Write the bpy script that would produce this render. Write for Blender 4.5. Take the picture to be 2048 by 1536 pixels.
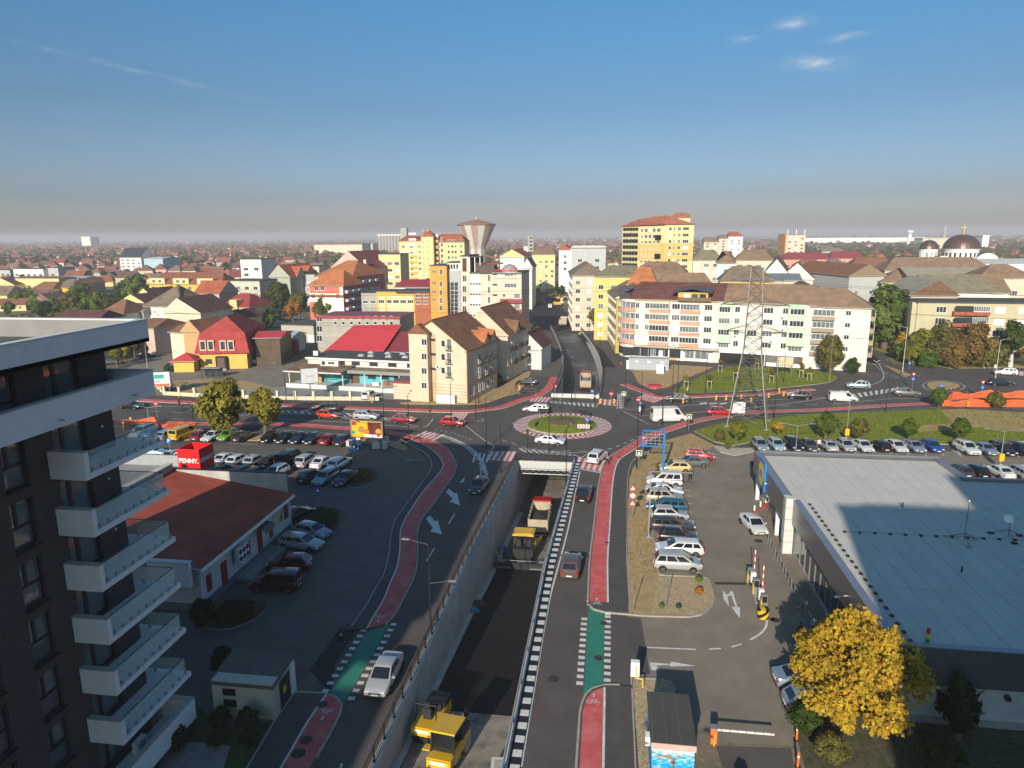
import bpy, bmesh, math, random
from mathutils import Vector, Matrix
from mathutils.geometry import tessellate_polygon
R=math.radians; PI=math.pi
random.seed(7)
S=bpy.context.scene; C=S.collection
for o in list(bpy.data.objects): bpy.data.objects.remove(o)
# ------------------------------------------------------------------ camera
FPX=1400.; HOR=472.; CAMH=31.; ROLL=0.0073; YAW=R(8)
PITCH=math.atan((768-HOR)/FPX)
cam=bpy.data.cameras.new('camera'); co=bpy.data.objects.new('camera',cam); C.objects.link(co)
cam.sensor_fit='HORIZONTAL'; cam.sensor_width=36; cam.lens=36*FPX/2048; cam.clip_start=.5; cam.clip_end=30000
co.location=(0,0,CAMH)
co.rotation_euler=(Matrix.Rotation(YAW,3,'Z')@Matrix.Rotation(PI/2-PITCH,3,'X')@Matrix.Rotation(-ROLL,3,'Z')).to_euler()
S.camera=co
# ------------------------------------------------------------------ light
SUN_AZ=9.6; SUN_EL=22.; HAZE=.00027
w=bpy.data.worlds.new('World'); S.world=w; w.use_nodes=True
nt=w.node_tree; bg=nt.nodes['Background']
sky=nt.nodes.new('ShaderNodeTexSky'); sky.sky_type='NISHITA'; sky.sun_disc=False
sky.sun_elevation=R(SUN_EL); sky.sun_rotation=R(180+SUN_AZ)
sky.altitude=100; sky.air_density=1.0; sky.dust_density=2.0; sky.ozone_density=1.5
# thin haze reddens and dims the sky towards the horizon, alike all round; a few wisps of cirrus
def wn(k,**d):
 x=nt.nodes.new(k)
 for q,v in d.items(): setattr(x,q,v)
 return x
def lk(v,s):
 if isinstance(v,bpy.types.NodeSocket): nt.links.new(v,s)
 else: s.default_value=v
def ma(op,a,b=0.): x=wn('ShaderNodeMath',operation=op); lk(a,x.inputs[0]); lk(b,x.inputs[1]); return x.outputs[0]
def dot(v,e): x=wn('ShaderNodeVectorMath',operation='DOT_PRODUCT'); lk(v,x.inputs[0]); x.inputs[1].default_value=e; return x.outputs['Value']
tcw=wn('ShaderNodeTexCoord'); dirv=tcw.outputs['Generated']; sz=wn('ShaderNodeSeparateXYZ'); lk(dirv,sz.inputs[0])
crp=wn('ShaderNodeValToRGB'); els=crp.color_ramp.elements; lk(ma('MULTIPLY',sz.outputs[2],2.),crp.inputs[0])
STOPS=((.0,(.95,.92,1.)),(.025,(.80,.79,.98)),(.10,(.48,.52,.70)),(.33,(.335,.474,.585)),(.62,(.296,.592,.745)),(1.,(.29,.58,.74)))
els[0].position,els[0].color=STOPS[0][0],(*STOPS[0][1],1); els[1].position,els[1].color=1.,(*STOPS[-1][1],1)
for p_,c_ in STOPS[1:-1]: e_=els.new(p_); e_.color=(*c_,1)
mxs=wn('ShaderNodeMix',data_type='RGBA',blend_type='MULTIPLY'); mxs.inputs[0].default_value=1.; lk(sky.outputs[0],mxs.inputs[6]); lk(crp.outputs[0],mxs.inputs[7])
def _dir(px,py):
 a_=(px-1024)/FPX; b_=(py-768)/FPX; return (co.rotation_euler.to_matrix()@Vector((a_,-b_,-1.))).normalized()
nzc=wn('ShaderNodeTexNoise'); mpc=wn('ShaderNodeMapping'); mpc.inputs['Scale'].default_value=(26,26,95); lk(dirv,mpc.inputs[0]); lk(mpc.outputs[0],nzc.inputs['Vector']); nzc.inputs['Scale'].default_value=1.; nzc.inputs['Detail'].default_value=8; nzc.inputs['Roughness'].default_value=.65
wsp=None
for p0_,p1_,ww_,am_ in (((1550,52),(1630,42),.0065,.6),((1455,82),(1512,72),.0055,.45),((1655,80),(1735,64),.0045,.45),((1578,128),(1690,124),.0085,.6),((20,80),(480,192),.0035,.22)):
 A_,B_=_dir(*p0_),_dir(*p1_); c_=((A_+B_)/2).normalized(); e1=(B_-A_).normalized(); e2=c_.cross(e1).normalized(); la=(B_-A_).length*.52
 q=ma('ADD',ma('POWER',ma('ABSOLUTE',ma('DIVIDE',dot(dirv,e1),la)),2.),ma('POWER',ma('ABSOLUTE',ma('DIVIDE',dot(dirv,e2),ww_)),2.)); g_=ma('MULTIPLY',ma('POWER',2.718,ma('MULTIPLY',q,-1.3)),ma('MULTIPLY',ma('GREATER_THAN',dot(dirv,c_),0.),am_)); wsp=g_ if wsp is None else ma('ADD',wsp,g_)
nm_=wn('ShaderNodeMapRange'); nm_.inputs[1].default_value=.38; nm_.inputs[2].default_value=.68; lk(nzc.outputs['Fac'],nm_.inputs[0])
mxc=wn('ShaderNodeMix',data_type='RGBA'); lk(ma('MULTIPLY',wsp,nm_.outputs[0]),mxc.inputs[0]); lk(mxs.outputs[2],mxc.inputs[6]); mxc.inputs[7].default_value=(4.6,4.7,4.9,1)
nt.links.new(mxc.outputs[2],bg.inputs[0]); bg.inputs[1].default_value=0.10
sl=bpy.data.lights.new('sun','SUN'); sl.energy=3.8; sl.angle=R(.5); sl.color=(1,.89,.74)
so=bpy.data.objects.new('sun',sl); C.objects.link(so)
so.rotation_euler=Vector((math.sin(R(SUN_AZ))*math.cos(R(SUN_EL)),math.cos(R(SUN_AZ))*math.cos(R(SUN_EL)),-math.sin(R(SUN_EL)))).to_track_quat('-Z','Y').to_euler()
S.view_settings.view_transform='Standard'; S.view_settings.look='None'; S.view_settings.gamma=1
S.view_settings.exposure=0.7
S.render.engine='CYCLES'
cy=S.cycles; cy.use_denoising=True; cy.max_bounces=6; cy.diffuse_bounces=2; cy.glossy_bounces=2; cy.transmission_bounces=4; cy.transparent_max_bounces=8; cy.volume_bounces=0
cy.caustics_reflective=False; cy.caustics_refractive=False
# ------------------------------------------------------------------ survey helpers: image measurements -> metres on the ground
_cp,_sp,_cr,_sr=math.cos(PITCH),math.sin(PITCH),math.cos(ROLL),math.sin(ROLL); _cy,_sy=math.cos(YAW),math.sin(YAW)
def ray(px,py):
 a=(px-1024)/FPX; b=(py-768)/FPX
 x=a*_cr-b*_sr; y=a*_sr+b*_cr
 X,Y,Z=x,_cp-y*_sp,-(_sp+y*_cp)
 return (X*_cy-Y*_sy, X*_sy+Y*_cy, Z)
def G(px,py,z=0.):
 d=ray(px,py); t=(z-CAMH)/d[2]; return (d[0]*t,d[1]*t)
def onX(px,py,x):
 d=ray(px,py); t=x/d[0]; return (d[1]*t,CAMH+d[2]*t)
def onY(px,py,y):
 d=ray(px,py); t=y/d[1]; return (d[0]*t,CAMH+d[2]*t)
def PXY(x,y,z):
 X=x*_cy+y*_sy; Y=-x*_sy+y*_cy; z-=CAMH
 dep=Y*_cp-z*_sp; yy=(-z*_cp-Y*_sp)/dep; xx=X/dep
 return (1024+(xx*_cr+yy*_sr)*FPX, 768+(-xx*_sr+yy*_cr)*FPX)
def TOPZ(x,y,py):
 lo,hi=-10.,300.
 for _ in range(45):
  m=(lo+hi)/2
  if PXY(x,y,m)[1]>py: lo=m
  else: hi=m
 return lo
# ------------------------------------------------------------------ materials
MATS={}
def mat(name,col,rough=.8,var=.12,scale=3.,bump=0.,metal=0.,spec=.3,objcol=False,stain=0.,coat=0.,vattr=False,scol=None,sscale=.4,alpha=1.,trans=0.,emit=0.):
 if name in MATS: return MATS[name]
 m=bpy.data.materials.new(name); m.use_nodes=True; n=m.node_tree.nodes; l=m.node_tree.links
 p=n['Principled BSDF']; p.inputs['Roughness'].default_value=rough; p.inputs['Metallic'].default_value=metal
 p.inputs['Specular IOR Level'].default_value=spec
 if coat: p.inputs['Coat Weight'].default_value=coat; p.inputs['Coat Roughness'].default_value=.05
 if alpha<1: p.inputs['Alpha'].default_value=alpha
 if trans: p.inputs['Transmission Weight'].default_value=trans
 src=None
 if objcol:
  oi=n.new('ShaderNodeObjectInfo'); src=oi.outputs['Color']
 tc=n.new('ShaderNodeTexCoord')
 def mixc(a,b,f,mode='MIX'):
  x=n.new('ShaderNodeMix'); x.data_type='RGBA'; x.blend_type=mode
  for s,v in ((x.inputs[6],a),(x.inputs[7],b),(x.inputs[0],f)):
   if hasattr(v,'links') or isinstance(v,bpy.types.NodeSocket): l.new(v,s)
   elif isinstance(v,(int,float)): s.default_value=v
   else: s.default_value=(*v[:3],1)
  return x.outputs[2]
 cur=src if src is not None else col
 if var>0:
  nz=n.new('ShaderNodeTexNoise'); nz.inputs['Scale'].default_value=scale; nz.inputs['Detail'].default_value=5
  l.new(tc.outputs['Object'],nz.inputs['Vector'])
  mr=n.new('ShaderNodeMapRange'); mr.inputs[1].default_value=.3; mr.inputs[2].default_value=.7; mr.inputs[3].default_value=1-var; mr.inputs[4].default_value=1+var
  l.new(nz.outputs['Fac'],mr.inputs[0])
  cb=n.new('ShaderNodeCombineColor')
  for i in range(3): l.new(mr.outputs[0],cb.inputs[i])
  cur=mixc(cur,cb.outputs[0],1.,'MULTIPLY')
 if stain>0:
  n2=n.new('ShaderNodeTexNoise'); n2.inputs['Scale'].default_value=sscale; n2.inputs['Detail'].default_value=6; n2.inputs['Roughness'].default_value=.65
  l.new(tc.outputs['Object'],n2.inputs['Vector'])
  m2=n.new('ShaderNodeMapRange'); m2.inputs[1].default_value=.48; m2.inputs[2].default_value=.68; m2.inputs[3].default_value=0; m2.inputs[4].default_value=stain
  l.new(n2.outputs['Fac'],m2.inputs[0])
  cur=mixc(cur,scol or tuple(c*.45 for c in col),m2.outputs[0])
 if vattr:
  at=n.new('ShaderNodeAttribute'); at.attribute_name='var'
  cur=mixc(cur,at.outputs['Color'],1.,'MULTIPLY')
 if isinstance(cur,bpy.types.NodeSocket): l.new(cur,p.inputs['Base Color'])
 else: p.inputs['Base Color'].default_value=(*cur,1)
 if bump>0:
  nb=n.new('ShaderNodeTexNoise'); nb.inputs['Scale'].default_value=scale*4; nb.inputs['Detail'].default_value=4
  l.new(tc.outputs['Object'],nb.inputs['Vector'])
  b=n.new('ShaderNodeBump'); b.inputs['Strength'].default_value=bump; b.inputs['Distance'].default_value=.03
  l.new(nb.outputs['Fac'],b.inputs['Height']); l.new(b.outputs[0],p.inputs['Normal'])
 if emit: p.inputs['Emission Color'].default_value=(*col,1); p.inputs['Emission Strength'].default_value=emit
 MATS[name]=m; return m
def stripes(name,c1,c2,width,axis=0,frac=.5,rough=.7,rot=0.,coord='Object'):
 if name in MATS: return MATS[name]
 m=mat(name,c1,rough,0); n=m.node_tree.nodes; l=m.node_tree.links; p=n['Principled BSDF']
 tc=n.new('ShaderNodeTexCoord'); mp=n.new('ShaderNodeMapping'); mp.inputs['Rotation'].default_value=(0,0,rot) if axis<2 else (0,rot,0)
 sx=n.new('ShaderNodeSeparateXYZ'); l.new(tc.outputs[coord],mp.inputs[0]); l.new(mp.outputs[0],sx.inputs[0])
 d=n.new('ShaderNodeMath'); d.operation='DIVIDE'; d.inputs[1].default_value=width; l.new(sx.outputs[axis],d.inputs[0])
 f=n.new('ShaderNodeMath'); f.operation='FRACT'; l.new(d.outputs[0],f.inputs[0])
 g=n.new('ShaderNodeMath'); g.operation='GREATER_THAN'; g.inputs[1].default_value=frac; l.new(f.outputs[0],g.inputs[0])
 x=n.new('ShaderNodeMix'); x.data_type='RGBA'; x.inputs[6].default_value=(*c1,1); x.inputs[7].default_value=(*c2,1); l.new(g.outputs[0],x.inputs[0])
 l.new(x.outputs[2],p.inputs['Base Color']); return m
M=mat
asph=M('asphalt',(.092,.079,.073),.85,.12,.35,.15,stain=.55,scol=(.13,.112,.10),sscale=.11)
asph_new=M('asphalt_new',(.022,.021,.022),.8,.12,2.,.3)
asph_lot=M('asphalt_lot',(.225,.188,.145),.88,.12,.5,.2,stain=.6,scol=(.155,.13,.104),sscale=.13)
asph_walk=M('asphalt_walk',(.078,.072,.068),.88,.10,1.5,.2,stain=.4,scol=(.11,.10,.092))
conc=M('concrete',(.36,.34,.31),.85,.14,1.2,.2,stain=.35,scol=(.2,.19,.17))
conc_l=M('concrete_light',(.55,.53,.49),.8,.1,1.,.1,stain=.25,scol=(.36,.33,.28))
kerb_m=M('kerb_stone',(.34,.31,.27),.85,.15,2.,.1)
red_m=M('cycle_red',(.55,.10,.10),.75,.12,1.2,.1,stain=.6,scol=(.62,.22,.19),sscale=.8)
green_m=M('cycle_green',(.028,.20,.145),.75,.12,1.2,.1,stain=.3,scol=(.05,.16,.13))
white_m=M('road_white',(.62,.61,.58),.7,.16,2.5,.1,stain=.3,scol=(.35,.33,.3),sscale=1.5)
sand_m=M('bare_soil',(.40,.275,.135),.95,.16,1.3,.4,stain=.45,scol=(.26,.19,.09),sscale=.5)
gravel_m=M('gravel',(.42,.32,.19),.95,.4,7.,.8,stain=.2)
grass_m=M('grass',(.16,.19,.018),.95,.25,1.6,.6,stain=.5,scol=(.24,.20,.03),sscale=.35)
terrain_m=M('terrain',(.16,.135,.075),.95,.35,.02,.0,stain=.6,scol=(.085,.095,.04),sscale=.012)
paver_m=M('pavers',(.26,.25,.24),.85,.2,3.,.2,stain=.4,scol=(.15,.15,.16),sscale=1.2)
black_m=M('black_metal',(.018,.018,.02),.45,0,spec=.4)
grey_m=M('grey_metal',(.38,.39,.4),.4,.08,2.,metal=.6)
steel_m=M('galvanised',(.22,.195,.17),.5,.15,1.,metal=.5)
wht=M('white_paint',(.78,.77,.74),.5,.05,1.)
dark=M('dark_gap',(.012,.012,.013),.6,0)
glass_m=M('window_glass',(.035,.045,.055),.06,.25,.6,spec=.9)
glass_l=M('window_glass_light',(.14,.16,.17),.12,.3,.8,spec=.8)
blind_m=M('blind_white',(.72,.71,.68),.6,.04,2.)
frame_w=M('window_frame',(.74,.73,.70),.5,0)
frame_d=M('window_frame_dark',(.025,.024,.025),.45,0)
redp=M('red_paint',(.55,.02,.02),.5,.05,2.)
yel=M('machine_yellow',(.72,.42,.02),.45,.06,2.,coat=.3)
tyre_m=M('tyre',(.018,.018,.019),.85,.1,8.)
orange_m=M('safety_orange',(.75,.16,.03),.6,.05,4.)
blue_sign=M('sign_blue',(.015,.10,.42),.45,0)
# ------------------------------------------------------------------ mesh helpers
class MB:
 def __init__(s): s.v=[]; s.f=[]; s.m=[]
 def add(s,vs,fs,mi=0):
  b=len(s.v); s.v+= [tuple(v) for v in vs]; s.f+=[tuple(b+i for i in f) for f in fs]; s.m+=[mi]*len(fs); return s
 def box(s,c,d,mi=0,rz=0.,rx=0.,ry=0.):
  hx,hy,hz=d[0]/2,d[1]/2,d[2]/2
  vs=[Vector((sx*hx,sy*hy,sz*hz)) for sz in (-1,1) for sx,sy in ((-1,-1),(1,-1),(1,1),(-1,1))]
  if rz or rx or ry:
   m=Matrix.Rotation(rz,3,'Z')@Matrix.Rotation(ry,3,'Y')@Matrix.Rotation(rx,3,'X'); vs=[m@v for v in vs]
  c=Vector(c); return s.add([v+c for v in vs],[(3,2,1,0),(4,5,6,7),(0,1,5,4),(1,2,6,5),(2,3,7,6),(3,0,4,7)],mi)
 def b(s,x0,x1,y0,y1,z0,z1,mi=0): return s.box(((x0+x1)/2,(y0+y1)/2,(z0+z1)/2),(x1-x0,y1-y0,z1-z0),mi)
 def quad(s,a,b,c,d,mi=0): return s.add([a,b,c,d],[(0,1,2,3)],mi)
 def prism(s,poly,z0,z1,mi=0,side=None,bottom=True):
  n=len(poly); tri=tessellate_polygon([[Vector((p[0],p[1],0)) for p in poly]])
  ar=sum(poly[i][0]*poly[(i+1)%n][1]-poly[(i+1)%n][0]*poly[i][1] for i in range(n))
  if ar<0: poly=poly[::-1]; tri=tessellate_polygon([[Vector((p[0],p[1],0)) for p in poly]])
  vs=[(p[0],p[1],z1) for p in poly];
  def up(t):
   a,b,c=(poly[i] for i in t)
   return t if (b[0]-a[0])*(c[1]-a[1])-(b[1]-a[1])*(c[0]-a[0])>0 else t[::-1]
  tri=[up(t) for t in tri]
  s.add(vs,tri,mi)
  if z0<z1:
   s.add([(p[0],p[1],z) for z in (z0,z1) for p in poly],[(i,(i+1)%n,n+(i+1)%n,n+i) for i in range(n)],mi if side is None else side)
   if bottom: s.add([(p[0],p[1],z0) for p in poly],[t[::-1] for t in tri],mi if side is None else side)
  return s
 def cyl(s,p0,p1,r0,r1=None,n=8,mi=0,cap=True):
  r1=r0 if r1 is None else r1; p0,p1=Vector(p0),Vector(p1); d=p1-p0
  q=d.to_track_quat('Z','Y'); vs=[]
  for p,r in ((p0,r0),(p1,r1)):
   for i in range(n):
    a=2*PI*i/n; vs.append(p+q@Vector((r*math.cos(a),r*math.sin(a),0)))
  fs=[(i,(i+1)%n,n+(i+1)%n,n+i) for i in range(n)]
  if cap: fs+=[tuple(range(n))[::-1],tuple(range(n,2*n))]
  return s.add(vs,fs,mi)
 def tube(s,pts,r,n=6,mi=0):
  for a,b in zip(pts,pts[1:]): s.cyl(a,b,r,r,n,mi)
  return s
 def lathe(s,prof,n=24,mi=0,c=(0,0)):
  vs=[(c[0]+r*math.cos(2*PI*i/n),c[1]+r*math.sin(2*PI*i/n),z) for r,z in prof for i in range(n)]
  fs=[(k*n+i,k*n+(i+1)%n,(k+1)*n+(i+1)%n,(k+1)*n+i) for k in range(len(prof)-1) for i in range(n)]
  return s.add(vs,fs,mi)
 def mesh(s,name,mats,smooth=None):
  me=bpy.data.meshes.new(name); me.from_pydata(s.v,[],s.f)
  for m in (mats if isinstance(mats,(list,tuple)) else [mats]): me.materials.append(m)
  if any(s.m): me.polygons.foreach_set('material_index',s.m)
  if smooth is not None:
   me.polygons.foreach_set('use_smooth',[True]*len(s.f)); me.set_sharp_from_angle(angle=R(smooth))
  me.update(); return me
 def build(s,name,mats,parent=None,loc=(0,0,0),rz=0.,smooth=None): return link(name,s.mesh(name,mats,smooth),parent,loc,rz)
def link(name,me,parent=None,loc=(0,0,0),rz=0.,scale=None,color=None):
 o=bpy.data.objects.new(name,me); C.objects.link(o); o.location=loc; o.rotation_euler=(0,0,rz)
 if parent is not None: o.parent=parent
 if scale is not None: o.scale=scale if hasattr(scale,'__len__') else (scale,)*3
 if color is not None: o.color=(*color[:3],1)
 return o
def tag(o,label,cat,group=None,kind=None):
 o['label']=label; o['category']=cat
 if group: o['group']=group
 if kind: o['kind']=kind
 return o
def thing(name,label,cat,loc=(0,0,0),rz=0.,group=None):
 return tag(link(name,None,None,loc,rz),label,cat,group)
def struct(o): o['kind']='structure'; return o
def stuff(o,label=None):
 o['kind']='stuff'
 if label: o['label']=label
 return o
def copytree(o,parent=None):
 c=o.copy(); C.objects.link(c); c.parent=parent
 for ch in o.children: copytree(ch,c)
 return c
def smooth(pts,k=6,closed=False):
 pts=[Vector((p[0],p[1])) for p in pts]; n=len(pts); out=[]
 rng=range(n) if closed else range(n-1)
 for i in rng:
  if closed: p0,p1,p2,p3=(pts[(i+j)%n] for j in (-1,0,1,2))
  else: p0,p1,p2,p3=pts[max(i-1,0)],pts[i],pts[i+1],pts[min(i+2,n-1)]
  for j in range(k):
   t=j/k; out.append(.5*((2*p1)+(p2-p0)*t+(2*p0-5*p1+4*p2-p3)*t*t+(3*p1-p0-3*p2+p3)*t**3))
 if not closed: out.append(pts[-1])
 return [tuple(p) for p in out]
def offs(line,d):
 out=[]
 for i,p in enumerate(line):
  a=Vector(line[max(i-1,0)]); b=Vector(line[min(i+1,len(line)-1)]); t=(b-a)
  if t.length<1e-6: t=Vector((1,0))
  t.normalize(); out.append((p[0]+t.y*d,p[1]-t.x*d))   # +d = to the right of travel
 return out
def band(line,d0,d1): return offs(line,d0)+offs(line,d1)[::-1]
def strip(mb,a,b,z,mi=0,z0=None):
 """ruled sheet between two equally long lines, optional skirt down to z0"""
 n=min(len(a),len(b)); za=z if callable(z) else (lambda p:z)
 vs=[(p[0],p[1],za(p)) for p in a[:n]]+[(p[0],p[1],za(p)) for p in b[:n]]
 mb.add(vs,[(i,n+i,n+i+1,i+1) for i in range(n-1)],mi)
 if z0 is not None:
  for L in (a[:n],b[:n]):
   mb.add([(p[0],p[1],z0) for p in L]+[(p[0],p[1],za(p)) for p in L],[(i,i+1,n+i+1,n+i) for i in range(n-1)],mi)
   mb.add([(p[0],p[1],z0) for p in L]+[(p[0],p[1],za(p)) for p in L],[(n+i,n+i+1,i+1,i) for i in range(n-1)],mi) if False else None
 return mb
def ribbon(mb,line,d0,d1,z,mi=0,z0=None): return strip(mb,offs(line,d0),offs(line,d1),z,mi,z0)
def resample(line,step):
 out=[Vector(line[0])]; acc=0
 for a,b in zip(line,line[1:]):
  a,b=Vector(a),Vector(b); L=(b-a).length; t=step-acc
  while t<=L and L>0: out.append(a+(b-a)*(t/L)); t+=step
  acc=(acc+L)%step if L>0 else acc
 return [tuple(p) for p in out]
def dashes(mb,line,on,off,w,z,mi=0,start=0.):
 ln=resample(line,.25); n0=int(start/.25); non=max(1,int(on/.25)); nof=max(1,int(off/.25)); i=n0
 while i+1<len(ln):
  seg=ln[i:i+non+1]
  if len(seg)>1: ribbon(mb,seg,-w/2,w/2,z,mi)
  i+=non+nof
GP=lambda pts,z=0.:[G(p[0],p[1],z) for p in pts]
GS=lambda pts,k=5,z=0.:smooth(GP(pts,z),k)
# ------------------------------------------------------------------ figures (bodies grown over a skeleton, one per pose)
def figure(pose):
 J=dict(pel=(0,0,.95),sp=(0,.01,1.2),ch=(0,0,1.4),nk=(0,0,1.53),hd=(0,-.01,1.66),ht=(0,0,1.76))
 sx=.19; st=.0 if pose!='walk' else .26; lean=0
 pts=[('pel',J['pel'],.135),('sp',J['sp'],.13),('ch',J['ch'],.145),('nk',J['nk'],.055),('hd',J['hd'],.095),('ht',J['ht'],.06)]; ed=[(0,1),(1,2),(2,3),(3,4),(4,5)]
 def add(p,r,par): pts.append(('x',p,r)); ed.append((par,len(pts)-1)); return len(pts)-1
 for s_ in (1,-1):
  a=add((s_*.185,0,1.43),.062,2)
  if pose=='cross': b=add((s_*.24,-.10,1.2),.05,a); c_=add((-s_*.03,-.24,1.22),.042,b); add((-s_*.1,-.25,1.23),.035,c_)
  elif pose=='reach' and s_>0: b=add((.36,-.18,1.42),.05,a); c_=add((.52,-.4,1.42),.04,b); add((.57,-.47,1.43),.035,c_)
  else: b=add((s_*.25,.03 if pose!='walk' else s_*.12,1.16),.05,a); c_=add((s_*.26,-.06 if pose!='walk' else s_*.16-.08,.92),.04,b); d=add((s_*.26,-.09 if pose!='walk' else s_*.18-.12,.84),.036,c_)
  h=add((s_*.095,0,.9),.095,0); k=add((s_*.105,-.03+s_*st*.5*(1),.5),.068,h); f=add((s_*.11,.02+s_*st,.09),.048,k); add((s_*.12,-.13+s_*st,.04),.042,f)
 me=bpy.data.meshes.new('body'); me.from_pydata([p[1] for p in pts],ed,[]); o=bpy.data.objects.new('body',me); C.objects.link(o)
 sk=o.modifiers.new('s','SKIN'); sv=me.skin_vertices[0].data
 for i,p in enumerate(pts): sv[i].radius=(p[2],p[2]*(.75 if i in(0,1,2) else 1.)); sv[i].use_root=(i==0)
 o.modifiers.new('u','SUBSURF').levels=1; dg=bpy.context.evaluated_depsgraph_get(); m2=bpy.data.meshes.new_from_object(o.evaluated_get(dg)); bpy.data.objects.remove(o)
 m2.materials.clear()
 for _ in range(5): m2.materials.append(None)
 for p in m2.polygons:
  x,y,zc=p.center; k=1
  if zc<.11: k=4
  elif zc<.93 and abs(x)<.22: k=2
  elif zc>1.5: k=3 if (zc>1.70 or y>.035) else 0
  elif abs(x)>.2 and zc<.9: k=0
  p.material_index=k; p.use_smooth=True
 return m2
FIG={p:figure(p) for p in ('stand','walk','cross','reach')}; PE=[]
def person(c,z,rz,top,leg,label,pose='stand',hair=(.03,.022,.018),scale=1.,shoe=(.03,.03,.03)):
 m2=FIG[pose].copy(); nm='%02d'%len(PE); PE.append(1)
 for i_,m_ in enumerate((M('skin',(.45,.27,.19),.6,.05),M('cloth_top'+nm,top,.9,.15,6.),M('cloth_leg'+nm,leg,.9,.15,6.),M('hair'+nm,hair,.8,.1,8.),M('shoe'+nm,shoe,.7,0))): m2.materials[i_]=m_
 t=thing('person',label,'person',(c[0],c[1],z),rz); link('body',m2,t); return t
# ================================================================== GROUND, ROADS, PAVEMENTS
def XL(v): return -13.2 if v<62 else -13.2+.9*(v-62)/31.4
def XR(v): return -5.75 if v<62 else -5.75+1.15*(v-62)/31.4
def FZ(v):
 P=[(15,0.),(37,-2.4),(45.5,-3.5),(55,-4.75),(68.5,-6.4),(82,-7.2),(93.4,-7.5),(134,-7.0),(150,-6.0),(175,-3.9),(200,-2.1),(225,-.7),(243,0.)]
 for (a,za),(b,zb) in zip(P,P[1:]):
  if v<=b: return za+(zb-za)*(v-a)/(b-a)
 return 0.
vs1=[15,25,35,45,55,62,70,78,86,93.4]
hole1=[(XL(v),v) for v in vs1]+[(XR(v),v) for v in vs1[::-1]]
RR=smooth([(-2.0,134),(-1.7,146),(-1.76,163),(-3.5,188),(-8.0,222),(-11.5,243)],5)
RL=smooth([(-10.7,134),(-10.5,146),(-10.6,163),(-12.5,188),(-17.0,222),(-20.4,243)],5)
hole2=RL+RR[::-1]
def holed(name,outer,holes,z,m):
 rings=[[Vector((p[0],p[1],0)) for p in r] for r in [outer]+holes]; flat=[p for r in rings for p in r]
 tri=[t if (flat[t[1]]-flat[t[0]]).cross(flat[t[2]]-flat[t[0]]).z>0 else t[::-1] for t in tessellate_polygon(rings)]
 mb=MB(); mb.add([(p.x,p.y,z) for p in flat],tri); return struct(mb.build(name,m))
holed('ground',[(-9000,-3000),(9000,-3000),(9000,12000),(-9000,12000)],[hole1,hole2],-.03,terrain_m)
holed('road',[(-140,-20),(60,-20),(130,60),(150,150),(150,200),(60,176),(20,186),(5,200),(-5,250),(-30,250),(-26,200),(-24,160),(-30,132),(-60,138),(-140,150)],[hole1,hole2],0.,asph)
def poly(name,pts,z,m,z0=None,px=True,sm=0,parent=None,side=None):
 P=GP(pts) if px else pts
 if sm: P=smooth(P,sm,True)
 mb=MB(); mb.prism(P,z if z0 is None else z0,z,0,1 if side else None); return struct(mb.build(name,[m,side] if side else m,parent))
def kerb(name,line,wd=.16,h=.125,closed=False):
 """a row of kerb stones, each about a metre, as one run"""
 ln=resample(line+([line[0]] if closed else []),1.); mb=MB()
 for a,b in zip(ln,ln[1:]):
  d=Vector(b)-Vector(a); L=d.length
  if L<.1: continue
  mb.box(((a[0]+b[0])/2,(a[1]+b[1])/2,h/2),(L-.015,wd,h),0,math.atan2(d.y,d.x))
 return struct(mb.build(name,kerb_m))
# --- car park surfaces
poly('parking_ground_right',[(1256,1232),(1312,1103),(1292,1000),(1330,925),(1430,890),(1520,900),(2300,905),(2500,1100),(2100,1600),(1300,1600),(1262,1400),(1258,1290)],.004,asph_lot)
P_left=[(130,895),(520,888),(700,893),(770,890),(845,908),(860,935),(790,1042),(779,1110),(728,1217),(660,1330),(600,1420),(520,1536),(330,1536),(-60,1300),(-200,1000)]
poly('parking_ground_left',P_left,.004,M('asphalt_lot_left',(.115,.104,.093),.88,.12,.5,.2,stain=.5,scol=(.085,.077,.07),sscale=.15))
# --- near right: cycle lane, pavement, soil strip
def sidewalk(name,pts,m=asph_walk,h=.11,sm=0,k=True):
 P=GP(pts); P=smooth(P,sm,True) if sm else P
 mb=MB(); mb.prism(P,0.,h,0,1); return struct(mb.build(name,[m,kerb_m]))
# near piece, v<=43.9
mb=MB(); tip=[(-1.3,15),(-1.3,41.4),(-1.12,42.6),(-.75,43.5),(-.2,43.95),(.3,44.15),(2.05,44.3),(2.05,15)]
mb.prism(tip,0,.11,0,1); struct(mb.build('pavement',[asph_walk,kerb_m]))
mb=MB(); mb.prism([(-1.2,15),(-1.2,41.3),(-1.02,42.4),(-.65,43.3),(-.1,43.75),(.1,43.8),(.1,15)],.11,.115); struct(mb.build('cycle_lane',red_m))
mb=MB(); mb.b(.12,.28,15,43.9,.11,.116); struct(mb.build('lane_line',white_m))
kerb('kerb',[(-1.4,15),(-1.4,41.4),(-1.2,42.7),(-.8,43.65),(-.2,44.1),(.3,44.28),(2.15,44.45)])
kerb('kerb_edging',[(2.1,15),(2.1,44.3)],.12,.13)
mb=MB(); mb.prism([(-1.2,41.9),(-.95,43.1),(-.55,43.8),(.1,44.3),(.1,54.0),(-.4,54.2),(-.95,54.7),(-1.25,55.2)],.004,.006); struct(mb.build('cycle_crossing',green_m))
mb=MB()
for i in range(12):
 v=44.9+i*.78
 mb.b(.14,.62,v-.19,v+.19,.004,.010)
 mb.b(-1.78,-1.3,v-.6-.19,v-.6+.19,.004,.010)
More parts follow.
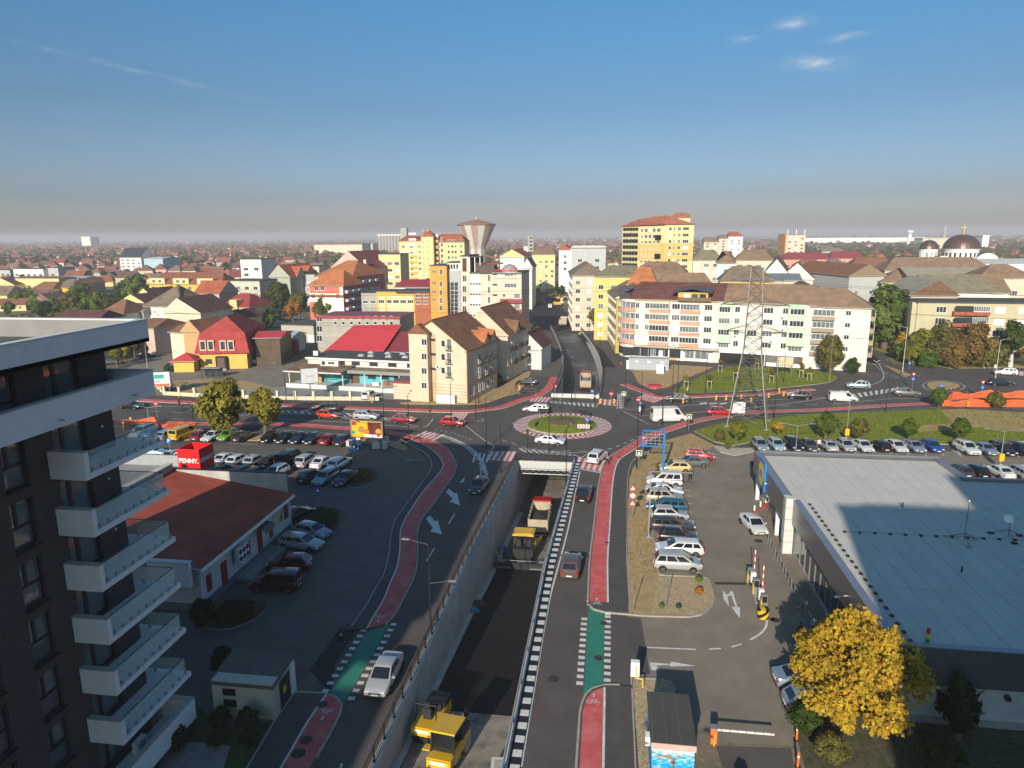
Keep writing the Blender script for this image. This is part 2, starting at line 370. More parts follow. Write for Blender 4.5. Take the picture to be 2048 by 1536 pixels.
mb.b(.14,.62,44.0,44.5,.004,.010); mb.b(.14,.62,53.6,54.3,.004,.010)
struct(mb.build('crossing_marks',white_m))
# far piece v>=54.3 : follows the roundabout to the right and along the street
edgeL=smooth([(-1.27,55.6)]+GP([(1181,1120),(1188,1060),(1200,962),(1213,922),(1238,903),(1290,873),(1335,856),(1400,838),(1500,824),(1647,818),(1770,810),(1860,806)]),6)
def lanes(line,nm,wr=1.55,ww=.18,wa=1.7,h=.11):
 mb=MB(); ribbon(mb,line,.0,wr+ww+wa,h,0,0.); struct(mb.build('pavement'+nm,asph_walk))
 mb=MB(); ribbon(mb,line,.08,wr,h+.005); struct(mb.build('cycle_lane'+nm,red_m))
 mb=MB(); ribbon(mb,line,wr+.02,wr+ww,h+.006); struct(mb.build('lane_line'+nm,white_m))
 kerb('kerb'+nm,offs(line,-.08))
lanes(edgeL,'')
mb=MB(); mb.prism([(-1.3,54.95),(-.9,54.45),(-.3,54.2),(.3,54.1),(2.1,54.0),(2.1,56.5),(-1.3,56.5)],0,.108); struct(mb.build('pavement',asph_walk))
kerb('kerb',[(-1.35,55.2),(-1.0,54.5),(-.3,54.1),(.3,54.0),(2.1,53.95)]+GP([(1290,1233),(1381,1235),(1406,1230),(1426,1210),(1429,1198),(1416,1155),(1318,1152),(1305,1058),(1294,1000),(1297,951),(1314,938),(1334,919)]),.15,.13)
kerb('kerb_edging',offs(edgeL,3.5)[:34],.1,.13)
poly('soil_strip',[(1257,1229),(1280,1231),(1381,1233),(1406,1228),(1425,1209),(1428,1198),(1415,1157),(1317,1154),(1303,1058),(1292,1000),(1295,951),(1312,938),(1332,919),(1376,914),(1406,904),(1428,891),(1383,868),(1330,882),(1292,905),(1266,936),(1259,960),(1256,1010),(1255,1120)],.10,sand_m,0.)
poly('gravel_bed',[(1318,1156),(1416,1158),(1428,1199),(1424,1209),(1405,1227),(1380,1232),(1306,1230),(1312,1180)],.104,gravel_m)
poly('gravel_bed_near',[(1265,1361),(1336,1361),(1346,1376),(1352,1392),(1300,1392),(1304,1490),(1312,1600),(1282,1600)],.06,gravel_m,0.)
kerb('kerb',GP([(1262,1358),(1336,1359),(1348,1374),(1354,1395)]),.14,.10)
# brick-paved apron near the kiosk
poly('paved_apron',[(1392,1484),(1590,1492),(1640,1620),(1380,1620)],.010,M('clay_pavers',(.20,.165,.12),.9,.25,4.,.3,stain=.5,scol=(.09,.08,.065),sscale=.6))
poly('ramp_strip',[(1432,1492),(1582,1497),(1600,1620),(1470,1620)],.016,asph)
# --- left cycle lane and pavement
LW=[(822,879),(855,894),(878,913),(887,931),(878,949),(850,981),(827,1014),(810,1042),(802,1065),(801,1098),(796,1134),(782,1167),(769,1200),(750,1233),(735,1260)]
LR=[(857,879),(889,895),(904,913),(911,931),(904,954),(886,979),(865,1009),(843,1037),(833,1063),(833,1103),(831,1134),(822,1164),(803,1200),(788,1230),(766,1252)]
lw=GS(LW); lr=GS(LR)
LE=[(800,878),(835,898),(857,912),(864,936),(845,966),(827,992),(808,1018),(791,1042),(783,1073),(779,1108),(769,1149),(752,1178),(741,1200),(722,1230),(700,1261)]
le=GS(LE)
mb=MB(); strip(mb,lw,lr,.118,0,0); struct(mb.build('cycle_lane',red_m))
mb=MB(); strip(mb,le,lw,.11,0,0); struct(mb.build('pavement',asph_walk))
mb=MB(); strip(mb,offs(lw,.12),lw,.121); struct(mb.build('lane_line',white_m))
kerb('kerb',offs(lr,-.12)); kerb('kerb_edging',offs(le,.05),.12,.135)
gw=GP([(735,1260),(766,1252),(787,1232),(683,1413),(672,1398),(655,1390)])
LGa=GP([(735,1261),(700,1320),(655,1391)]); LGb=GP([(779,1248),(735,1326),(684,1412)])
mb=MB(); strip(mb,smooth(LGa,6),smooth(LGb,6),.007); struct(mb.build('cycle_crossing',green_m))
mb=MB()
for side,off in ((LGa,-.55),(LGb,.55)):
 ln=resample(smooth(side,8),.86)
 for i,p in enumerate(ln):
  mb.box((p[0]+off*.62,p[1],.008),(.48,.36,.004))
struct(mb.build('crossing_marks',white_m))
LW2=GS([(655,1391),(634,1422),(612,1456),(568,1532),(520,1610)]); LR2=GS([(684,1413),(678,1430),(657,1469),(622,1532),(580,1610)])
mb=MB(); mb.prism(LW2+[LR2[-1]]+LR2[::-1]+GP([(675,1399)]),0,.118,0,1); struct(mb.build('cycle_lane',[red_m,kerb_m]))
mb=MB(); strip(mb,offs(LW2,.14),LW2,.121); struct(mb.build('lane_line',white_m))
LE2=GS([(592,1386),(575,1410),(550,1446),(500,1532),(450,1610)])
mb=MB(); strip(mb,LE2,LW2,.11,0,0); struct(mb.build('pavement',asph_walk))
kerb('kerb',GP([(592,1386),(655,1389),(674,1397),(686,1413),(679,1434),(660,1470),(625,1532)])); kerb('kerb_edging',offs(LE2,.05),.12,.135)
# --- roundabout
def c_of(px): a=[G(*p) for p in px]; return (sum(p[0] for p in a)/len(a),sum(p[1] for p in a)/len(a))
RC=c_of([(1029,851),(1223,851),(1123,878),(1124,826)])
def ringpoly(r,n=72,c=None): c=c or RC; return [(c[0]+r*math.cos(2*PI*i/n),c[1]+r*math.sin(2*PI*i/n)) for i in range(n)]
ro,ri=8.15,5.85
mb=MB(); mb.prism(ringpoly(ro),0,.06); struct(mb.build('roundabout_apron',M('apron_red',(.36,.06,.065),.8,.15,1.5,.1)))
mb=MB(); n=48
for i in range(n):        # white chevrons on the apron
 a0=2*PI*i/n; da=2*PI/n*.5; rm=(ro+ri)/2; sk=2*PI/n*.55
 P=lambda r,a:(RC[0]+r*math.cos(a),RC[1]+r*math.sin(a),.066)
 mb.quad(P(ri,a0+sk),P(rm,a0),P(rm,a0+da),P(ri,a0+sk+da)); mb.quad(P(rm,a0),P(ro-.15,a0+sk),P(ro-.15,a0+sk+da),P(rm,a0+da))
 mb.quad(P(ro-.12,a0),P(ro,a0),P(ro,a0+2*PI/n),P(ro-.12,a0+2*PI/n))
struct(mb.build('apron_chevrons',white_m))
mb=MB(); pr=[(ri,.06),(ri,.2),(ri-.2,.2),(ri-.25,.16),(3.,.55),(2.45,.6)]; mb.lathe(pr,64,0,RC); struct(mb.build('roundabout_lawn',grass_m))
mb=MB(); mb.lathe([(ri+.02,.06),(ri+.02,.21),(ri-.16,.21)],64,0,RC); struct(mb.build('roundabout_kerb',M('kerb_yellow',(.40,.34,.2),.85,.2,2.)))
mb=MB(); mb.lathe([(2.45,.58),(2.4,.68),(1.2,.8),(.0,.84)],40,0,RC); struct(mb.build('planting_bed',M('bed_soil',(.17,.10,.06),.95,.5,3.,.8,stain=.6,scol=(.1,.12,.04),sscale=2.)))
# --- left street: cycle lanes, pavement and verge
UL=GS([(200,795),(337,801),(406,804),(556,808),(703,814),(905,821),(960,818),(1000,812),(1033,800),(1068,790),(1090,775),(1100,755)])
mb=MB(); ribbon(mb,UL,0.,1.7,.116,0,0.); struct(mb.build('cycle_lane',red_m))
mb=MB(); ribbon(mb,UL,-3.2,0.,.11,0,0.); struct(mb.build('pavement',asph_walk)); kerb('kerb',offs(UL,1.8))
DL=GS([(230,846),(400,852),(548,852),(703,862),(766,868),(822,880)])
mb=MB(); ribbon(mb,DL,-1.7,0.,.116,0,0.); struct(mb.build('cycle_lane',red_m)); kerb('kerb',offs(DL,-1.8))
mb=MB(); ribbon(mb,DL,0.,2.2,.11,0,0.); struct(mb.build('pavement',asph_walk))
poly('verge',[(250,872),(330,868),(420,866),(560,870),(700,872),(790,880),(830,905),(810,902),(770,889),(700,887),(560,883),(420,880),(250,883)],.10,sand_m,0.)
poly('island_soil',[(800,912),(818,894),(836,904),(852,918),(846,922),(812,921)],.12,M('soil_dark',(.15,.12,.08),.95,.25,1.5,.4),0.,side=kerb_m)
# --- right street
UR=GS([(1254,768),(1300,785),(1330,793),(1431,790),(1520,787),(1567,782),(1620,777)])
mb=MB(); ribbon(mb,UR,0.,1.6,.116,0,0.); struct(mb.build('cycle_lane',red_m)); kerb('kerb',offs(UR,1.7))
mb=MB(); ribbon(mb,UR,-2.,0.,.11,0,0.); struct(mb.build('pavement',asph_walk))
lawn=GP([(1344,785),(1396,757),(1431,741),(1470,734),(1548,736),(1615,740),(1671,752),(1660,764),(1607,772),(1500,782),(1400,787)])
mb=MB(); mb.prism(smooth(lawn,4,True),0,.13,0,1); struct(mb.build('lawn',[grass_m,kerb_m]))
poly('soil_plot',[(1264,741),(1320,729),(1426,735),(1381,754),(1337,774),(1300,779),(1276,766)],.12,sand_m,0.)
lawn2=GP([(1388,863),(1431,850),(1500,842),(1620,829),(1767,824),(1888,819),(2060,826),(2240,850),(2240,893),(2048,884),(1901,890),(1700,882),(1505,884),(1464,893),(1428,884)])
mb=MB(); mb.prism(lawn2,0,.12,0,1); struct(mb.build('lawn',[grass_m,kerb_m]))
poly('bare_patch',[(1890,820),(2060,828),(2200,850),(2200,868),(2048,866),(1960,856),(1890,862),(1835,864),(1845,852),(1905,846)],.124,sand_m,sm=4)
poly('parking_end_bed',[(1426,892),(1464,897),(1505,897),(1508,904),(1470,912),(1440,905)],.10,M('pale_stones',(.42,.38,.3),.95,.3,4.,.5),0.)
# --- small roundabout at the right
poly('traffic_island',[(1855,768),(1870,764),(1890,764),(1912,768),(1920,773),(1908,778),(1880,780),(1858,776)],.14,sand_m,0.,sm=3,side=stripes('kerb_yellow_black',(.5,.36,.06),(.05,.05,.05),1.2,0))
poly('median_island',[(1768,731),(1776,733),(1822,750),(1812,754),(1798,750)],.14,sand_m,0.,side=stripes('kerb_yellow_black',(.5,.36,.06),(.05,.05,.05),1.2,0))
poly('verge',[(1716,690),(1790,712),(1850,728),(1900,737),(2100,735),(2100,716),(1900,716),(1800,690),(1755,672)],.10,M('dry_verge',(.26,.23,.07),.95,.4,1.5,.5),0.)
poly('paved_forecourt',[(470,783),(575,772),(820,785),(825,800),(560,795),(330,790)],.02,M('forecourt',(.27,.26,.26),.85,.25,1.2,.2,stain=.6,scol=(.17,.17,.18),sscale=.5))
poly('yard_ground',[(250,795),(470,783),(575,772),(600,690),(560,660),(520,640),(330,690),(250,740)],.012,M('yard',(.21,.185,.15),.9,.15,.5,.2,stain=.5,scol=(.14,.12,.10),sscale=.15))
poly('yard_soil',[(345,762),(420,757),(490,762),(560,778),(480,792),(360,787)],.016,sand_m)
poly('apartment_forecourt',[(1205,660),(1228,712),(1330,730),(1440,736),(1700,745),(1740,720),(1700,700),(1300,690)],.012,asph_walk)
poly('planted_edge',[(1025,800),(1050,770),(1062,745),(1055,742),(1000,775),(905,798),(800,806),(800,809),(960,809)],.10,sand_m,0.)
# --- street running away, dirt road works beyond
def gnd(name,pts,z,m): return poly(name,pts,z,m)
gnd('road_far',[(1096,662),(1152,655),(1134,625),(1110,605),(1092,585),(1050,582),(1052,605),(1065,640)],.02,asph_new)
gnd('road_far_dirt',[(1049,584),(1092,585),(1082,560),(1082,542),(1066,528),(1052,540),(1050,560)],.03,sand_m)
poly('carriageway_new',[(1150,656),(1205,700),(1232,735),(1203,735),(1196,705),(1176,684),(1150,664)],.006,asph_new)
poly('carriageway_old',[(1066,700),(1105,700),(1128,715),(1130,740),(1118,775),(1108,792),(1066,792),(1062,760)],.006,M('asphalt_pale',(.115,.10,.085),.9,.12,.6,.2))
poly('street_side',[(258,800),(330,720),(380,680),(420,640),(395,640),(330,680),(240,735),(200,760)],.010,asph)
poly('street_right',[(1716,712),(1790,735),(1760,700),(1725,670),(1700,640),(1685,640),(1700,680)],.02,asph)
# ------------------------------------------------------------------ painted road markings
mk=MB(); zz=.009
W=lambda pts,w=.14,z=zz: ribbon(mk,GS(pts,4),-w/2,w/2,z)
W([(1042,1534),(1071,1360),(1099,1200),(1120,1120),(1138,1050),(1151,985),(1160,942)],.14)
W([(1151,936),(1203,946)],.3)
def D(pts,on=1.2,off=1.2,w=.14): dashes(mk,GS(pts,6),on,off,w,zz)
def gq(*pts): mk.add([(*G(*p),zz) for p in pts],[tuple(range(len(pts)))])
# give-way / circulating dashes
D([(1198,905),(1225,896),(1255,884),(1282,872)],1.,1.)
D([(1005,880),(1045,893),(1080,900),(1130,902),(1190,902)],1.,1.3,.12)
# lane arrows on the left carriageway
def arrow_at(p,q,w=1.):
 a,b=Vector(G(*p)),Vector(G(*q)); d=(b-a); L=d.length; d/=L; nrm=Vector((d.y,-d.x))
 def pt(s,t): x=a+d*s*L+nrm*t*w; return (x.x,x.y,zz)
 mk.add([pt(0,-.22),pt(0,.22),pt(.55,.2),pt(.55,-.2)],[(3,2,1,0)]); mk.add([pt(.5,-.55),pt(.5,.55),pt(1,0)],[(2,1,0)])
gq((892,984),(898,977),(909,987),(914,985),(920,1011),(899,1003),(906,998))
gq((852,1037),(860,1031),(870,1043),(875,1040),(884,1069),(861,1063),(866,1056))
gq((919,965),(929,955),(928,964))
for a,b in (((910,1027),(897,1048)),((869,1096),(853,1122)),((684,1527),(675,1560)),((948,968),(935,987))): W([a,b],.15)
# edge lines and hatched islands left of the underpass mouth
W([(1000,985) if False else (953,986),(960,960),(962,945),(957,925),(940,903),(915,886),(880,872),(850,868)],.14)
blk=MB()
hl=GS([(838,868),(880,872),(915,886),(940,903),(957,925),(962,945)],6)
for i,p in enumerate(resample(hl,.7)[:-1]):
 q=resample(hl,.7)[i+1]; mk.box(((p[0]+q[0])/2+.5,(p[1]+q[1])/2+.25,zz),(.42,.62,.003),0,math.atan2(q[1]-p[1],q[0]-p[0]))
W([(905,826),(930,850),(968,880),(988,893),(975,905)],.12)
for t in range(7):
 x=960+t*3.6; gq((952+t*3,922+t*4.6),(962+t*2.2,917+t*4.6),(965+t*2,920+t*4.6),(954+t*3,925+t*4.6))
def hatch(a,b,c,d,n,f=.5):
 """parallel bars between edge a-b and edge c-d"""
 A,B,Cc,Dd=(Vector(G(*p)) for p in (a,b,c,d))
 for i in range(n):
  t0,t1=i/n,(i+f)/n
  P=[A+(B-A)*t0,A+(B-A)*t1,Cc+(Dd-Cc)*t1,Cc+(Dd-Cc)*t0]; mk.add([(p.x,p.y,zz) for p in P],[(0,1,2,3)])
hatch((1037,897),(1150,908),(1050,905),(1165,913),9); W([(1037,896),(1140,905),(1182,903)],.12); W([(1182,903),(1164,914),(1150,911)],.12)
hatch((1098,803),(1192,808),(1104,806),(1193,815),10); W([(1098,802),(1196,808)],.12); W([(1196,807),(1193,815)],.12)
hatch((1236,788),(1238,818),(1243,788),(1246,818),9); W([(1236,787),(1234,818)],.12)
hatch((560,821),(690,827),(563,825),(700,833),10); hatch((690,826),(790,838),(700,832),(800,842),7)
W([(556,820),(690,826),(790,838),(800,843),(690,833),(560,826)],.12); W([(280,812),(406,814),(556,820)],.12); W([(560,838),(700,845),(830,855)],.13)
D([(300,822),(420,828),(540,832)],2.,2.5,.12); D([(345,838),(548,843)],2,3,.12)
W([(800,843),(830,852),(852,853),(866,838)],.14); W([(940,834),(965,838),(962,844),(948,838)],.1)
D([(870,860),(905,866),(945,880)],.7,.7,.12)
hatch((950,905),(985,909),(944,925),(980,925),4,.45)
# zebra crossings: white bars over red ground
zr=MB()
def zebra(a,b,c,d,n,f=.5,z=.007):
 A,B,Cc,Dd=(Vector(G(*p)) for p in (a,b,c,d)); zr.add([(p.x,p.y,z) for p in (A,B,Dd,Cc)],[(0,1,2,3)])
 for i in range(n):
  t0,t1=(i+.2)/n,(i+.2+f)/n
  P=[A+(B-A)*t0,A+(B-A)*t1,Cc+(Dd-Cc)*t1,Cc+(Dd-Cc)*t0]; mk.add([(p.x,p.y,z+.005) for p in P],[(0,1,2,3)])
zebra((1155,914),(1215,921),(1148,934),(1205,944),5)
zebra((980,903),(1035,903),(970,920),(1025,923),5)
zebra((1068,792),(1103,795),(1058,803),(1094,805),5)
zebra((1197,798),(1235,800),(1195,809),(1234,812),4)
zebra((1300,784),(1335,795),(1272,796),(1308,806),7,.45)
zebra((850,862),(892,870),(828,872),(868,882),5)
zebra((912,824),(938,826),(892,840),(925,843),5)
zebra((1700,711),(1716,709),(1716,716),(1775,719),6); zebra((2020,742),(2100,745),(2020,750),(2100,754),5)
zebra((1282,868),(1330,858),(1300,880),(1350,864),6,.45) if False else None
struct(zr.build('crossing_ground',red_m))
# right street
W([(1238,818),(1300,818),(1376,811),(1500,802),(1660,794)],.13); W([(1300,828),(1376,826),(1500,815),(1600,804),(1690,789)],.16)
W([(1247,823),(1284,841)],.14); D([(1284,841),(1300,850)],.6,.6); D([(1395,803),(1540,796)],2,3,.12); D([(1500,815),(1560,812),(1690,806)],2.5,3,.13)
W([(1690,806),(1800,797),(1930,803)],.12); hatch((1690,790),(1795,775),(1700,798),(1790,783),9)
W([(1270,829),(1320,835),(1300,838)],.12); W([(1722,688),(1752,720),(1767,748),(1760,763),(1730,773)],.13); W([(1745,726),(1770,745),(1800,756)],.1)
W([(1797,755),(1825,750),(1840,753)],.1); W([(1845,770),(1858,763),(1890,761),(1915,765),(1930,773),(1915,781),(1880,783),(1855,779),(1845,770)],.12)
for x in (1380,1400,1420): gq((x+20,806),(x+34,805),(x+33,808),(x+19,809))
# parking bays
for i in range(12):
 x=1534+i*34.6; W([(x,901),(x+8,912)],.12)
for i in range(5): W([(1905+i*36,900),(1925+i*38,914)],.12)
for y in (1145,1063,1041,1024,1007,992,981): W([(1370+ (y-981)*.13,y),(1381+(y-981)*.13,y+.5)],.12)
W([(1420,908),(1435,917)],.1); W([(1404,915),(1420,925)],.1)
W([(1294,1295),(1392,1299)],.16); W([(1418,1298.5),(1442,1297)],.16); W([(1463,1294),(1483,1288)],.16); W([(1500,1280),(1520,1268),(1531,1255),(1534,1240),(1530,1236)],.18)
gq((1446,1181),(1454,1190),(1458,1188),(1460,1183),(1465,1182),(1475,1214),(1480,1215),(1480,1237),(1463,1214),(1471,1214),(1462,1190),(1455,1193),(1458,1213),(1447,1198))
gq((1299,1325),(1341,1328),(1341,1323),(1391,1332),(1340,1333),(1340,1330),(1313,1331),(1320,1341),(1303,1341))
W([(560,884),(607,886)],.14); W([(455,886),(515,889)],.1)
struct(mk.build('road_markings',white_m))
# bicycle symbols and arrows on the lanes
def bike(name,px,flip=1,s=1.,z=.124,dirv=1):
 mb=MB(); c=G(*px)
 def P(x,y): return (c[0]+x*s*flip,c[1]+y*s*dirv,z)
 def seg(a,b,w=.05):
  a,b=Vector(P(*a)),Vector(P(*b)); d=(b-a).normalized(); n=Vector((-d.y,d.x,0))*w*s/2; mb.quad(a-n,b-n,b+n,a+n)
 for cx in (-.36,.36):
  pts=[(cx+.22*math.cos(t*PI/8),.22*math.sin(t*PI/8)) for t in range(17)]
  for a,b in zip(pts,pts[1:]): seg(a,b)
 for a,b in (((-.36,0),(-.1,.34)),((-.1,.34),(.28,.34)),((.28,.34),(0,0)),((0,0),(-.36,0)),((0,0),(-.14,.44)),((.36,0),(.24,.48)),((.24,.48),(.36,.5)),((-.22,.44),(-.06,.44))): seg(a,b)
 for a,b in (((0,.75),(0,1.2)),): seg(a,b,.12)
 mb.add([P(-.17,1.1),P(.17,1.1),P(0,1.4)],[(0,1,2)]); struct(mb.build(name,white_m))
bike('bicycle_symbol',(1187,1408),1,.75); bike('bicycle_symbol',(1193,1210),1,.75); bike('bicycle_symbol',(763,1234),-1,.75,.124,-1); bike('bicycle_symbol',(655,1423),-1,.75,.124,-1)
# manholes and patches
mh=M('manhole_iron',(.05,.042,.038),.7,.3,6.)
for p,r,z in (((1197,1316),.34,.008),((1207,1246),.3,.014),((1107,1358),.4,.006),((1214,1087),.2,.119),((1244,931),.3,.119),((1238,916),.3,.119),((1517,1082),.45,.006),((1550,1240),.4,.006),((1545,1239),.2,.006),((612,1483),.4,.121),((597,1510),.45,.121),((645,1412),.35,.121),((692,1252),.25,.006),((420,1500),.4,.02),((420,1530),.4,.02)):
 c=G(*p); mb=MB(); mb.prism(ringpoly(r,20,c),z,z+.004); struct(mb.build('manhole_cover',mh))
for pts in ([(1429,1164),(1492,1165),(1493,1170),(1430,1169)],[(705,905),(709,905),(709,908),(705,908)]):
 poly('drain_channel',pts,.010,mh)
poly('asphalt_patch',[(1208,1232),(1282,1236),(1300,1348),(1208,1356)],.0045,asph)
poly('asphalt_patch',[(665,1395),(620,1340),(680,1255),(712,1262),(668,1330)],.006,asph_new)
# ================================================================== UNDERPASS
def wallrun(name,A,B,z0f,z1f,m,parent=None):
 """wall between plan lines A (inner) and B (outer)"""
 mb=MB(); n=len(A)
 for L,fl in ((A,0),(B,1)):
  vs=[(p[0],p[1],z0f(p)) for p in L]+[(p[0],p[1],z1f(p)) for p in L]
  mb.add(vs,[(i,i+1,n+i+1,n+i) if fl else (i+1,i,n+i,n+i+1) for i in range(n-1)])
 mb.add([(p[0],p[1],z1f(p)) for p in A]+[(p[0],p[1],z1f(p)) for p in B],[(i,i+1,n+i+1,n+i) for i in range(n-1)])
 for k in (0,n-1): mb.add([(A[k][0],A[k][1],z0f(A[k])),(A[k][0],A[k][1],z1f(A[k])),(B[k][0],B[k][1],z1f(B[k])),(B[k][0],B[k][1],z0f(B[k]))],[(0,1,2,3)])
 return mb.build(name,m,parent)
vv=[15+i*2. for i in range(40)]+[93.4]
tz=lambda p:FZ(p[1])
up=thing('underpass','sunken concrete underpass ramp with retaining walls, being resurfaced, leading under the roundabout','underpass')
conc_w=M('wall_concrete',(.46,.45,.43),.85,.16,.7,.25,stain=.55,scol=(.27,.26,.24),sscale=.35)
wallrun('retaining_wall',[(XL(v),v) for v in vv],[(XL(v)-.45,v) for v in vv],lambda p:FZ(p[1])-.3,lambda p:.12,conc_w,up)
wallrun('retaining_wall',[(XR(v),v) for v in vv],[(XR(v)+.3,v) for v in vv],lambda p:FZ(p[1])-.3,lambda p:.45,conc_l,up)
vt=[93.4+i*4.06 for i in range(11)]
tl=lambda v:XL(93.4)+(RL[0][0]-XL(93.4))*(v-93.4)/40.6; tr=lambda v:XR(93.4)+(RR[0][0]-XR(93.4))*(v-93.4)/40.6
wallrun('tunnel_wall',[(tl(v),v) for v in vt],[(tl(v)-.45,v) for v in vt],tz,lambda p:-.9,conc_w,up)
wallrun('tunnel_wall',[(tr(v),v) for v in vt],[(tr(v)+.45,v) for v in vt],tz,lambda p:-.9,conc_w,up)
mb=MB(); strip(mb,[(tl(v)-.5,v) for v in vt],[(tr(v)+.5,v) for v in vt],-.1); strip(mb,[(tr(v)+.5,v) for v in vt],[(tl(v)-.5,v) for v in vt],-1.); mb.b(XL(93.4)-.4,XR(93.4)+.4,93.35,93.6,-1.,.10); mb.build('tunnel_deck',conc,up)
def floorseg(name,v0,v1,m,dz=0.,il=0.,ir=0.):
 n=max(2,int((v1-v0)/2)); vs_=[v0+(v1-v0)*i/n for i in range(n+1)]
 f=lambda v:(XL(v),XR(v)) if v<=93.4 else (tl(v),tr(v))
 mb=MB(); strip(mb,[(f(v)[0]+il,v) for v in vs_],[(f(v)[1]-ir,v) for v in vs_],lambda p:FZ(p[1])+dz); return struct(mb.build(name,m,None))
floorseg('underpass_floor',15,134,M('milled_base',(.17,.15,.13),.9,.2,.9,.4,stain=.7,scol=(.33,.30,.26),sscale=.35))
floorseg('fresh_asphalt',44.6,74.,M('asphalt_fresh',(.013,.012,.012),.75,.15,3.,.3),.03,.55,.15)
floorseg('underpass_gutter',15,93,conc_l,.05,.0,7.0)
# near light concrete slurry patch
floorseg('slurry_patch',36,44.6,M('slurry',(.33,.29,.24),.9,.2,.8,.4,stain=.8,scol=(.10,.09,.085),sscale=.6),.012,.55,.3)
mb=MB(); strip(mb,RL,RR,lambda p:FZ(p[1])); struct(mb.build('ramp_floor',M('ramp_wet',(.05,.047,.048),.55,.25,.4,.3,stain=.8,scol=(.20,.19,.185),sscale=.12)))
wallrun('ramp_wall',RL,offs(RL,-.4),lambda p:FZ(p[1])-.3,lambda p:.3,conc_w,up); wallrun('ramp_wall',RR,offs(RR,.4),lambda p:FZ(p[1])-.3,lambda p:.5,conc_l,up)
mb=MB(); mb.b(RL[0][0]-.3,RR[0][0]+.3,133.5,134.,-1.,.75); mb.build('headwall',conc_l,up)
# black and white kerb along the right wall
kb=thing('striped_kerb','long black and white striped kerb beside the right underpass wall','kerb')
bmesh_=[None,None]
for i,v in enumerate([16+.62*k for k in range(125)]):
 k=i%2
 if bmesh_[k] is None:
  mb=MB(); mb.b(.4,1.0,0,.61,0,.15); bmesh_[k]=mb.mesh('kerb_block',white_m if k else black_m)
 link('kerb_block',bmesh_[k],kb,(XR(v)+.03,v,0))
# railing on the left wall: posts with plates, rails and bars
def railing(name,label,line,zf,h=1.05,posts=2.0,cat='railing',m=black_m,bars=.14):
 ln=resample(line,.5); r=thing(name,label,cat)
 mb=MB()
 for z in (.12,h): mb.tube([(p[0],p[1],zf(p)+z) for p in ln[::4]+[ln[-1]]],.03,4)
 mb.build('rail',m,r)
 pts=resample(line,posts); pm=MB(); pm.b(-.04,.04,-.05,.05,0,h+.1); pm.b(-.1,.1,-.1,.1,0,.03); me=pm.mesh('post',m)
 for p in pts: link('post',me,r,(p[0],p[1],zf(p)))
 bm_=MB()
 for p in resample(line,bars): bm_.box((p[0],p[1],zf(p)+h*.56),(.018,.018,h*.85))
 stuff(bm_.build('bars',m,r)); return r
railing('railing','black steel railing along the left wall of the underpass',[(XL(v)-.28,v) for v in vv],lambda p:.12,1.0,2.0)
railing('railing','black steel railing along the left edge of the far ramp',offs(RL,-.2),lambda p:.3,1.0,1.4,bars=.3)
railing('railing','black steel railing along the curved right edge of the far ramp',offs(RR,.2),lambda p:.5,.9,1.4,bars=.3)
railing('railing','black barred railing on the bridge edge above the underpass mouth',[(XL(93.4)-.2,93.5),(XR(93.4)+.2,93.5)],lambda p:.1,1.15,1.3)
# handrail bolted on the right wall
r=thing('guard_rail','grey steel guard rail on the right underpass wall','guard rail')
mb=MB(); mb.tube([(XR(v)+.15,v,.78) for v in vv[::2]],.06,6); mb.build('rail',grey_m,r)
pm=MB(); pm.b(-.05,.05,-.05,.05,.4,.78); me=pm.mesh('post',grey_m)
for v in vv[::2]: link('post',me,r,(XR(v)+.15,v,0))
# fascia of the bridge with ribs and the lattice pipe truss under it
fa=thing('bridge_fascia','white ribbed bridge fascia with lattice truss over the underpass mouth','bridge')
x0,x1=XL(93.4)+.02,XR(93.4)-.02; y=93.2
me=None
for i in range(40):
 w_=(x1-x0)/40
 if me is None:
  mb=MB(); mb.b(.02,w_-.02,-.12,0,-.95,.14); mb.b(.05,w_-.05,-.16,-.12,-.9,.1); me=mb.mesh('rib',M('fascia_white',(.60,.60,.58),.6,.08,1.))
 link('rib',me,fa,(x0+i*w_,y,0))
for zc in (-1.0,-1.62):
 mb=MB(); mb.tube([(x0,y-.35,zc),(x1,y-.35,zc)],.06,6); mb.build('chord',grey_m,fa)
n=9
for i in range(n):
 w_=(x1-x0)/n; mb=MB(); mb.tube([(x0+i*w_,y-.35,-1.62),(x0+(i+.5)*w_,y-.35,-1.0),(x0+(i+1)*w_,y-.35,-1.62)],.04,5); mb.build('diagonal',grey_m,fa)
# ================================================================== BUILDING KIT
WIN={}
def winmesh(w,h,n=2,style='w',sill=True):
 k=(round(w,2),round(h,2),n,style)
 if k in WIN: return WIN[k]
 mb=MB(); fw=.07; d=.07
 fm={'w':frame_w,'d':frame_d,'b':frame_w,'l':frame_w,'r':M('frame_red',(.25,.03,.03),.5,0)}[style]; gm={'w':glass_m,'d':glass_m,'b':blind_m,'l':glass_l,'r':glass_m}[style]
 mb.b(-w/2+fw,w/2-fw,-.02,.0,fw,h-fw,1)
 mb.b(-w/2,w/2,-d,0,0,fw); mb.b(-w/2,w/2,-d,0,h-fw,h); mb.b(-w/2,-w/2+fw,-d,0,fw,h-fw); mb.b(w/2-fw,w/2,-d,0,fw,h-fw)
 for i in range(1,n): x=-w/2+w*i/n; mb.b(x-fw/2,x+fw/2,-d+.01,0,fw,h-fw)
 if sill: mb.b(-w/2-.08,w/2+.08,-.16,0,-.06,0)
 WIN[k]=mb.mesh('window',[fm,gm]); return WIN[k]
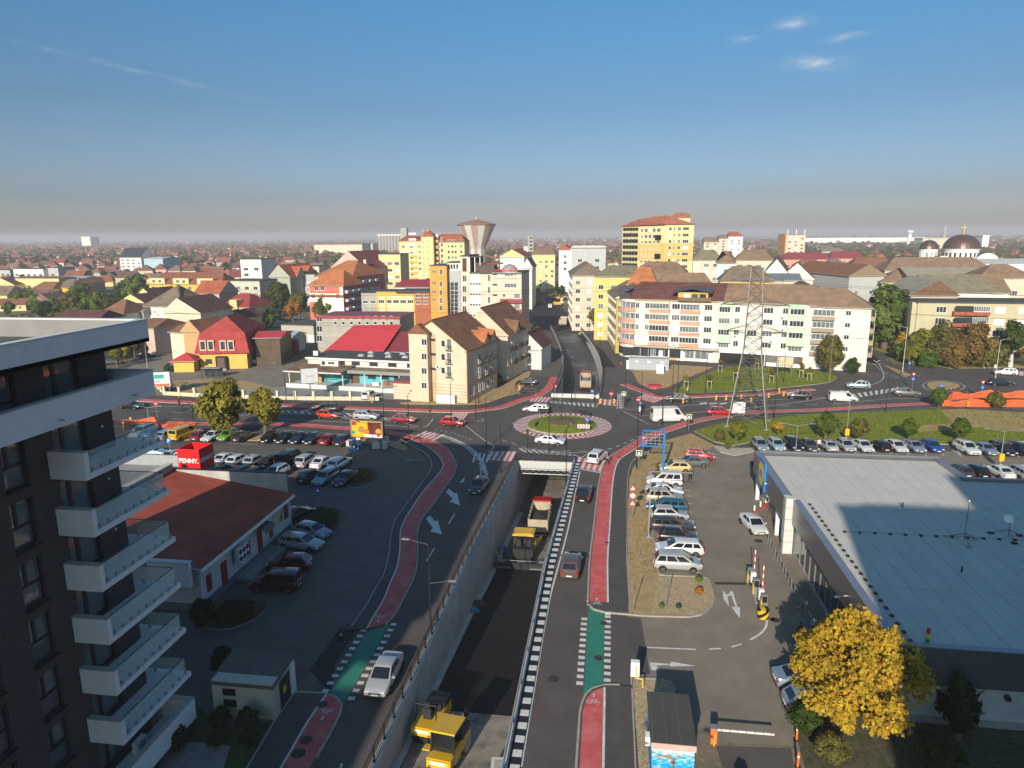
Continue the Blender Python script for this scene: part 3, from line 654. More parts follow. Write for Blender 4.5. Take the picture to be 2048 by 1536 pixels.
def rmat(name,col,row=.33,var=.2):
 if name in MATS: return MATS[name]
 m=mat(name,col,.85,var,.6,.0,stain=.5,scol=tuple(c*.6 for c in col),sscale=.25); n=m.node_tree.nodes; l=m.node_tree.links
 p=n['Principled BSDF']; tc=n.new('ShaderNodeTexCoord'); sx=n.new('ShaderNodeSeparateXYZ'); l.new(tc.outputs['Object'],sx.inputs[0])
 d=n.new('ShaderNodeMath'); d.operation='DIVIDE'; d.inputs[1].default_value=row*.5; l.new(sx.outputs[2],d.inputs[0])
 f=n.new('ShaderNodeMath'); f.operation='FRACT'; l.new(d.outputs[0],f.inputs[0])
 b=n.new('ShaderNodeBump'); b.inputs['Strength'].default_value=.6; b.inputs['Distance'].default_value=.06; l.new(f.outputs[0],b.inputs['Height']); l.new(b.outputs[0],p.inputs['Normal'])
 return m
def wmat(name,col,var=.06): return mat(name,col,.85,var,.5,.05,stain=.25,scol=tuple(c*.72 for c in col),sscale=.3)
class Bd:
 def __init__(s,name,label,p0,p1=None,w=None,rz=0.,d=10.,h=6.,cat='building',group=None,z=0.):
  if p1 is not None:
   dx,dy=p1[0]-p0[0],p1[1]-p0[1]; w=math.hypot(dx,dy); rz=math.atan2(dy,dx)
  s.o=(p0[0],p0[1],z); s.w=w; s.rz=rz; s.d=d; s.h=h; s.r=thing(name,label,cat,(p0[0],p0[1],z),rz,group)
 def world(s,x,y,z=0.):
  c,n=math.cos(s.rz),math.sin(s.rz); return (s.o[0]+x*c-y*n,s.o[1]+x*n+y*c,s.o[2]+z)
 def pix(s,face,px,py,off=0.):
  """point of a facade seen at an image position, in the building's own metres"""
  d=ray(px,py); c,n=math.cos(-s.rz),math.sin(-s.rz)
  ox,oy,oz=-s.o[0],-s.o[1],CAMH-s.o[2]; o=(ox*c-oy*n,ox*n+oy*c); e=(d[0]*c-d[1]*n,d[0]*n+d[1]*c)
  if face=='F': t=(off-o[1])/e[1]
  elif face=='R': t=(s.w+off-o[0])/e[0]
  else: t=(off-o[0])/e[0]
  x,y,z=o[0]+e[0]*t,o[1]+e[1]*t,oz+d[2]*t
  return (x,z) if face=='F' else (y,z)
 def part(s,name,x0,x1,y0,y1,z0,z1,m): return MB().b(x0,x1,y0,y1,z0,z1).build(name,m,s.r)
 def wall(s,m,z1=None,z0=0.): return s.part('wall',0,s.w,0,s.d,z0,z1 or s.h,m)
 def win(s,face,a,z,w,h,n=2,style='w',name='window',off=0.):
  me=winmesh(w,h,n,style)
  if face=='F': return link(name,me,s.r,(a,-.004+off,z),0)
  if face=='R': return link(name,me,s.r,(s.w+.004+off,a,z),PI/2)
  return link(name,me,s.r,(-.004-off,a,z),-PI/2)
 def pwin(s,face,px,py,w,h,n=2,style='w',off=0.):
  a,z=s.pix(face,px,py,off); return s.win(face,a,z-h/2,w,h,n,style,off=off)
 def grid(s,face,cols,rows,w,h,n=2,styles='wwwwlb',skip=.0):
  for a in cols:
   for z in rows:
    if random.random()<skip: continue
    s.win(face,a,z,w,h,n,random.choice(styles))
 def auto(s,faces='FR',fl=2.9,sp=3.2,w=1.4,h=1.4,z0=1.,styles='wwwlb',top=None,n=2,x0=0.,x1=None):
  nf=max(1,int(((top or s.h)-.4-z0+.6)/fl))
  for f in faces:
   L=(s.w if f=='F' else s.d); lo=x0 if f=='F' else 0; hi=(x1 or L) if f=='F' else L
   nc=max(1,int((hi-lo)/sp));
   s.grid(f,[lo+(hi-lo)*(i+.5)/nc for i in range(nc)],[z0+k*fl for k in range(nf)],w,h,n,styles)
 def flat(s,m,over=.15,t=.3,par=None):
  s.part('roof',-over,s.w+over,-over,s.d+over,s.h,s.h+t,m)
  if par:
   z=s.h+t; mb=MB()
   for a in ((-over,s.w+over,-over,-over+.25),(-over,s.w+over,s.d+over-.25,s.d+over),(-over,-over+.25,-over+.25,s.d+over-.25),(s.w+over-.25,s.w+over,-over+.25,s.d+over-.25)): mb.b(*a,z,z+.5)
   mb.build('parapet',par,s.r)
 def roof(s,m,rise,over=.5,hip=.0,axis='x',z=None,ridge=.5,gm=None,hip2=None,y0=None,y1=None,x0=None,x1=None,name='roof'):
  """pitched roof; hip/hip2 = how far each ridge end is pulled in (metres)"""
  z=s.h if z is None else z; hip2=hip if hip2 is None else hip2
  X0=-over if x0 is None else x0; X1=s.w+over if x1 is None else x1; Y0=-over if y0 is None else y0; Y1=s.d+over if y1 is None else y1
  mb=MB(); t=.12
  if axis=='x':
   ym=Y0+(Y1-Y0)*ridge; A=[(X0,Y0,z),(X1,Y0,z),(X1,Y1,z),(X0,Y1,z),(X0+hip,ym,z+rise),(X1-hip2,ym,z+rise)]
   fs=[(0,1,5,4),(2,3,4,5)]; ends=[(3,0,4),(1,2,5)]
  else:
   xm=X0+(X1-X0)*ridge; A=[(X0,Y0,z),(X1,Y0,z),(X1,Y1,z),(X0,Y1,z),(xm,Y0+hip,z+rise),(xm,Y1-hip2,z+rise)]
   fs=[(1,2,5,4),(3,0,4,5)]; ends=[(0,1,4),(2,3,5)]
  B_=[(p[0],p[1],p[2]-t) for p in A]
  mb.add(A,fs);
  for e,hh in zip(ends,(hip,hip2)): mb.add(A,[e],0 if hh>.05 else 1)
  mb.add(A[:4]+B_[:4],[(4,5,1,0),(5,6,2,1),(6,7,3,2),(7,4,0,3)],2); mb.add(B_[:4],[(3,2,1,0)],2)
  return mb.build(name,[m,gm or m,M('eave_trim',(.45,.42,.37),.8,.05)],s.r)
def ac_unit(bd,face,a,z,off=0.):
 k='ac'
 if k not in WIN:
  mb=MB(); mb.b(-.42,.42,-.42,-.06,0,.6); mb.add([(.1+.22*math.cos(i*PI/6)-.1,-.425,.3+.22*math.sin(i*PI/6)) for i in range(12)],[tuple(range(12))],1); mb.b(-.36,-.3,-.4,0,-.05,0); mb.b(.3,.36,-.4,0,-.05,0); WIN[k]=mb.mesh('air_conditioner',[wht,dark])
 loc,rz={'F':((a,-.003+off,z),0),'R':((bd.w+.003+off,a,z),PI/2),'L':((-.003-off,a,z),-PI/2)}[face]
 return link('air_conditioner',WIN[k],bd.r,loc,rz)
def text(name,s,size,m,parent,loc,rot,ext=.02,align='CENTER',bold=0.):
 cu=bpy.data.curves.new(name,'FONT'); cu.body=s; cu.size=size; cu.extrude=ext; cu.align_x=align; cu.align_y='CENTER'; cu.offset=bold; cu.materials.append(m)
 t=bpy.data.objects.new(name,cu); C.objects.link(t); me=bpy.data.meshes.new_from_object(t); bpy.data.objects.remove(t); bpy.data.curves.remove(cu)
 o=link(name,me,parent,loc); o.rotation_euler=rot; return o
# ================================================================== LEFT APARTMENT BLOCK (dark walls, white balconies)
stucco=M('dark_stucco',(.075,.067,.066),.9,.12,14.,.35)
white_r=M('white_render',(.78,.78,.77),.75,.05,2.,stain=.2,scol=(.5,.49,.46),sscale=.5)
roof_mem=M('roof_membrane',(.11,.108,.10),.9,.12,1.5,.1,stain=.3)
LBx,LBw,LB0,LB1=-25.4,-27.4,-10.,34.45
lb=thing('apartment_block','dark grey apartment block with white balcony bands and glass railings in the left foreground','apartment block',(0,0,0))
def facade_x(x,y0,y1,z0,z1,wins,depth,m,parent):
 """wall plane facing +x with real openings"""
 ys=sorted({y0,y1,*[a for w_ in wins for a in w_[:2]]}); zs=sorted({z0,z1,*[a for w_ in wins for a in w_[2:4]]}); mb=MB()
 for a,b in zip(ys,ys[1:]):
  for c,d in zip(zs,zs[1:]):
   ym,zm=(a+b)/2,(c+d)/2
   if any(w_[0]<ym<w_[1] and w_[2]<zm<w_[3] for w_ in wins): continue
   mb.quad((x,a,c),(x,b,c),(x,b,d),(x,a,d))
 for a,b,c,d in wins:
  i=x-depth
  mb.quad((i,a,c),(x,a,c),(x,a,d),(i,a,d)); mb.quad((x,b,c),(i,b,c),(i,b,d),(x,b,d)); mb.quad((i,a,d),(x,a,d),(x,b,d),(i,b,d)); mb.quad((x,a,c),(i,a,c),(i,b,c),(x,b,c))
 return mb.build('wall',m,parent)
wins=[]
FL=[19.6-3*k for k in range(6)]+[1.6]
for zf in [22.6]+FL:
 wins.append((30.15,32.4,zf+.1,zf+2.35));
 for y in (27.05,23.9,20.5,16.5,12.5,8.,3.): wins.append((y,y+1.38,zf-.1,zf+2.3))
facade_x(LBw,LB0,LB1,-1.,25.4,wins,.3,stucco,lb)
mb=MB(); mb.quad((-46,LB1,-1),(-46,LB1,25.4),(LBw,LB1,25.4),(LBw,LB1,-1)); mb.quad((-46,LB0,-1),(LBw,LB0,-1),(LBw,LB0,25.4),(-46,LB0,25.4)); mb.quad((-46,LB1,-1),(-46,LB0,-1),(-46,LB0,25.4),(-46,LB1,25.4)); mb.build('wall',stucco,lb)
room=M('room_dark',(.05,.045,.04),.9,0)
MB().b(-45.9,LBw-.6,LB0+.1,LB1-.1,-.9,25.3).build('interior',room,lb)
curtain=M('curtain',(.42,.39,.34),.9,.1,4.)
pane_m=M('pane_glass',(.10,.13,.14),.03,.0,spec=1.,coat=.5)
def bigwin(y0,y1,z0,z1,door,k):
 x=LBw-.22; o=MB(); fw=.075
 o.b(x-.08,x,y0,y1,z0,z0+fw); o.b(x-.08,x,y0,y1,z1-fw,z1); o.b(x-.08,x,y0,y0+fw,z0+fw,z1-fw); o.b(x-.08,x,y1-fw,y1,z0+fw,z1-fw)
 if door: ym=y0+(y1-y0)*.36; o.b(x-.08,x+.01,ym-.13,ym+.13,z0+fw,z1-fw)
 else:
  zm=z0+(z1-z0)*.46; o.b(x-.08,x+.01,y0+fw,y1-fw,zm-.07,zm+.07); ym=y0+(y1-y0)*.35; o.b(x-.08,x+.01,ym-.09,ym+.09,zm+.07,z1-fw)
 f=o.build('window',frame_d,lb)
 if door: rects=[(y0+fw,ym-.13,z0+fw,z1-fw),(ym+.13,y1-fw,z0+fw,z1-fw)]
 else: rects=[(y0+fw,y1-fw,z0+fw,zm-.07),(y0+fw,ym-.09,zm+.07,z1-fw),(ym+.09,y1-fw,zm+.07,z1-fw)]
 for r_ in rects: MB().b(x-.05,x-.03,r_[0],r_[1],r_[2],r_[3]).build('pane',pane_m,f)
 if (k*7)%3: MB().b(x-.2,x-.17,y0+.1,y0+(y1-y0)*(.45 if k%2 else .8),z0+.1,z1-.1).build('curtain',curtain,f)
 if not door: MB().b(x-.2,LBw+.16,y0-.06,y1+.06,z0-.07,z0-.005).build('sill',frame_d,f)
for i,w_ in enumerate(wins): bigwin(*w_,w_[1]-w_[0]>2,i)
# roof with parapet
mb=MB(); mb.b(-48,LBx,LB0-1,35.55,25.4,25.62); mb.build('roof',roof_mem,lb)
for a in ((LBx-.35,LBx,LB0-1,35.55),(-48,LBx-.35,35.2,35.55),(-48,-47.65,LB0-1,35.2),(-47.65,LBx-.35,LB0-1,LB0-.65)):
 MB().b(*a,25.401,26.6).build('parapet',white_r,lb)
 MB().b(a[0]-.04,a[1]+.04,a[2]-.04,a[3]+.04,26.6,26.67).build('coping',M('coping',(.62,.62,.6),.5,.05,2.),lb)
MB().b(LBx-.4,LBx-.36,LB0,35.2,25.62,26.58).build('parapet_lining',M('parapet_grey',(.22,.215,.2),.85,.08,1.),lb); MB().b(-47.6,LBx-.4,35.14,35.19,25.62,26.58).build('parapet_lining',M('parapet_grey',(.22,.215,.2),.85,.08,1.),lb)
MB().b(LBx-1.15,LBx-.75,34.2,34.6,25.62,26.4).build('roof_outlet',white_r,lb)
# continuous terrace band under the top floor
MB().b(LBw,LBx,LB0,35.55,22.38,22.6).build('terrace_slab',white_r,lb)
MB().b(-46,LBw,LB1,35.55,22.38,22.6).build('terrace_slab',white_r,lb)
for a in ((LBx-.3,LBx,LB0,35.55),(-46,LBx-.3,35.25,35.55)):
 MB().b(*a,22.601,23.75).build('terrace_parapet',white_r,lb); MB().b(a[0]-.03,a[1]+.03,a[2]-.02,a[3]+.03,23.75,23.81).build('coping',M('coping_beige',(.42,.40,.36),.6,.06,2.),lb)
for y in (28.5,33.7): MB().cyl((LBx,y,22.75),(LBx+.22,y,22.72),.05,n=8).build('spout',grey_m,lb)
railglass=bpy.data.materials.new('rail_glass'); railglass.use_nodes=True; MATS['rail_glass']=railglass
n_=railglass.node_tree.nodes; p_=n_['Principled BSDF']; p_.inputs['Base Color'].default_value=(.62,.78,.74,1); p_.inputs['Roughness'].default_value=.02; p_.inputs['IOR'].default_value=1.45; p_.inputs['Alpha'].default_value=.28
clamp=MB().b(-.06,.06,-.05,.05,0,.22).mesh('glass_clamp',grey_m)
for k,zf in enumerate(FL[:6]):
 MB().b(LBw,LBx,29.63,35.85,zf-.29,zf).build('balcony_slab',white_r,lb); MB().b(-33.,LBw,LB1,35.85,zf-.29,zf).build('balcony_slab',white_r,lb)
 MB().b(LBw,LBx,29.63,29.93,zf,zf+1.14).build('balcony_end_wall',white_r,lb); MB().b(LBw-.02,LBx+.03,29.6,29.96,zf+1.14,zf+1.18).build('coping',M('coping_beige',(.42,.40,.36),.6,.06,2.),lb)
 ys=[29.98,31.4,32.8,34.2,35.55]
 for a,b in zip(ys,ys[1:]):
  MB().b(LBx-.16,LBx-.14,a+.01,b-.01,zf+.04,zf+1.1).build('glass_panel',railglass,lb)
 xs=[-33.,-31.6,-30.2,-28.8,-27.4,-26.4,-25.56]
 for a,b in zip(xs,xs[1:]): MB().b(a+.01,b-.01,35.54,35.56,zf+.04,zf+1.1).build('glass_panel',railglass,lb)
 mb=MB(); mb.b(LBx-.175,LBx-.125,29.98,35.56,zf+1.1,zf+1.125); mb.b(-33,LBx-.12,35.525,35.575,zf+1.1,zf+1.125); mb.build('glass_rail_cap',black_m,lb)
 for i in range(9): link('glass_clamp',clamp,lb,(LBx-.13,30.25+i*.66,zf),PI/2)
 for i in range(6): link('glass_clamp',clamp,lb,(-32+i*1.1,35.58,zf))
 MB().b(LBw,LBw+.03,33.5,33.62,zf+1.3,zf+1.42).build('outdoor_socket',wht,lb)
# lowest terrace with solid parapet
MB().b(LBw,LBx,10,35.9,1.3,1.45).build('terrace_slab',white_r,lb)
for a in ((LBx-.3,LBx,10,35.9),(-34,LBx-.3,35.6,35.9)): MB().b(*a,1.451,2.7).build('terrace_parapet',white_r,lb); MB().b(a[0]-.02,a[1]+.02,a[2],a[3]+.02,2.7,2.76).build('coping',M('coping_beige',(.42,.40,.36),.6,.06,2.),lb)
o=thing('air_conditioner','white air conditioner outdoor unit on the lowest terrace of the dark block','air conditioner',(-26.9,32.6,1.45),0)
mb=MB(); mb.b(-.17,.17,-.45,.45,.05,.75); mb.build('casing',wht,o); mb=MB(); mb.cyl((.171,0,.4),(.19,0,.4),.27,n=16); mb.build('fan_grille',M('ac_grey',(.3,.3,.3),.6,0),o)
for dy in (-.35,.35): MB().b(-.17,.17,dy-.04,dy+.04,0,.05).build('foot',black_m,o)
# ================================================================== BLOCKS BEHIND THE VIEWPOINT (only their shade is seen)
for nm,x0,x1,y0,y1,h in (('apartment block behind the viewpoint, seen only by the shade it throws on the near road',-47,-26,-80,-25,27),('stepped apartment block behind the viewpoint that shades the supermarket roof',7.4,60,-50,-20,40.9)):
 b=Bd('apartment_block',nm,(x0,y0),w=x1-x0,d=y1-y0,h=h); b.wall(stucco); b.flat(roof_mem)
 if x0>0: b.part('stair_tower',1.9,52.6,1,29,h+.31,h+1.0,stucco); b.part('upper_storey',12.,52.6,2,28,h+1.0,h+5.4,stucco)
# ================================================================== DISCOUNT STORE ON THE LEFT (red roof)
store=Bd('discount_store','low white store with red tiled roof and grey plinth beside the dark block','store' and (-47.,49.9),w=13.3,d=17.1,h=4.) if False else Bd('discount_store','low white store with red tiled roof and grey plinth beside the dark block',(-47.,49.9),w=13.3,d=17.1,h=3.9,cat='store')
b=store; b.wall(M('store_white',(.60,.60,.585),.8,.06,1.,stain=.2)); b.part('plinth',-.05,b.w+.05,-.05,b.d+.05,0,.75,M('plinth_grey',(.17,.18,.19),.85,.08,1.))
rt=rmat('roof_red_tile',(.36,.075,.045),.34)
mb=MB(); mb.quad((b.w+.55,-.3,4.1),(b.w+.55,b.d+.2,4.1),(0,b.d+.2,6.2),(0,-.3,6.2)); mb.quad((0,-.3,6.0),(0,b.d+.2,6.0),(b.w+.55,b.d+.2,3.9),(b.w+.55,-.3,3.9)); mb.quad((b.w+.55,-.3,3.9),(b.w+.55,b.d+.2,3.9),(b.w+.55,b.d+.2,4.1),(b.w+.55,-.3,4.1),1); mb.quad((0,-.3,6.),(b.w+.55,-.3,3.9),(b.w+.55,-.3,4.1),(0,-.3,6.2),1); mb.build('roof',[rt,wht],b.r)
b.part('parapet',-.3,b.w-.3,b.d+.21,b.d+.55,3.9,6.3,M('parapet_pale',(.40,.39,.37),.85,.12,1.,stain=.4)); b.part('coping',-.35,b.w-.25,b.d+.16,b.d+.6,6.3,6.38,black_m)
b.part('parapet',-.5,.0,-.3,b.d+.21,4.,6.9,conc); b.part('coping',-.6,.1,-.35,b.d+.21,6.9,7.,conc_l)
b.part('front_parapet',b.w-4.,b.w-.3,-.75,-.31,2.6,4.75,white_r); b.part('coping',b.w-4.1,b.w-.25,-.8,-.26,4.75,4.83,M('coping',(.62,.62,.6),.5,.05,2.))
b.part('gutter',b.w+.5,b.w+.66,-.3,b.d+.2,3.78,3.9,wht)
for y in (.1,b.d-.1): MB().cyl((b.w+.12,y,0),(b.w+.12,y,3.8),.06,n=8).build('downpipe',wht,b.r)
doorm=M('door_red',(.32,.02,.02),.6,.05)
for y0,y1,z0,z1 in ((3.35,4.25,.5,2.75),(9.9,10.8,.75,2.95)): b.part('door',b.w,b.w+.06,y0,y1,z0,z1,doorm)
for y in (1.05,7.7,12.3): b.part('window',b.w,b.w+.05,y,y+.75,1.2,2.75,M('shutter_red',(.26,.03,.025),.6,.08,6.));
ac=b.part('condenser',b.w+.3,b.w+.75,5.2,7.0,1.9,3.3,wht)
for i in range(3):
 for j in range(2): MB().cyl((b.w+.751,5.5+i*.6,2.25+j*.68),(b.w+.77,5.5+i*.6,2.25+j*.68),.24,n=14).build('fan',dark,ac)
mb=MB(); mb.b(b.w,b.w+.8,5.3,5.36,1.85,1.9); mb.b(b.w,b.w+.8,6.84,6.9,1.85,1.9); mb.build('bracket',black_m,b.r)
mb=MB(); pts=[(b.w+1.25*math.cos(t*PI/12)*1.,9.4,2.95+.6*math.sin(t*PI/12)) for t in range(7)]
mb.add([(p[0],9.4,p[2]) for p in pts]+[(p[0],11.4,p[2]) for p in pts],[(i,i+1,8+i,7+i) for i in range(6)]); mb.build('door_canopy',M('canopy_brown',(.10,.085,.07),.4,.1),b.r)
b.part('ramp',b.w,b.w+1.7,5.2,12.4,0,.42,paver_m)
mb=MB(); mb.tube([(b.w+1.6,11.2,.42),(b.w+1.6,11.2,1.4),(b.w+1.6,12.4,1.4),(b.w+1.6,12.4,.42)],.03); mb.tube([(b.w+.2,12.4,1.4),(b.w+1.6,12.4,1.4)],.03); mb.build('ramp_rail',grey_m,b.r)
po=b.part('poster',b.w+.001,b.w+.05,13.2,16.6,1.7,3.6,M('poster_cream',(.55,.50,.44),.6,.1,2.)); MB().b(b.w+.051,b.w+.06,15.6,16.58,1.72,3.58).build('poster_panel',M('poster_maroon',(.16,.03,.03),.6,.3,3.),po)
mb=MB()
for i,(y,z,r_) in enumerate(((14.6,2.2,.3),(14.9,2.5,.32),(15.2,2.85,.28),(15.1,2.2,.3))): mb.cyl((b.w+.051,y,z),(b.w+.062,y,z),r_,n=14)
mb.build('poster_bread',M('bread',(.55,.30,.08),.6,.25,5.),po); text('poster_words','ANDROBINA',.34,M('poster_red',(.5,.03,.03),.6,0),po,(b.w+.056,14.3,3.3),(PI/2,0,PI/2),.003)
# lower rear wing with flat roof behind
b2=Bd('store_wing','flat grey rear wing of the discount store behind its red roof',(-66.,60.),w=18.4,d=14.,h=4.2,cat='store'); b2.wall(conc); b2.part('roof',.3,b2.w-.3,.3,b2.d-.3,4.2,4.3,M('roof_pale',(.28,.27,.26),.9,.1,1.))
for a in ((0,b2.w,b2.d-.3,b2.d),(0,b2.w,0,.3),(0,.3,.3,b2.d-.3),(b2.w-.3,b2.w,.3,b2.d-.3)): b2.part('parapet',*a,4.2,5.6,M('parapet_bluegrey',(.30,.31,.32),.8,.08,1.))
# cube sign
sg=thing('store_sign','red open cube sign with white lettering on the discount store roof','sign',(-46.2,70.4,5.6),R(-2))
redS=M('sign_red',(.62,.012,.015),.35,.03,1.,spec=.5)
for nm,a in (('sign_panel',(-1.35,1.35,-1.35,-1.25)),('sign_panel',(-1.35,1.35,1.25,1.35)),('sign_panel',(-1.35,-1.25,-1.25,1.25)),('sign_panel',(1.25,1.35,-1.25,1.25))): MB().b(*a,.0,2.4).build(nm,redS,sg)
MB().b(-1.2,1.2,-1.2,1.2,-.6,.0).build('sign_base',M('plinth_grey',(.17,.18,.19)),sg)
text('lettering','PENNY.',.72,wht,sg,(0,-1.36,1.05),(PI/2,0,0),.01,bold=.02); text('lettering','PENNY.',.72,wht,sg,(1.36,0,1.05),(PI/2,0,PI/2),.01,bold=.02)
# ================================================================== TRANSFORMER HUT
b=Bd('utility_hut','small cream utility hut with dark sloping roof beside the left pavement',(-25.45,37.85),w=4.25,d=3.1,h=2.35,cat='hut'); b.wall(M('hut_cream',(.52,.49,.41),.85,.06,1.,stain=.3))
mb=MB(); mb.add([(-.15,-.15,2.35),(4.4,-.15,2.35),(4.4,3.25,2.75),(-.15,3.25,2.75),(-.15,-.15,2.48),(4.4,-.15,2.48),(4.4,3.25,2.88),(-.15,3.25,2.88)],[(4,5,6,7),(3,2,1,0),(0,1,5,4),(1,2,6,5),(2,3,7,6),(3,0,4,7)]); mb.build('roof',roof_mem,b.r); b.part('wall_top',0.01,4.24,.01,3.09,2.3,2.6,M('hut_cream',(.5,.5,.4)))
for z in (.75,1.55): b.part('vent',.75,1.65,-.03,0,z,z+.5,dark)
b.part('door',b.w,b.w+.05,.9,2.3,.1,2.15,M('door_dark',(.03,.03,.032),.5,.05)); b.part('warning_plate',b.w+.051,b.w+.06,1.3,1.75,1.0,1.5,M('plate_yellow',(.6,.5,.05),.5,0)); b.part('side_panel',b.w,b.w+.08,2.5,3.1,0,2.4,wht)
# ================================================================== SUPERMARKET ON THE RIGHT
clad=M('cladding_grey',(.23,.23,.245),.32,.05,.6,metal=.75); clad_t=M('cladding_top',(.33,.33,.37),.35,.06,.6,metal=.6); memb=M('roof_light_membrane',(.54,.515,.47),.85,.05,.4,stain=.18,scol=(.44,.42,.39),sscale=.25)
b=Bd('supermarket','large flat pale-roofed supermarket with grey metal cladding beside the car park','x' and (18.2,42.9),w=60.,d=40.,h=5.45,cat='supermarket')
b.part('wall',0.35,b.w,.2,33.2,0,4.9,M('market_white',(.55,.55,.53),.8,.06,1.,stain=.25)); b.part('wall',.35,19.3,33.2,40.,0,4.9,M('market_white',(.6,.6,.6)))
b.part('roof',.3,b.w,.1,33.3,4.9,5.35,memb); b.part('roof',.3,19.3,33.3,39.8,4.9,5.345,memb)
# membrane seams: low welded laps
sm_=MB()
for i in range(38): x=1.2+i*1.5; sm_.b(x,x+.06,.3,33.2 if x>19 else 39.6,5.35,5.362)
for y in (8.,16.5,25.5,34.): sm_.b(.5,19 if y>33 else 59,y,y+.05,5.35,5.361)
stuff(sm_.build('roof_seams',M('seam',(.44,.42,.385),.9,.1,2.),b.r))
def fascia(y0,y1,x0=0.,z0=3.25,z1=5.6,t=.45,n=6):
 L=(y1-y0)/n
 for i in range(n):
  MB().b(x0-.08,x0+t-.001,y0+i*L+.012,y0+(i+1)*L-.012,z0,(z0+z1)/2-.01).build('fascia_panel',clad,b.r); MB().b(x0-.08,x0+t-.001,y0+i*L+.012,y0+(i+1)*L-.012,(z0+z1)/2+.01,z1).build('fascia_panel',clad,b.r)
 MB().b(x0-.12,x0+t+.06,y0,y1,z1,z1+.1).build('fascia_cap',clad_t,b.r)
fascia(0,24.6,0.); fascia(25.4,40.,-.75,3.3,5.75,.5,4)
b.part('corner_post',-.75,.15,24.6,25.4,0,5.75,M('post_pale',(.55,.55,.52),.6,.05))
for z in (1.2,2.4,3.6,4.8): b.part('post_joint',-.76,.16,24.59,25.41,z,z+.02,dark)
b.part('entrance_column',-.5,-.1,39.2,39.6,0,3.3,wht); b.part('entrance_column',-.5,-.1,29.,29.4,0,3.3,wht)
b.part('fascia_panel',-.3,19.5,40.,40.25,3.3,5.75,clad); b.part('roof_edge',-.3,19.5,39.85,40.3,5.75,5.85,clad_t); b.part('roof_edge',19.1,19.6,33.3,40.,5.3,5.75,clad_t); b.part('roof_edge',19.1,b.w,33.05,33.5,5.351,5.7,clad)
b.part('front_fascia',0,b.w,-.12,.19,2.9,5.5,M('cladding_dark',(.09,.09,.10),.5,.06,1.)); b.part('front_cap',-.1,b.w,-.18,.3,5.5,5.6,clad_t)
for i in range(14): # glazed front towards the car park
 y=1.2+i*1.62; g=b.part('glazing',.3,.34,y,y+1.5,.3,3.2,glass_m); MB().b(.22,.36,y-.07,y+.0,.0,3.25).build('mullion',grey_m,g)
b.part('plinth',.2,.36,.2,24.6,0,.3,conc)
b.part('entrance_glass',.3,.34,30,38,.1,3.2,glass_l); b.part('entrance_wall',.1,.36,26,29,0,3.2,wht)
for x in (9.2,19.,29.): b.part('buttress',x,x+1.6,-.35,.2,0,2.9,M('market_white',(.6,.6,.6)))
for i in range(3): b.part('wall_lamp',3.0+i*2.,3.25+i*2.,-.2,.19,2.2,2.45,black_m)
b.part('plinth',.3,b.w,.0,.19,0,.5,conc)
for y in (8.2,33.): MB().tube([(-.08,y,4.4),(-.7,y,4.3)],.03).build('lamp_arm',wht,b.r); MB().b(-1.0,-.65,y-.1,y+.1,4.22,4.32).build('fascia_lamp',wht,b.r)
sn=b.part('sign_board',-1.0,-.84,33.2,36.6,3.2,6.4,M('sign_cyan',(.015,.22,.62),.4,0))
MB().cyl((-1.001,34.9,4.8),(-1.03,34.9,4.8),1.35,n=32).build('sign_disc',M('sign_yellow',(.8,.62,.03),.4,0),sn); mb=MB(); mb.lathe([(1.35,0),(1.45,0)],32); o=mb.build('sign_ring',redp,sn,(-1.035,34.9,4.8)); o.rotation_euler=(0,-PI/2,0)
text('sign_lettering','LIDL',.95,blue_sign,sn,(-1.04,34.9,4.8),(PI/2,0,-PI/2),.01,bold=.03)
# roof walkway blocks, lightning rods, mast
lr_=thing('lightning_conductor','dotted line of dark ballast blocks carrying a wire across the supermarket roof','conductor',(18.2,42.9,5.365))
blkm=MB().b(-.12,.12,-.12,.12,0,.12).mesh('ballast_block',black_m)
P1=[(1.35,24.2-i*1.02) for i in range(24)]; P2=[(2.6+i*1.25,17.9-.0*i) for i in range(15)]
for p in P1: link('ballast_block',blkm,lr_,(p[0],p[1],0))
for p in P2: link('ballast_block',blkm,lr_,(p[0],p[1],0))
MB().tube([(p[0],p[1],.13) for p in P1],.012,4).build('wire',black_m,lr_); MB().tube([(p[0],p[1],.13) for p in P2],.012,4).build('wire',black_m,lr_)
def mast(label,px,h,dish):
 c=G(*px,5.37); t=thing('roof_mast',label,'mast',(c[0],c[1],5.365)); MB().cyl((0,0,.1),(0,0,h),.035,n=8).build('pole',M('mast_grey',(.16,.16,.17),.5,0),t)
 for k in range(3):
  a=k*2*PI/3+.4; e=(1.25*math.cos(a),1.25*math.sin(a)); MB().tube([(0,0,.75),(e[0],e[1],.1)],.025,5).build('leg',black_m,t); MB().b(e[0]-.22,e[0]+.22,e[1]-.15,e[1]+.15,0,.12).build('ballast_block',conc if not dish else black_m,t)
 if dish:
  mb=MB(); mb.lathe([(.0,0),(.25,.05),(.38,.14)],16); o=mb.build('dish',wht,t,(-.25,-.2,h-.1)); o.rotation_euler=(R(70),0,R(-30)); MB().b(.05,.2,-.1,.1,h-.8,h-.45).build('antenna_box',wht,t)
 else: MB().cyl((0,0,h),(0,0,h+.14),.06,.02,n=8).build('rod_tip',wht,t)
mast('thin lightning rod on a tripod on the shaded supermarket roof',(1928,1083),3.6,0); mast('satellite dish mast on a ballasted tripod on the supermarket roof',(2016,1075),1.9,1)
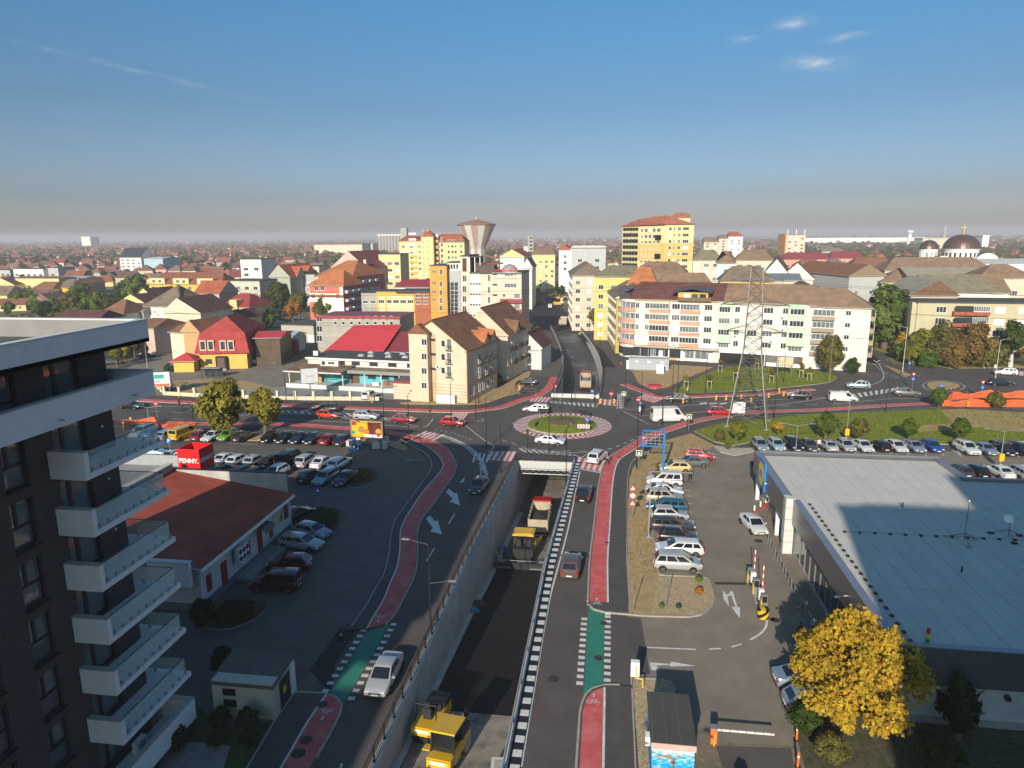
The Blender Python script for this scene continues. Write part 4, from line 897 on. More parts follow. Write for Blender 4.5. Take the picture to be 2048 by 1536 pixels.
for px,nm in (((1805,1015),'vent pipe on the sunlit-shade border of the supermarket roof'),((1923,1145),'vent pipe low on the shaded supermarket roof')):
 c=G(*px,5.37); t=thing('vent_pipe',nm,'vent',(c[0],c[1],5.362)); MB().b(-.5,.5,-.4,.4,0,.03).build('flashing',conc_l,t); MB().cyl((0,0,.03),(0,0,.5),.07,n=8).build('pipe',black_m,t)
c=G(1855,1280,5.6); t=thing('marker_post','small red, yellow and green striped marker post at the supermarket roof edge','marker',(c[0],c[1],5.36))
for i,m_ in enumerate((M('mk_green',(.03,.3,.1),.5,0),M('mk_yellow',(.7,.55,.03),.5,0),redp)): MB().b(-.09,.09,-.09,.09,.05+i*.33,.05+i*.33+.33).build('band',m_,t)
# ================================================================== PAINTED KIOSK
b=Bd('kiosk','small kiosk with dark flat roof and swimmer mural at the bottom edge','x' and (2.93,35.65),w=2.4,d=4.4,h=2.6,cat='kiosk')
def mural_mat():
 m=mat('mural_water',(.02,.25,.5),.6,0); n=m.node_tree.nodes; l=m.node_tree.links; p=n['Principled BSDF']
 tc=n.new('ShaderNodeTexCoord'); nz=n.new('ShaderNodeTexNoise'); nz.inputs['Scale'].default_value=5; nz.inputs['Detail'].default_value=6; mp=n.new('ShaderNodeMapping'); mp.inputs['Scale'].default_value=(.7,.7,2.2); l.new(tc.outputs['Object'],mp.inputs[0]); l.new(mp.outputs[0],nz.inputs['Vector'])
 sx=n.new('ShaderNodeSeparateXYZ'); l.new(tc.outputs['Object'],sx.inputs[0]); ad=n.new('ShaderNodeMath'); ad.operation='MULTIPLY_ADD'; ad.inputs[1].default_value=.22; l.new(sx.outputs[2],ad.inputs[0]); l.new(nz.outputs['Fac'],ad.inputs[2])
 cr=n.new('ShaderNodeValToRGB'); e=cr.color_ramp.elements; e[0].position=.45; e[0].color=(.005,.12,.42,1); e[1].position=1.1; e[1].color=(.75,.85,.88,1)
 for q,c in ((.72,(.01,.28,.62,1)),(.9,(.1,.5,.7,1))): x=e.new(q); x.color=c
 l.new(ad.outputs[0],cr.inputs[0]); l.new(cr.outputs[0],p.inputs['Base Color']); return m
b.wall(mural_mat()); b.part('roof',-.1,b.w+.1,-.1,b.d+.1,2.6,2.72,M('kiosk_roof',(.075,.07,.065),.9,.1,2.,.1));
for x in (.05,.82,1.62): b.part('roof_seam',x,x+.02,-.05,b.d+.05,2.72,2.735,M('seam_light',(.15,.145,.135),.9,0))
b.part('fascia_board',-.06,b.w+.06,-.14,-.1,2.32,2.7,M('fascia_pink',(.62,.38,.36),.6,.05)); text('fascia_words','APEMIN',.12,wht,b.r,(1.7,-.145,2.5),(PI/2,0,0),.002)
sk_=M('mural_skin',(.50,.27,.14),.6,.2,4.)
mu=MB(); mu.add([(.15,-.012,1.83),(.5,-.012,1.78),(.9,-.012,1.92),(1.18,-.012,1.75),(1.25,-.012,1.4),(1.12,-.012,1.38),(1.02,-.012,1.66),(.85,-.012,1.74),(.5,-.012,1.67),(.15,-.012,1.76)],[(0,1,8,9),(1,2,7,8),(2,3,6,7),(3,4,5,6)])
mu.add([(1.02,-.012,1.5),(1.15,-.012,1.2),(1.3,-.012,1.16),(1.28,-.012,1.45)],[(3,2,1,0)]); mu.add([(1.35,-.012,1.95),(1.5,-.012,1.98),(1.7,-.012,1.8),(1.55,-.012,1.8)],[(0,3,2,1)]); mu.build('mural_swimmer',sk_,b.r)
text('mural_words','Santa',.17,wht,b.r,(.3,-.013,1.05),(PI/2,0,0),.002)
ac=b.part('kiosk_box',-.3,-.02,1.2,1.7,1.4,2.0,wht);
mb=MB(); mb.cyl((b.w+.002,2.5,1.2),(b.w+.03,2.5,1.2),.42,n=20); mb.build('wall_dish',M('dish_grey',(.4,.43,.42),.5,0),b.r)
# ================================================================== TOWN: BUILDINGS ROUND THE CROSSROADS
cream=wmat('cream_render',(.58,.49,.36)); tile_b=rmat('tile_brown',(.22,.105,.062)); tile_r=rmat('tile_red',(.36,.10,.05)); tile_o=rmat('tile_orange',(.42,.15,.06)); tile_d=rmat('tile_dark',(.12,.05,.042))
slate=rmat('roof_slate',(.19,.145,.105)); brownroof=rmat('roof_brown',(.235,.155,.10)); olive=rmat('roof_olive',(.20,.175,.115)); redmetal=M('roof_red_metal',(.50,.055,.055),.5,.06,.5); darkred=M('roof_dark_red',(.26,.045,.05),.5,.08,.6)
flatg=M('roof_flat_grey',(.075,.078,.078),.85,.1,1.,stain=.3)
ral=M('balcony_iron',(.07,.055,.035),.6,0)
def Bv(name,label,v,pxl,pxr,py_e,d,rz=0.,base=None,group=None,cat='building'):
 """building whose front plane stands at distance v, set out from its image width and eave line"""
 x0,z0=onY(pxl,py_e,v); x1,z1=onY(pxr,py_e,v); x1=x0+(x1-x0)/math.cos(rz)
 b=Bd(name,label,(x0,v),w=(x1-x0),rz=rz,d=d,h=max(z0,2.),group=group,cat=cat); return b
# ---- cream corner building with tiled gables
b=Bd('corner_building','cream corner building with brown tiled gable roof and iron balconies left of the roundabout',(-37.3,128.7),(-26.3,126.3),d=15.5,h=11.)
zl=TOPZ(-37.3,128.7,664)-.2; zr=TOPZ(-26.3,126.3,698)-.2; zk=TOPZ(*b.world(4.3,0)[:2],642)
xs,w_,d_=4.3,b.w,b.d
mb=MB(); prof=[(0,0),(0,zl),(xs,zk),(w_,zr),(w_,0)]
n=5; mb.add([(p[0],0,p[1]) for p in prof]+[(p[0],d_,p[1]) for p in prof],[(0,4,3,2,1),(5,6,7,8,9),(1,6,5,0),(4,9,8,3)]); mb.build('wall',cream,b.r)
ro=MB(); o_=.5; kl=(zk-zl)/xs; kr=(zk-zr)/(w_-xs)
for s_,(xa,za),(xb,zb) in ((0,(-o_,zl-kl*o_),(xs,zk)),(1,(xs,zk),(w_+o_,zr-kr*o_))):
 m_=MB(); T_=.16; m_.add([(xa,-o_,za+.06),(xb,-o_,zb+.06),(xb,d_+o_,zb+.06),(xa,d_+o_,za+.06),(xa,-o_,za+.06+T_),(xb,-o_,zb+.06+T_),(xb,d_+o_,zb+.06+T_),(xa,d_+o_,za+.06+T_)],[(4,5,6,7),(3,2,1,0),(0,1,5,4),(1,2,6,5),(2,3,7,6),(3,0,4,7)]); m_.build('roof',tile_b,b.r)
MB().cyl((xs,-o_,zk+.2),(xs,d_+o_,zk+.2),.16,n=8).build('ridge_cap',tile_o,b.r)
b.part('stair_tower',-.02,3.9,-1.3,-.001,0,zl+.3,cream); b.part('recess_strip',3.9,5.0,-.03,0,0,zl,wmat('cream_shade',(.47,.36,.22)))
mb=MB(); mb.add([(-.3,-1.7,zl+.2),(4.3,-1.7,zl+.2),(2.,-1.7,zl+2.),(-.3,.3,zl+.2),(4.3,.3,zl+.2),(2.,.3,zl+2.)],[(0,1,2),(1,4,5,2),(3,0,2,5)]); mb.build('tower_roof',[tile_b],b.r)
MB().cyl((4.0,-1.36,0),(4.0,-1.36,zl),.12,n=8).build('downpipe',M('pipe_copper',(.22,.08,.045),.5,.1),b.r)
for py in (684,713,742,771): b.pwin('F',848.5,py,1.15,1.25,2,'w',-1.3)
for py in (680,709,738): b.part('slot_window',4.0,4.95,-.08,-.03,b.pix('F',869,py)[1]-.2,b.pix('F',869,py)[1]+.25,glass_m)
for py in (687,714,741):
 b.pwin('F',886.5,py,.85,1.3,1,'w'); x_,z_=b.pix('F',898.5,py+2); b.win('F',x_,z_-1.1,.9,2.2,2,'w','balcony_door')
 bl=MB();
 for i in range(8): bl.b(x_-.65+i*.18,x_-.63+i*.18,-.55,-.53,z_-1.1,z_-.2)
 bl.b(x_-.65,x_+.65,-.56,-.52,z_-.22,z_-.17); bl.b(x_-.65,x_+.65,-.56,0,z_-1.14,z_-1.08); bl.build('balcony',ral,b.r)
for i in range(6): b.part('plinth_band',-.03,w_+.03,-.04 if i else -.045,0,.35+i*.62,.42+i*.62,wmat('band_brown',(.36,.24,.15)))
for i in range(6): b.part('plinth_band',w_,w_+.03,0,d_,.35+i*.62,.42+i*.62,wmat('band_brown',(.36,.24,.15)))
MB().tube([(w_+.1,.15,0),(w_+.1,.15,zr-.6),(w_-.4,-.1,zr-.3)],.08,6).build('downpipe',M('pipe_copper',(.22,.08,.045)),b.r)
for k,z in enumerate((3.9,6.75,9.6)):
 for y in (6.2,9.6,12.6):
  if z>zr-1.2: continue
  b.win('R',y,z,1.1,2.1,2,'w','balcony_door'); bl=MB(); bl.b(w_,w_+.9,y-1.3,y+1.3,z-.15,z-.05)
  for i in range(14): bl.b(w_+.86,w_+.88,y-1.3+i*.2,y-1.28+i*.2,z-.05,z+.85)
  bl.b(w_+.84,w_+.9,y-1.3,y+1.3,z+.85,z+.9); bl.build('balcony',ral,b.r)
for y in (1.4,3.2,6.,8.,10.5,12.8): b.win('R',y,1.2,.85,1.6,1,'w')
mb=MB(); dz=zr+.1
for y in (9.5,12.9):
 m_=MB(); m_.add([(w_-3.6,y-1.6,dz+1.5),(w_+.4,y-1.6,dz+.1),(w_+.4,y+1.6,dz+.1),(w_-3.6,y+1.6,dz+1.5),(w_-4.3,y,dz+2.6),(w_+.6,y,dz+2.2)],[(0,1,5,4),(2,3,4,5)]); m_.add([(w_+.3,y-1.5,dz-.2),(w_+.3,y+1.5,dz-.2),(w_+.3,y,dz+2.0)],[(0,1,2)],1); m_.build('dormer',[tile_o,cream],b.r)
ac_unit(b,'F',5.4,zl-6.5)
# annex with flat roof
a0=Bd('annex','small striped cream annex with maroon roof edge beside the corner building',(-41.5,129.),w=5.6,rz=R(-8),d=5.,h=3.3); a0.wall(cream); a0.part('roof',-.1,a0.w+.1,-.1,a0.d+.1,3.3,3.6,M('annex_roof',(.15,.13,.11),.9,.1)); a0.part('roof_edge',-.14,a0.w+.14,-.14,-.1,3.15,3.62,darkred); a0.part('roof_edge',a0.w+.1,a0.w+.14,-.1,a0.d+.1,3.15,3.62,darkred)
for i in range(4): a0.part('band',-.02,a0.w,-.03,0,.6+i*.6,.66+i*.6,wmat('band_brown',(.36,.24,.15)))
a0.part('door',a0.w,a0.w+.04,1.2,2.2,0,2.2,M('door_grey',(.4,.4,.4),.6,0))
# ---- second and third tiled houses behind
b=Bd('gabled_house','cream house with steep brown tiled gable directly behind the corner building',(-31.5,150.),w=10.,rz=R(-11),d=17.,h=10.); b.wall(cream); rz_=TOPZ(*b.world(4.,0)[:2],616)-b.h
b.roof(tile_b,rz_,.4,0,'y',gm=cream,ridge=.4); MB().cyl((3.9,-.4,b.h+rz_+.05),(3.9,17.4,b.h+rz_+.05),.15,n=8).build('ridge_cap',tile_o,b.r)
b.part('bay',-1.,2.5,-2.,0,0,b.h-1.,darkred if False else cream)
for z in (3.6,6.5):
 for y in (3,7,11): b.win('R',y,z,1.2,1.9,2,'w','balcony_door'); bl=MB().b(b.w,b.w+.9,y-1.2,y+1.2,z-.1,z+.0); bl.b(b.w+.86,b.w+.9,y-1.2,y+1.2,z,z+.9); bl.build('balcony',ral,b.r)
mb=MB(); y=6.; dz=b.h; mb.add([(b.w-4,y-2,dz+2),(b.w+.5,y-2,dz),(b.w+.5,y+2,dz),(b.w-4,y+2,dz+2),(b.w-4.5,y,dz+3.2),(b.w+.6,y,dz+2.6)],[(0,1,5,4),(2,3,4,5)]); mb.add([(b.w+.3,y-1.9,dz-.2),(b.w+.3,y+1.9,dz-.2),(b.w+.3,y,dz+2.4)],[(0,1,2)],1); mb.build('dormer',[tile_b,cream],b.r)
b=Bd('solar_house','small white house with dark tiled roof and solar panels by the far ramp',(-23.2,163.),w=7.6,rz=R(-9),d=9.5,h=5.2,cat='house'); b.wall(wmat('white_wall',(.62,.6,.56))); b.roof(tile_d,3.6,.4,0,'y',gm=wmat('white_wall',(.6,.6,.6)),ridge=.55); b.pwin('F',1055,712,1.8,1.5,3,'w');
for i in range(3):
 for j in range(4):
  t=(.2+i*.24); x0=.3+(4.2)*t; z0=5.35+3.6*t; mb=MB(); mb.add([(x0-.45,1.2+j*1.5,z0-.3),(x0+.45,1.2+j*1.5,z0+.42),(x0+.45,2.6+j*1.5,z0+.42),(x0-.45,2.6+j*1.5,z0-.3)],[(0,3,2,1)]); mb.build('solar_panel',M('solar',(.012,.015,.028),.15,0,spec=.8),b.r)
b.part('ridge_cap',4.1,4.5,-.4,9.9,8.75,9.,tile_o); b.part('ledge',-.1,b.w+.1,-.5,-.001,4.7,5.2,wmat('white_wall',(.6,.6,.6))); b.part('porch_pillar',-1.2,-.4,-3.6,-3.,0,3.6,cream); b.part('porch_roof',-2.2,1.8,-3.8,-.001,3.6,4.1,darkred)
# ---- long low blue shop with flat dark roof
b=Bd('blue_shop','long low shop with turquoise walls, rusty awning and dark flat roof behind a cream fence',(-67.2,136.7),(-38.6,133.),d=16.,h=5.3,cat='shop')
tq=wmat('turquoise',(.10,.42,.50)); wsh=wmat('white_shabby',(.62,.6,.55),.1)
b.part('wall',1.5,b.w,4.5,b.d,0,3.6,tq); b.part('wall',1.5,b.w,6.2,b.d,3.6,5.3,wsh); b.part('roof',1.2,b.w+.2,5.9,b.d+.3,5.3,5.55,flatg); b.part('roof_edge',1.1,b.w+.2,5.8,5.9,5.15,5.6,wsh)
mb=MB(); mb.add([(-.4,-.3,3.5),(13,-.1,3.6),(13,6.2,4.0),(-.4,6.4,4.0),(-.4,-.3,3.65),(13,-.1,3.75),(13,6.2,4.15),(-.4,6.4,4.15)],[(4,5,6,7),(3,2,1,0),(0,1,5,4),(2,3,7,6),(3,0,4,7)]); mb.build('awning',M('rusty_sheet',(.20,.10,.055),.85,.35,.6,stain=.7,scol=(.32,.27,.2)),b.r); b.part('awning_edge',-.5,13,-.4,-.29,3.45,3.7,wsh)
b.part('awning',13.01,b.w,2.4,6.2,3.55,3.85,M('old_felt',(.22,.17,.12),.9,.25,.6)); b.part('awning_edge',13.01,b.w,2.2,2.39,3.2,3.9,M('sheet_grey',(.25,.24,.22),.8,.1))
b.part('terrace',0.,b.w,0.4,4.49,0,.7,conc_l); b.part('terrace_wall',-.3,b.w,.1,.39,0,.9,wsh)
for x in (.3,6.5,12.8,17.8,21.5,25.5): MB().cyl((x,.6,.7),(x,.6,3.5),.09,n=8).build('awning_post',wht,b.r)
for x in (16.,19.,22.): b.win('F',x+1.5,1.9,1.8,1.1,2,'d',off=4.49)
for x in (9.5,13.,17.2,21.5,25.8): b.win('F',x,4.3,1.9,.8,2,'d',off=6.19)
b.part('shed_dormer',5.3,9.6,4.8,6.19,4.05,5.2,wsh); b.win('F',8.,4.4,1.6,.65,2,'w',off=4.79); b.win('F',6.1,4.4,.7,.65,1,'d',off=4.79)
b.part('doorway',12.4,14.6,4.4,4.49,.7,3.,M('door_brown',(.12,.07,.05),.6,.1)); b.part('stair_rail',4.6,9.5,4.42,4.46,1.2,1.3,dark)
for i in range(3): b.part('wood_pile',20.5+i*.03,23.8-i*.1,3.4,4.4,.7+i*.32,1.0+i*.32,M('timber',(.24,.13,.07),.8,.3,3.))
b.part('crate',5.2,6.2,3.4,4.2,.7,1.9,M('plywood',(.42,.26,.12),.8,.15,3.)); b.part('tarp_bundle',18.2,19.6,3.2,4.,.7,1.3,wht)
for x,y in ((12.5,10.),(14.8,10.),(19.,10.),(22.8,10.2),(12.8,14.),(17.,14.),(20.5,14.2),(24.,14.)):
 mb=MB(); mb.add([(x-.75,y-.6,5.56),(x+.75,y-.6,5.56),(x+.75,y+.6,5.56),(x-.75,y+.6,5.56),(x-.5,y-.4,6.0),(x+.5,y-.4,6.0),(x+.5,y+.4,6.0),(x-.5,y+.4,6.0)],[(4,5,6,7),(0,1,5,4),(1,2,6,5),(2,3,7,6),(3,0,4,7)]); mb.build('roof_light',M('skylight_grey',(.30,.31,.32),.6,.1),b.r)
MB().b(2.2,3.3,7.4,7.9,5.75,6.7).build('roof_unit',wht,b.r)
# fence wall of the yard: base and pillars
fw_=thing('fence_wall','low cream wall with square pillars along the left street','wall')
ln=GP([(312,772),(330,790),(418,795),(560,800),(760,801)]); mb=MB(); ribbon(mb,ln,-.12,.12,.75,0,0.); mb.build('base',wmat('fence_cream',(.60,.52,.36)),fw_)
pil=MB().b(-.25,.25,-.25,.25,0,1.75).b(-.3,.3,-.3,.3,1.75,1.85).mesh('pillar',wmat('fence_cream',(.60,.52,.36)))
for p in resample(ln,3.6): link('pillar',pil,fw_,(p[0],p[1],0),R(-6))
# ---- red sheds and the grey works building
b=Bv('red_shed','long shed with bright red metal roof behind the blue shop',158,650,762,684,17.,R(-4)); b.h=4.; b.wall(wsh); z0=b.h; z1=TOPZ(*b.world(10,15)[:2],650)
mb=MB(); mb.add([(-.6,-.6,z0),(b.w+.6,-.6,z0),(b.w-.8,b.d,z1),(-.2,b.d,z1-.5)],[(0,1,2,3)]); mb.add([(-.6,-.6,z0-.25),(b.w+.6,-.6,z0-.25),(b.w-.8,b.d,z1-.25),(-.2,b.d,z1-.75)],[(3,2,1,0)]); mb.build('roof',M('roof_bright_red',(.62,.055,.06),.45,.04,.5),b.r)
b=Bv('red_shed','dark red metal roofed shed joined to the bright red shed',160,757,836,684,19.,R(-4)); b.h=4.2; b.wall(wmat('yellow_wall',(.62,.42,.10))); b.roof(darkred,3.2,.5,0,'x',gm=wsh,ridge=.6)
b=Bv('grey_works','plain grey two-storey works building with maroon roof edge',178,632,800,634,13.,R(-1)); b.wall(wmat('grey_render',(.36,.335,.29),.12)); b.part('roof',-.2,b.w+.2,-.2,b.d+.2,b.h,b.h+.2,M('roof_purple',(.20,.07,.08),.6,.1)); b.part('roof_edge',-.3,b.w+.3,-.35,-.201,b.h-.3,b.h+.45,darkred)
for px in range(671,790,16): b.pwin('F',px,628+7,.9,.9,1,'w'); b.pwin('F',px,646,.9,.9,1,'w')
for py in (637,658,677): b.pwin('F',639,py,1.6,1.7,2,'w')
# ---- house with the big red mansard roof
b=Bd('mansard_house','yellow house with large red shingled mansard roof beside the yard',(-97.5,154.2),(-86.7,156.6),d=18.,h=4.1,cat='house'); yw=wmat('house_yellow',(.66,.42,.10)); b.wall(yw)
ms=rmat('roof_shingle_red',(.36,.055,.05),.3); z1=TOPZ(*b.world(5.,0)[:2],665)-.3; z2=TOPZ(*b.world(5.,3)[:2],634)
mb=MB(); A=[(-.9,-.8,3.9),(b.w+.9,-.8,3.9),(b.w+.9,b.d+.8,3.9),(-.9,b.d+.8,3.9),(.2,.5,z1),(b.w-.2,.5,z1),(b.w-.2,b.d-.5,z1),(.2,b.d-.5,z1),(b.w*.5,5.,z2),(b.w*.5,b.d-5,z2)]
mb.add(A,[(0,1,5,4),(1,2,6,5),(2,3,7,6),(3,0,4,7),(4,5,8),(5,6,9,8),(6,7,9),(7,4,8,9),(3,2,1,0)]); mb.build('roof',ms,b.r)
for px in (407,423,447,463):
 x_,z_=b.pix('F',px,690,0.); me=MB(); me.b(x_-.75,x_+.75,-.62,.9,z_-1.3,z_+1.2); me.b(x_-.5,x_+.5,-.66,-.62,z_-1.,z_+.9,1); me.build('dormer_window',[wmat('dormer_cream',(.55,.45,.35)),glass_m],b.r)
b.part('porch',3.9,6.4,-1.,0,0,3.2,dark); b.win('F',2.,1.4,1.5,1.1,2,'d'); b.part('door',4.3,6.,-1.05,-1.,.3,2.9,M('door_brown',(.12,.07,.05))); b.part('steps',3.8,6.5,-2.,-1.,0,.35,conc)
b=Bd('gatehouse','tiny yellow gatehouse with red hipped roof beside the mansard house',(-101.7,150.),w=4.6,rz=R(12),d=4.5,h=2.7,cat='house'); b.wall(yw); b.roof(redmetal,1.7,.7,2.9,'y')
b=Bd('brown_wing','brown glazed wing with red roof at the side of the mansard house',(-86.2,160.),w=6.,rz=R(12),d=12.,h=7.,cat='building'); b.wall(M('brown_glass',(.09,.06,.04),.3,.25,1.,spec=.6)); b.roof(redmetal,.9,.6,0,'x')
t=thing('bicycle_shelter','small glass and steel shelter in front of the mansard house','shelter',(*G(425,755),0),R(8)); MB().b(-2.2,2.2,-.9,.9,2.2,2.32).build('roof',M('shelter_roof',(.22,.24,.27),.4,0),t)
for x in (-2.1,-.7,.7,2.1): MB().b(x-.05,x+.05,-.85,-.75,0,2.2).build('post',black_m,t)
MB().b(-2.1,2.1,.8,.85,.2,2.1).build('back_panel',glass_m,t)
# ================================================================== HOTEL GROUP
hot=wmat('hotel_cream',(.60,.50,.40)); hw=wmat('hotel_white',(.66,.63,.58))
b=Bv('hotel','cream hotel with red rooftop lettering, round windows and maroon balconies',206,962,1043,548,20.,0.,cat='hotel'); b.wall(hot); b.flat(flatg,.2,.3)
for px,ys in ((1021,(549,571)),):
 for py in ys: b.pwin('F',px,py,3.6,1.3,4,'l')
for py in (592,613,634): b.pwin('F',1034,py,1.7,1.6,3,'l')
for py in (591,612):
 x_,z_=b.pix('F',1008,py); MB().cyl((x_,-.06,z_),(x_,.0,z_),.55,n=18).build('round_window',glass_l,b.r); MB().lathe([(.5,0),(.65,0),(.65,.05),(.5,.05)],18).build('round_frame',frame_w,b.r,(x_,-.02,z_)).rotation_euler=(PI/2,0,0)
for py in (601,622,642):
 x0,z_=b.pix('F',1001,py); b.part('balcony',x0,b.w+.3,-1.2,-.001,z_-.55,z_+.5,darkred)
for py in (548,569,590,610): b.pwin('F',990,py,1.3,.4,2,'d')
for py in (556,580,600,622): b.pwin('F',978.,py,.9,1.9,1,'l')
tx=M('letters_red',(.65,.02,.02),.4,0); x_,z_=b.pix('F',1013,528); text('roof_lettering','HOTEL NEVIS',1.15,tx,b.r,(x_,-.3,b.h+.95),(PI/2,0,0),.06,bold=.02); text('wall_lettering','Wellness & SPA',1.0,wht,b.r,(x_+.1,-.03,b.h-.65),(PI/2,0,0),.03)
text('roof_stars','****',.9,tx,b.r,(x_,-.3,b.h+1.9),(PI/2,0,0),.05); b.part('flourish',x_-3.5,x_+3.5,-.04,-.001,b.h-1.4,b.h-1.3,tx); b.part('letter_rail',x_-4.4,x_+4.4,-.26,-.22,b.h+.3,b.h+.42,grey_m)
mb=MB(); mb.lathe([(2.6,0),(2.3,1.1),(1.5,2.),(.0,2.5)],16); mb.build('roof_dome',M('dome_grey',(.26,.27,.29),.5,.1),b.r,(b.w-4.2,5,b.h+.3)); b.part('roof_terrace',-.5,4.,-.2,6,b.h+.3,b.h+2.6,M('terrace_dark',(.10,.075,.06),.8,.2)); b.part('roof_canopy',-1.2,5,5.,12,b.h+2.6,b.h+2.9,darkred)
b=Bv('hotel_wing','pale hotel wing with rows of small slot windows and roof terrace left of the lettering',206.3,938,961.5,532,18.,0.,cat='hotel'); b.h=onY(950,546,206.3)[1]; b.wall(hw); b.flat(flatg)
for py in (546,567,588,609,630): x_,z_=b.pix('F',951,py); [b.win('F',x_-1.3+i*.85,z_-.2,.55,.35,1,'d') for i in range(4)]
b.part('terrace_roof',0.,b.w,-.2,5.,onY(950,513,206.3)[1]-.2,onY(950,513,206.3)[1],M('terrace_dark',(.1,.07,.06)));
for x in (.2,b.w/2,b.w-.2): b.part('terrace_post',x-.1,x+.1,-.1,.1,b.h+.3,onY(950,513,206.3)[1]-.2,wht)
b.part('terrace_back',0.,b.w,4.,4.3,b.h+.3,onY(950,513,206.3)[1]-.2,M('terrace_dark',(.1,.07,.06)))
b=Bv('stair_tower','narrow cream stair tower with stacked windows left of the hotel wing',206.1,920,938,513,16.,0.,cat='tower'); b.wall(hot); b.flat(flatg)
for i,py in enumerate((523,536,557,578,598,618)): b.pwin('F',929,py,1.2,1.9,2,'r' if i<2 else 'w')
b=Bv('glass_office','glazed grey office front between the orange tower and the hotel',207,893,920,541,15.,0.,cat='office'); b.wall(M('panel_grey',(.36,.37,.38),.4,.06)); b.part('top_floor',.2,b.w,.5,8,b.h,b.h+2.2,wht); b.part('roof',0,b.w,.2,8.2,b.h+2.2,b.h+2.5,flatg)
for i,px in enumerate((897,902.5,908,914)): b.win('F',b.pix('F',px,541)[0],b.h+.6,.6,1.2,1,'d',off=.5)
for py in (568,576,585,593,601,609,617,625):
 for px in (896.5,904.5,912.5): b.pwin('F',px,py,.95,.95,1,'d')
b=Bv('orange_tower','tall orange office tower with round windows and a roof aerial',205.,859,893,532,14.,0.,cat='tower'); b.wall(wmat('orange_render',(.62,.30,.07))); b.flat(flatg,.1,.25)
for py in (543,566,583,599):
 x_,z_=b.pix('F',868,py); MB().cyl((x_,-.06,z_),(x_,0,z_),.5,n=18).build('round_window',glass_m,b.r); b.part('round_mullion',x_-.08,x_+.08,-.09,-.05,z_-.5,z_+.5,frame_w)
for py in (544,568,585,601,616): b.pwin('F',882,py,.95,1.7,2,'w')
MB().cyl((b.w*.45,3,b.h),(b.w*.42,3,b.h+8.5),.14,.1,n=6).build('aerial',M('aerial_red',(.3,.04,.04),.5,0),b.r)
b=Bv('brick_annex','small brick-red annex with white windows left of the orange tower',206,829,860,585,12.,0.); b.wall(wmat('brick_red',(.36,.12,.06))); b.part('roof',-6.,b.w,-.3,b.d,b.h,b.h+.4,flatg)
for py in (592,605): [b.pwin('F',px,py,1.5,1.,3,'w') for px in (836,851)]
b=Bv('yellow_hall','cream and yellow two-storey hall with a row of windows',207,753,829,586,14.,0.); b.wall(wmat('hall_cream',(.62,.56,.33))); b.part('frame_band',0,b.w,-.12,0,b.h-.8,b.h+.4,wmat('hall_yellow',(.62,.40,.08))); b.flat(flatg,.1,.2)
for x in (0.,b.w*.22,b.w-.5): b.part('frame_post',x,x+.5,-.12,0,2,b.h-.8,wmat('hall_yellow',(.62,.4,.08)))
for i in range(5): b.pwin('F',763+i*14.5,603,1.9,1.15,3,'w')
b=Bv('grey_hall','unpainted grey end of the cream hall',207,722,753,586,14.,0.); b.wall(wmat('grey_render',(.36,.33,.29))); b.flat(flatg,.1,.2)
for px in (731,746): b.pwin('F',px,604,1.6,.9,2,'w')
b=Bv('red_roof_hall','hall with red metal roof and chimney behind the cream hall',225,790,858,574,12.,0.); b.wall(wsh); b.roof(darkred,2.2,.4,1.5)
# ---- yellow high-rise group
yl=wmat('highrise_yellow',(.66,.54,.27)); yo=wmat('highrise_ochre',(.62,.40,.12))
b=Bv('highrise','tall pale yellow high-rise with red roof left of the water tower',365,798,846,482,18.,R(2)); b.wall(yl); b.roof(tile_r,2.6,.5,2.); b.auto('F',2.9,3.6,1.5,1.4,2.,'wwlb',n=3)
for i in range(11): b.part('loggia',b.w*.42,b.w*.72,-.5,-.001,3+i*2.9,4.+i*2.9,wht if i>6 else yo)
b=Bv('highrise_core','stair core of the yellow high-rise with a small red pyramid roof',364,842,866,473,8.,R(2)); b.wall(yl); b.roof(tile_r,3.2,.5,3.,'x',hip2=3.); b.grid('F',[1.,3.6],[2.+k*2.9 for k in range(12)],.6,.8,1,'w')
b=Bv('highrise','yellow high-rise with open loggias and a long red hipped roof beside the water tower',368,866,928,484,16.,R(2)); b.wall(yl); b.roof(tile_r,4.2,.6,3.5,'x'); b.grid('F',[b.w*.5,b.w*.62,b.w*.72,b.w*.9],[2.+k*2.9 for k in range(10)],1.2,1.4,1,'wl')
for i in range(10): b.part('loggia',.3,b.w*.2,-.6,-.001,2.2+i*2.9,3.1+i*2.9,yo); b.win('F',b.w*.11,3.2+i*2.9,2.,1.3,3,'d'); b.win('F',b.w*.28,2.6+i*2.9,1.3,1.8,2,'w')
b.part('roof_chimney',1.2,2.4,2,3,b.h,b.h+4,wht)
b=Bv('apartment_building','mid-rise yellow flats with glazed balconies in front of the high-rises',300,757,800,509,14.,R(1)); b.wall(yl); b.flat(flatg); b.auto('F',2.9,3.2,2.1,1.4,1.5,'wwlb',n=3)
b=Bv('apartment_building','lower cream flats at the left end of the yellow group',300.,735,757,523,14.,R(1)); b.wall(wmat('flats_cream',(.58,.53,.38))); b.flat(flatg); b.auto('F',2.9,3.,1.5,1.4,1.5,'wwlb')
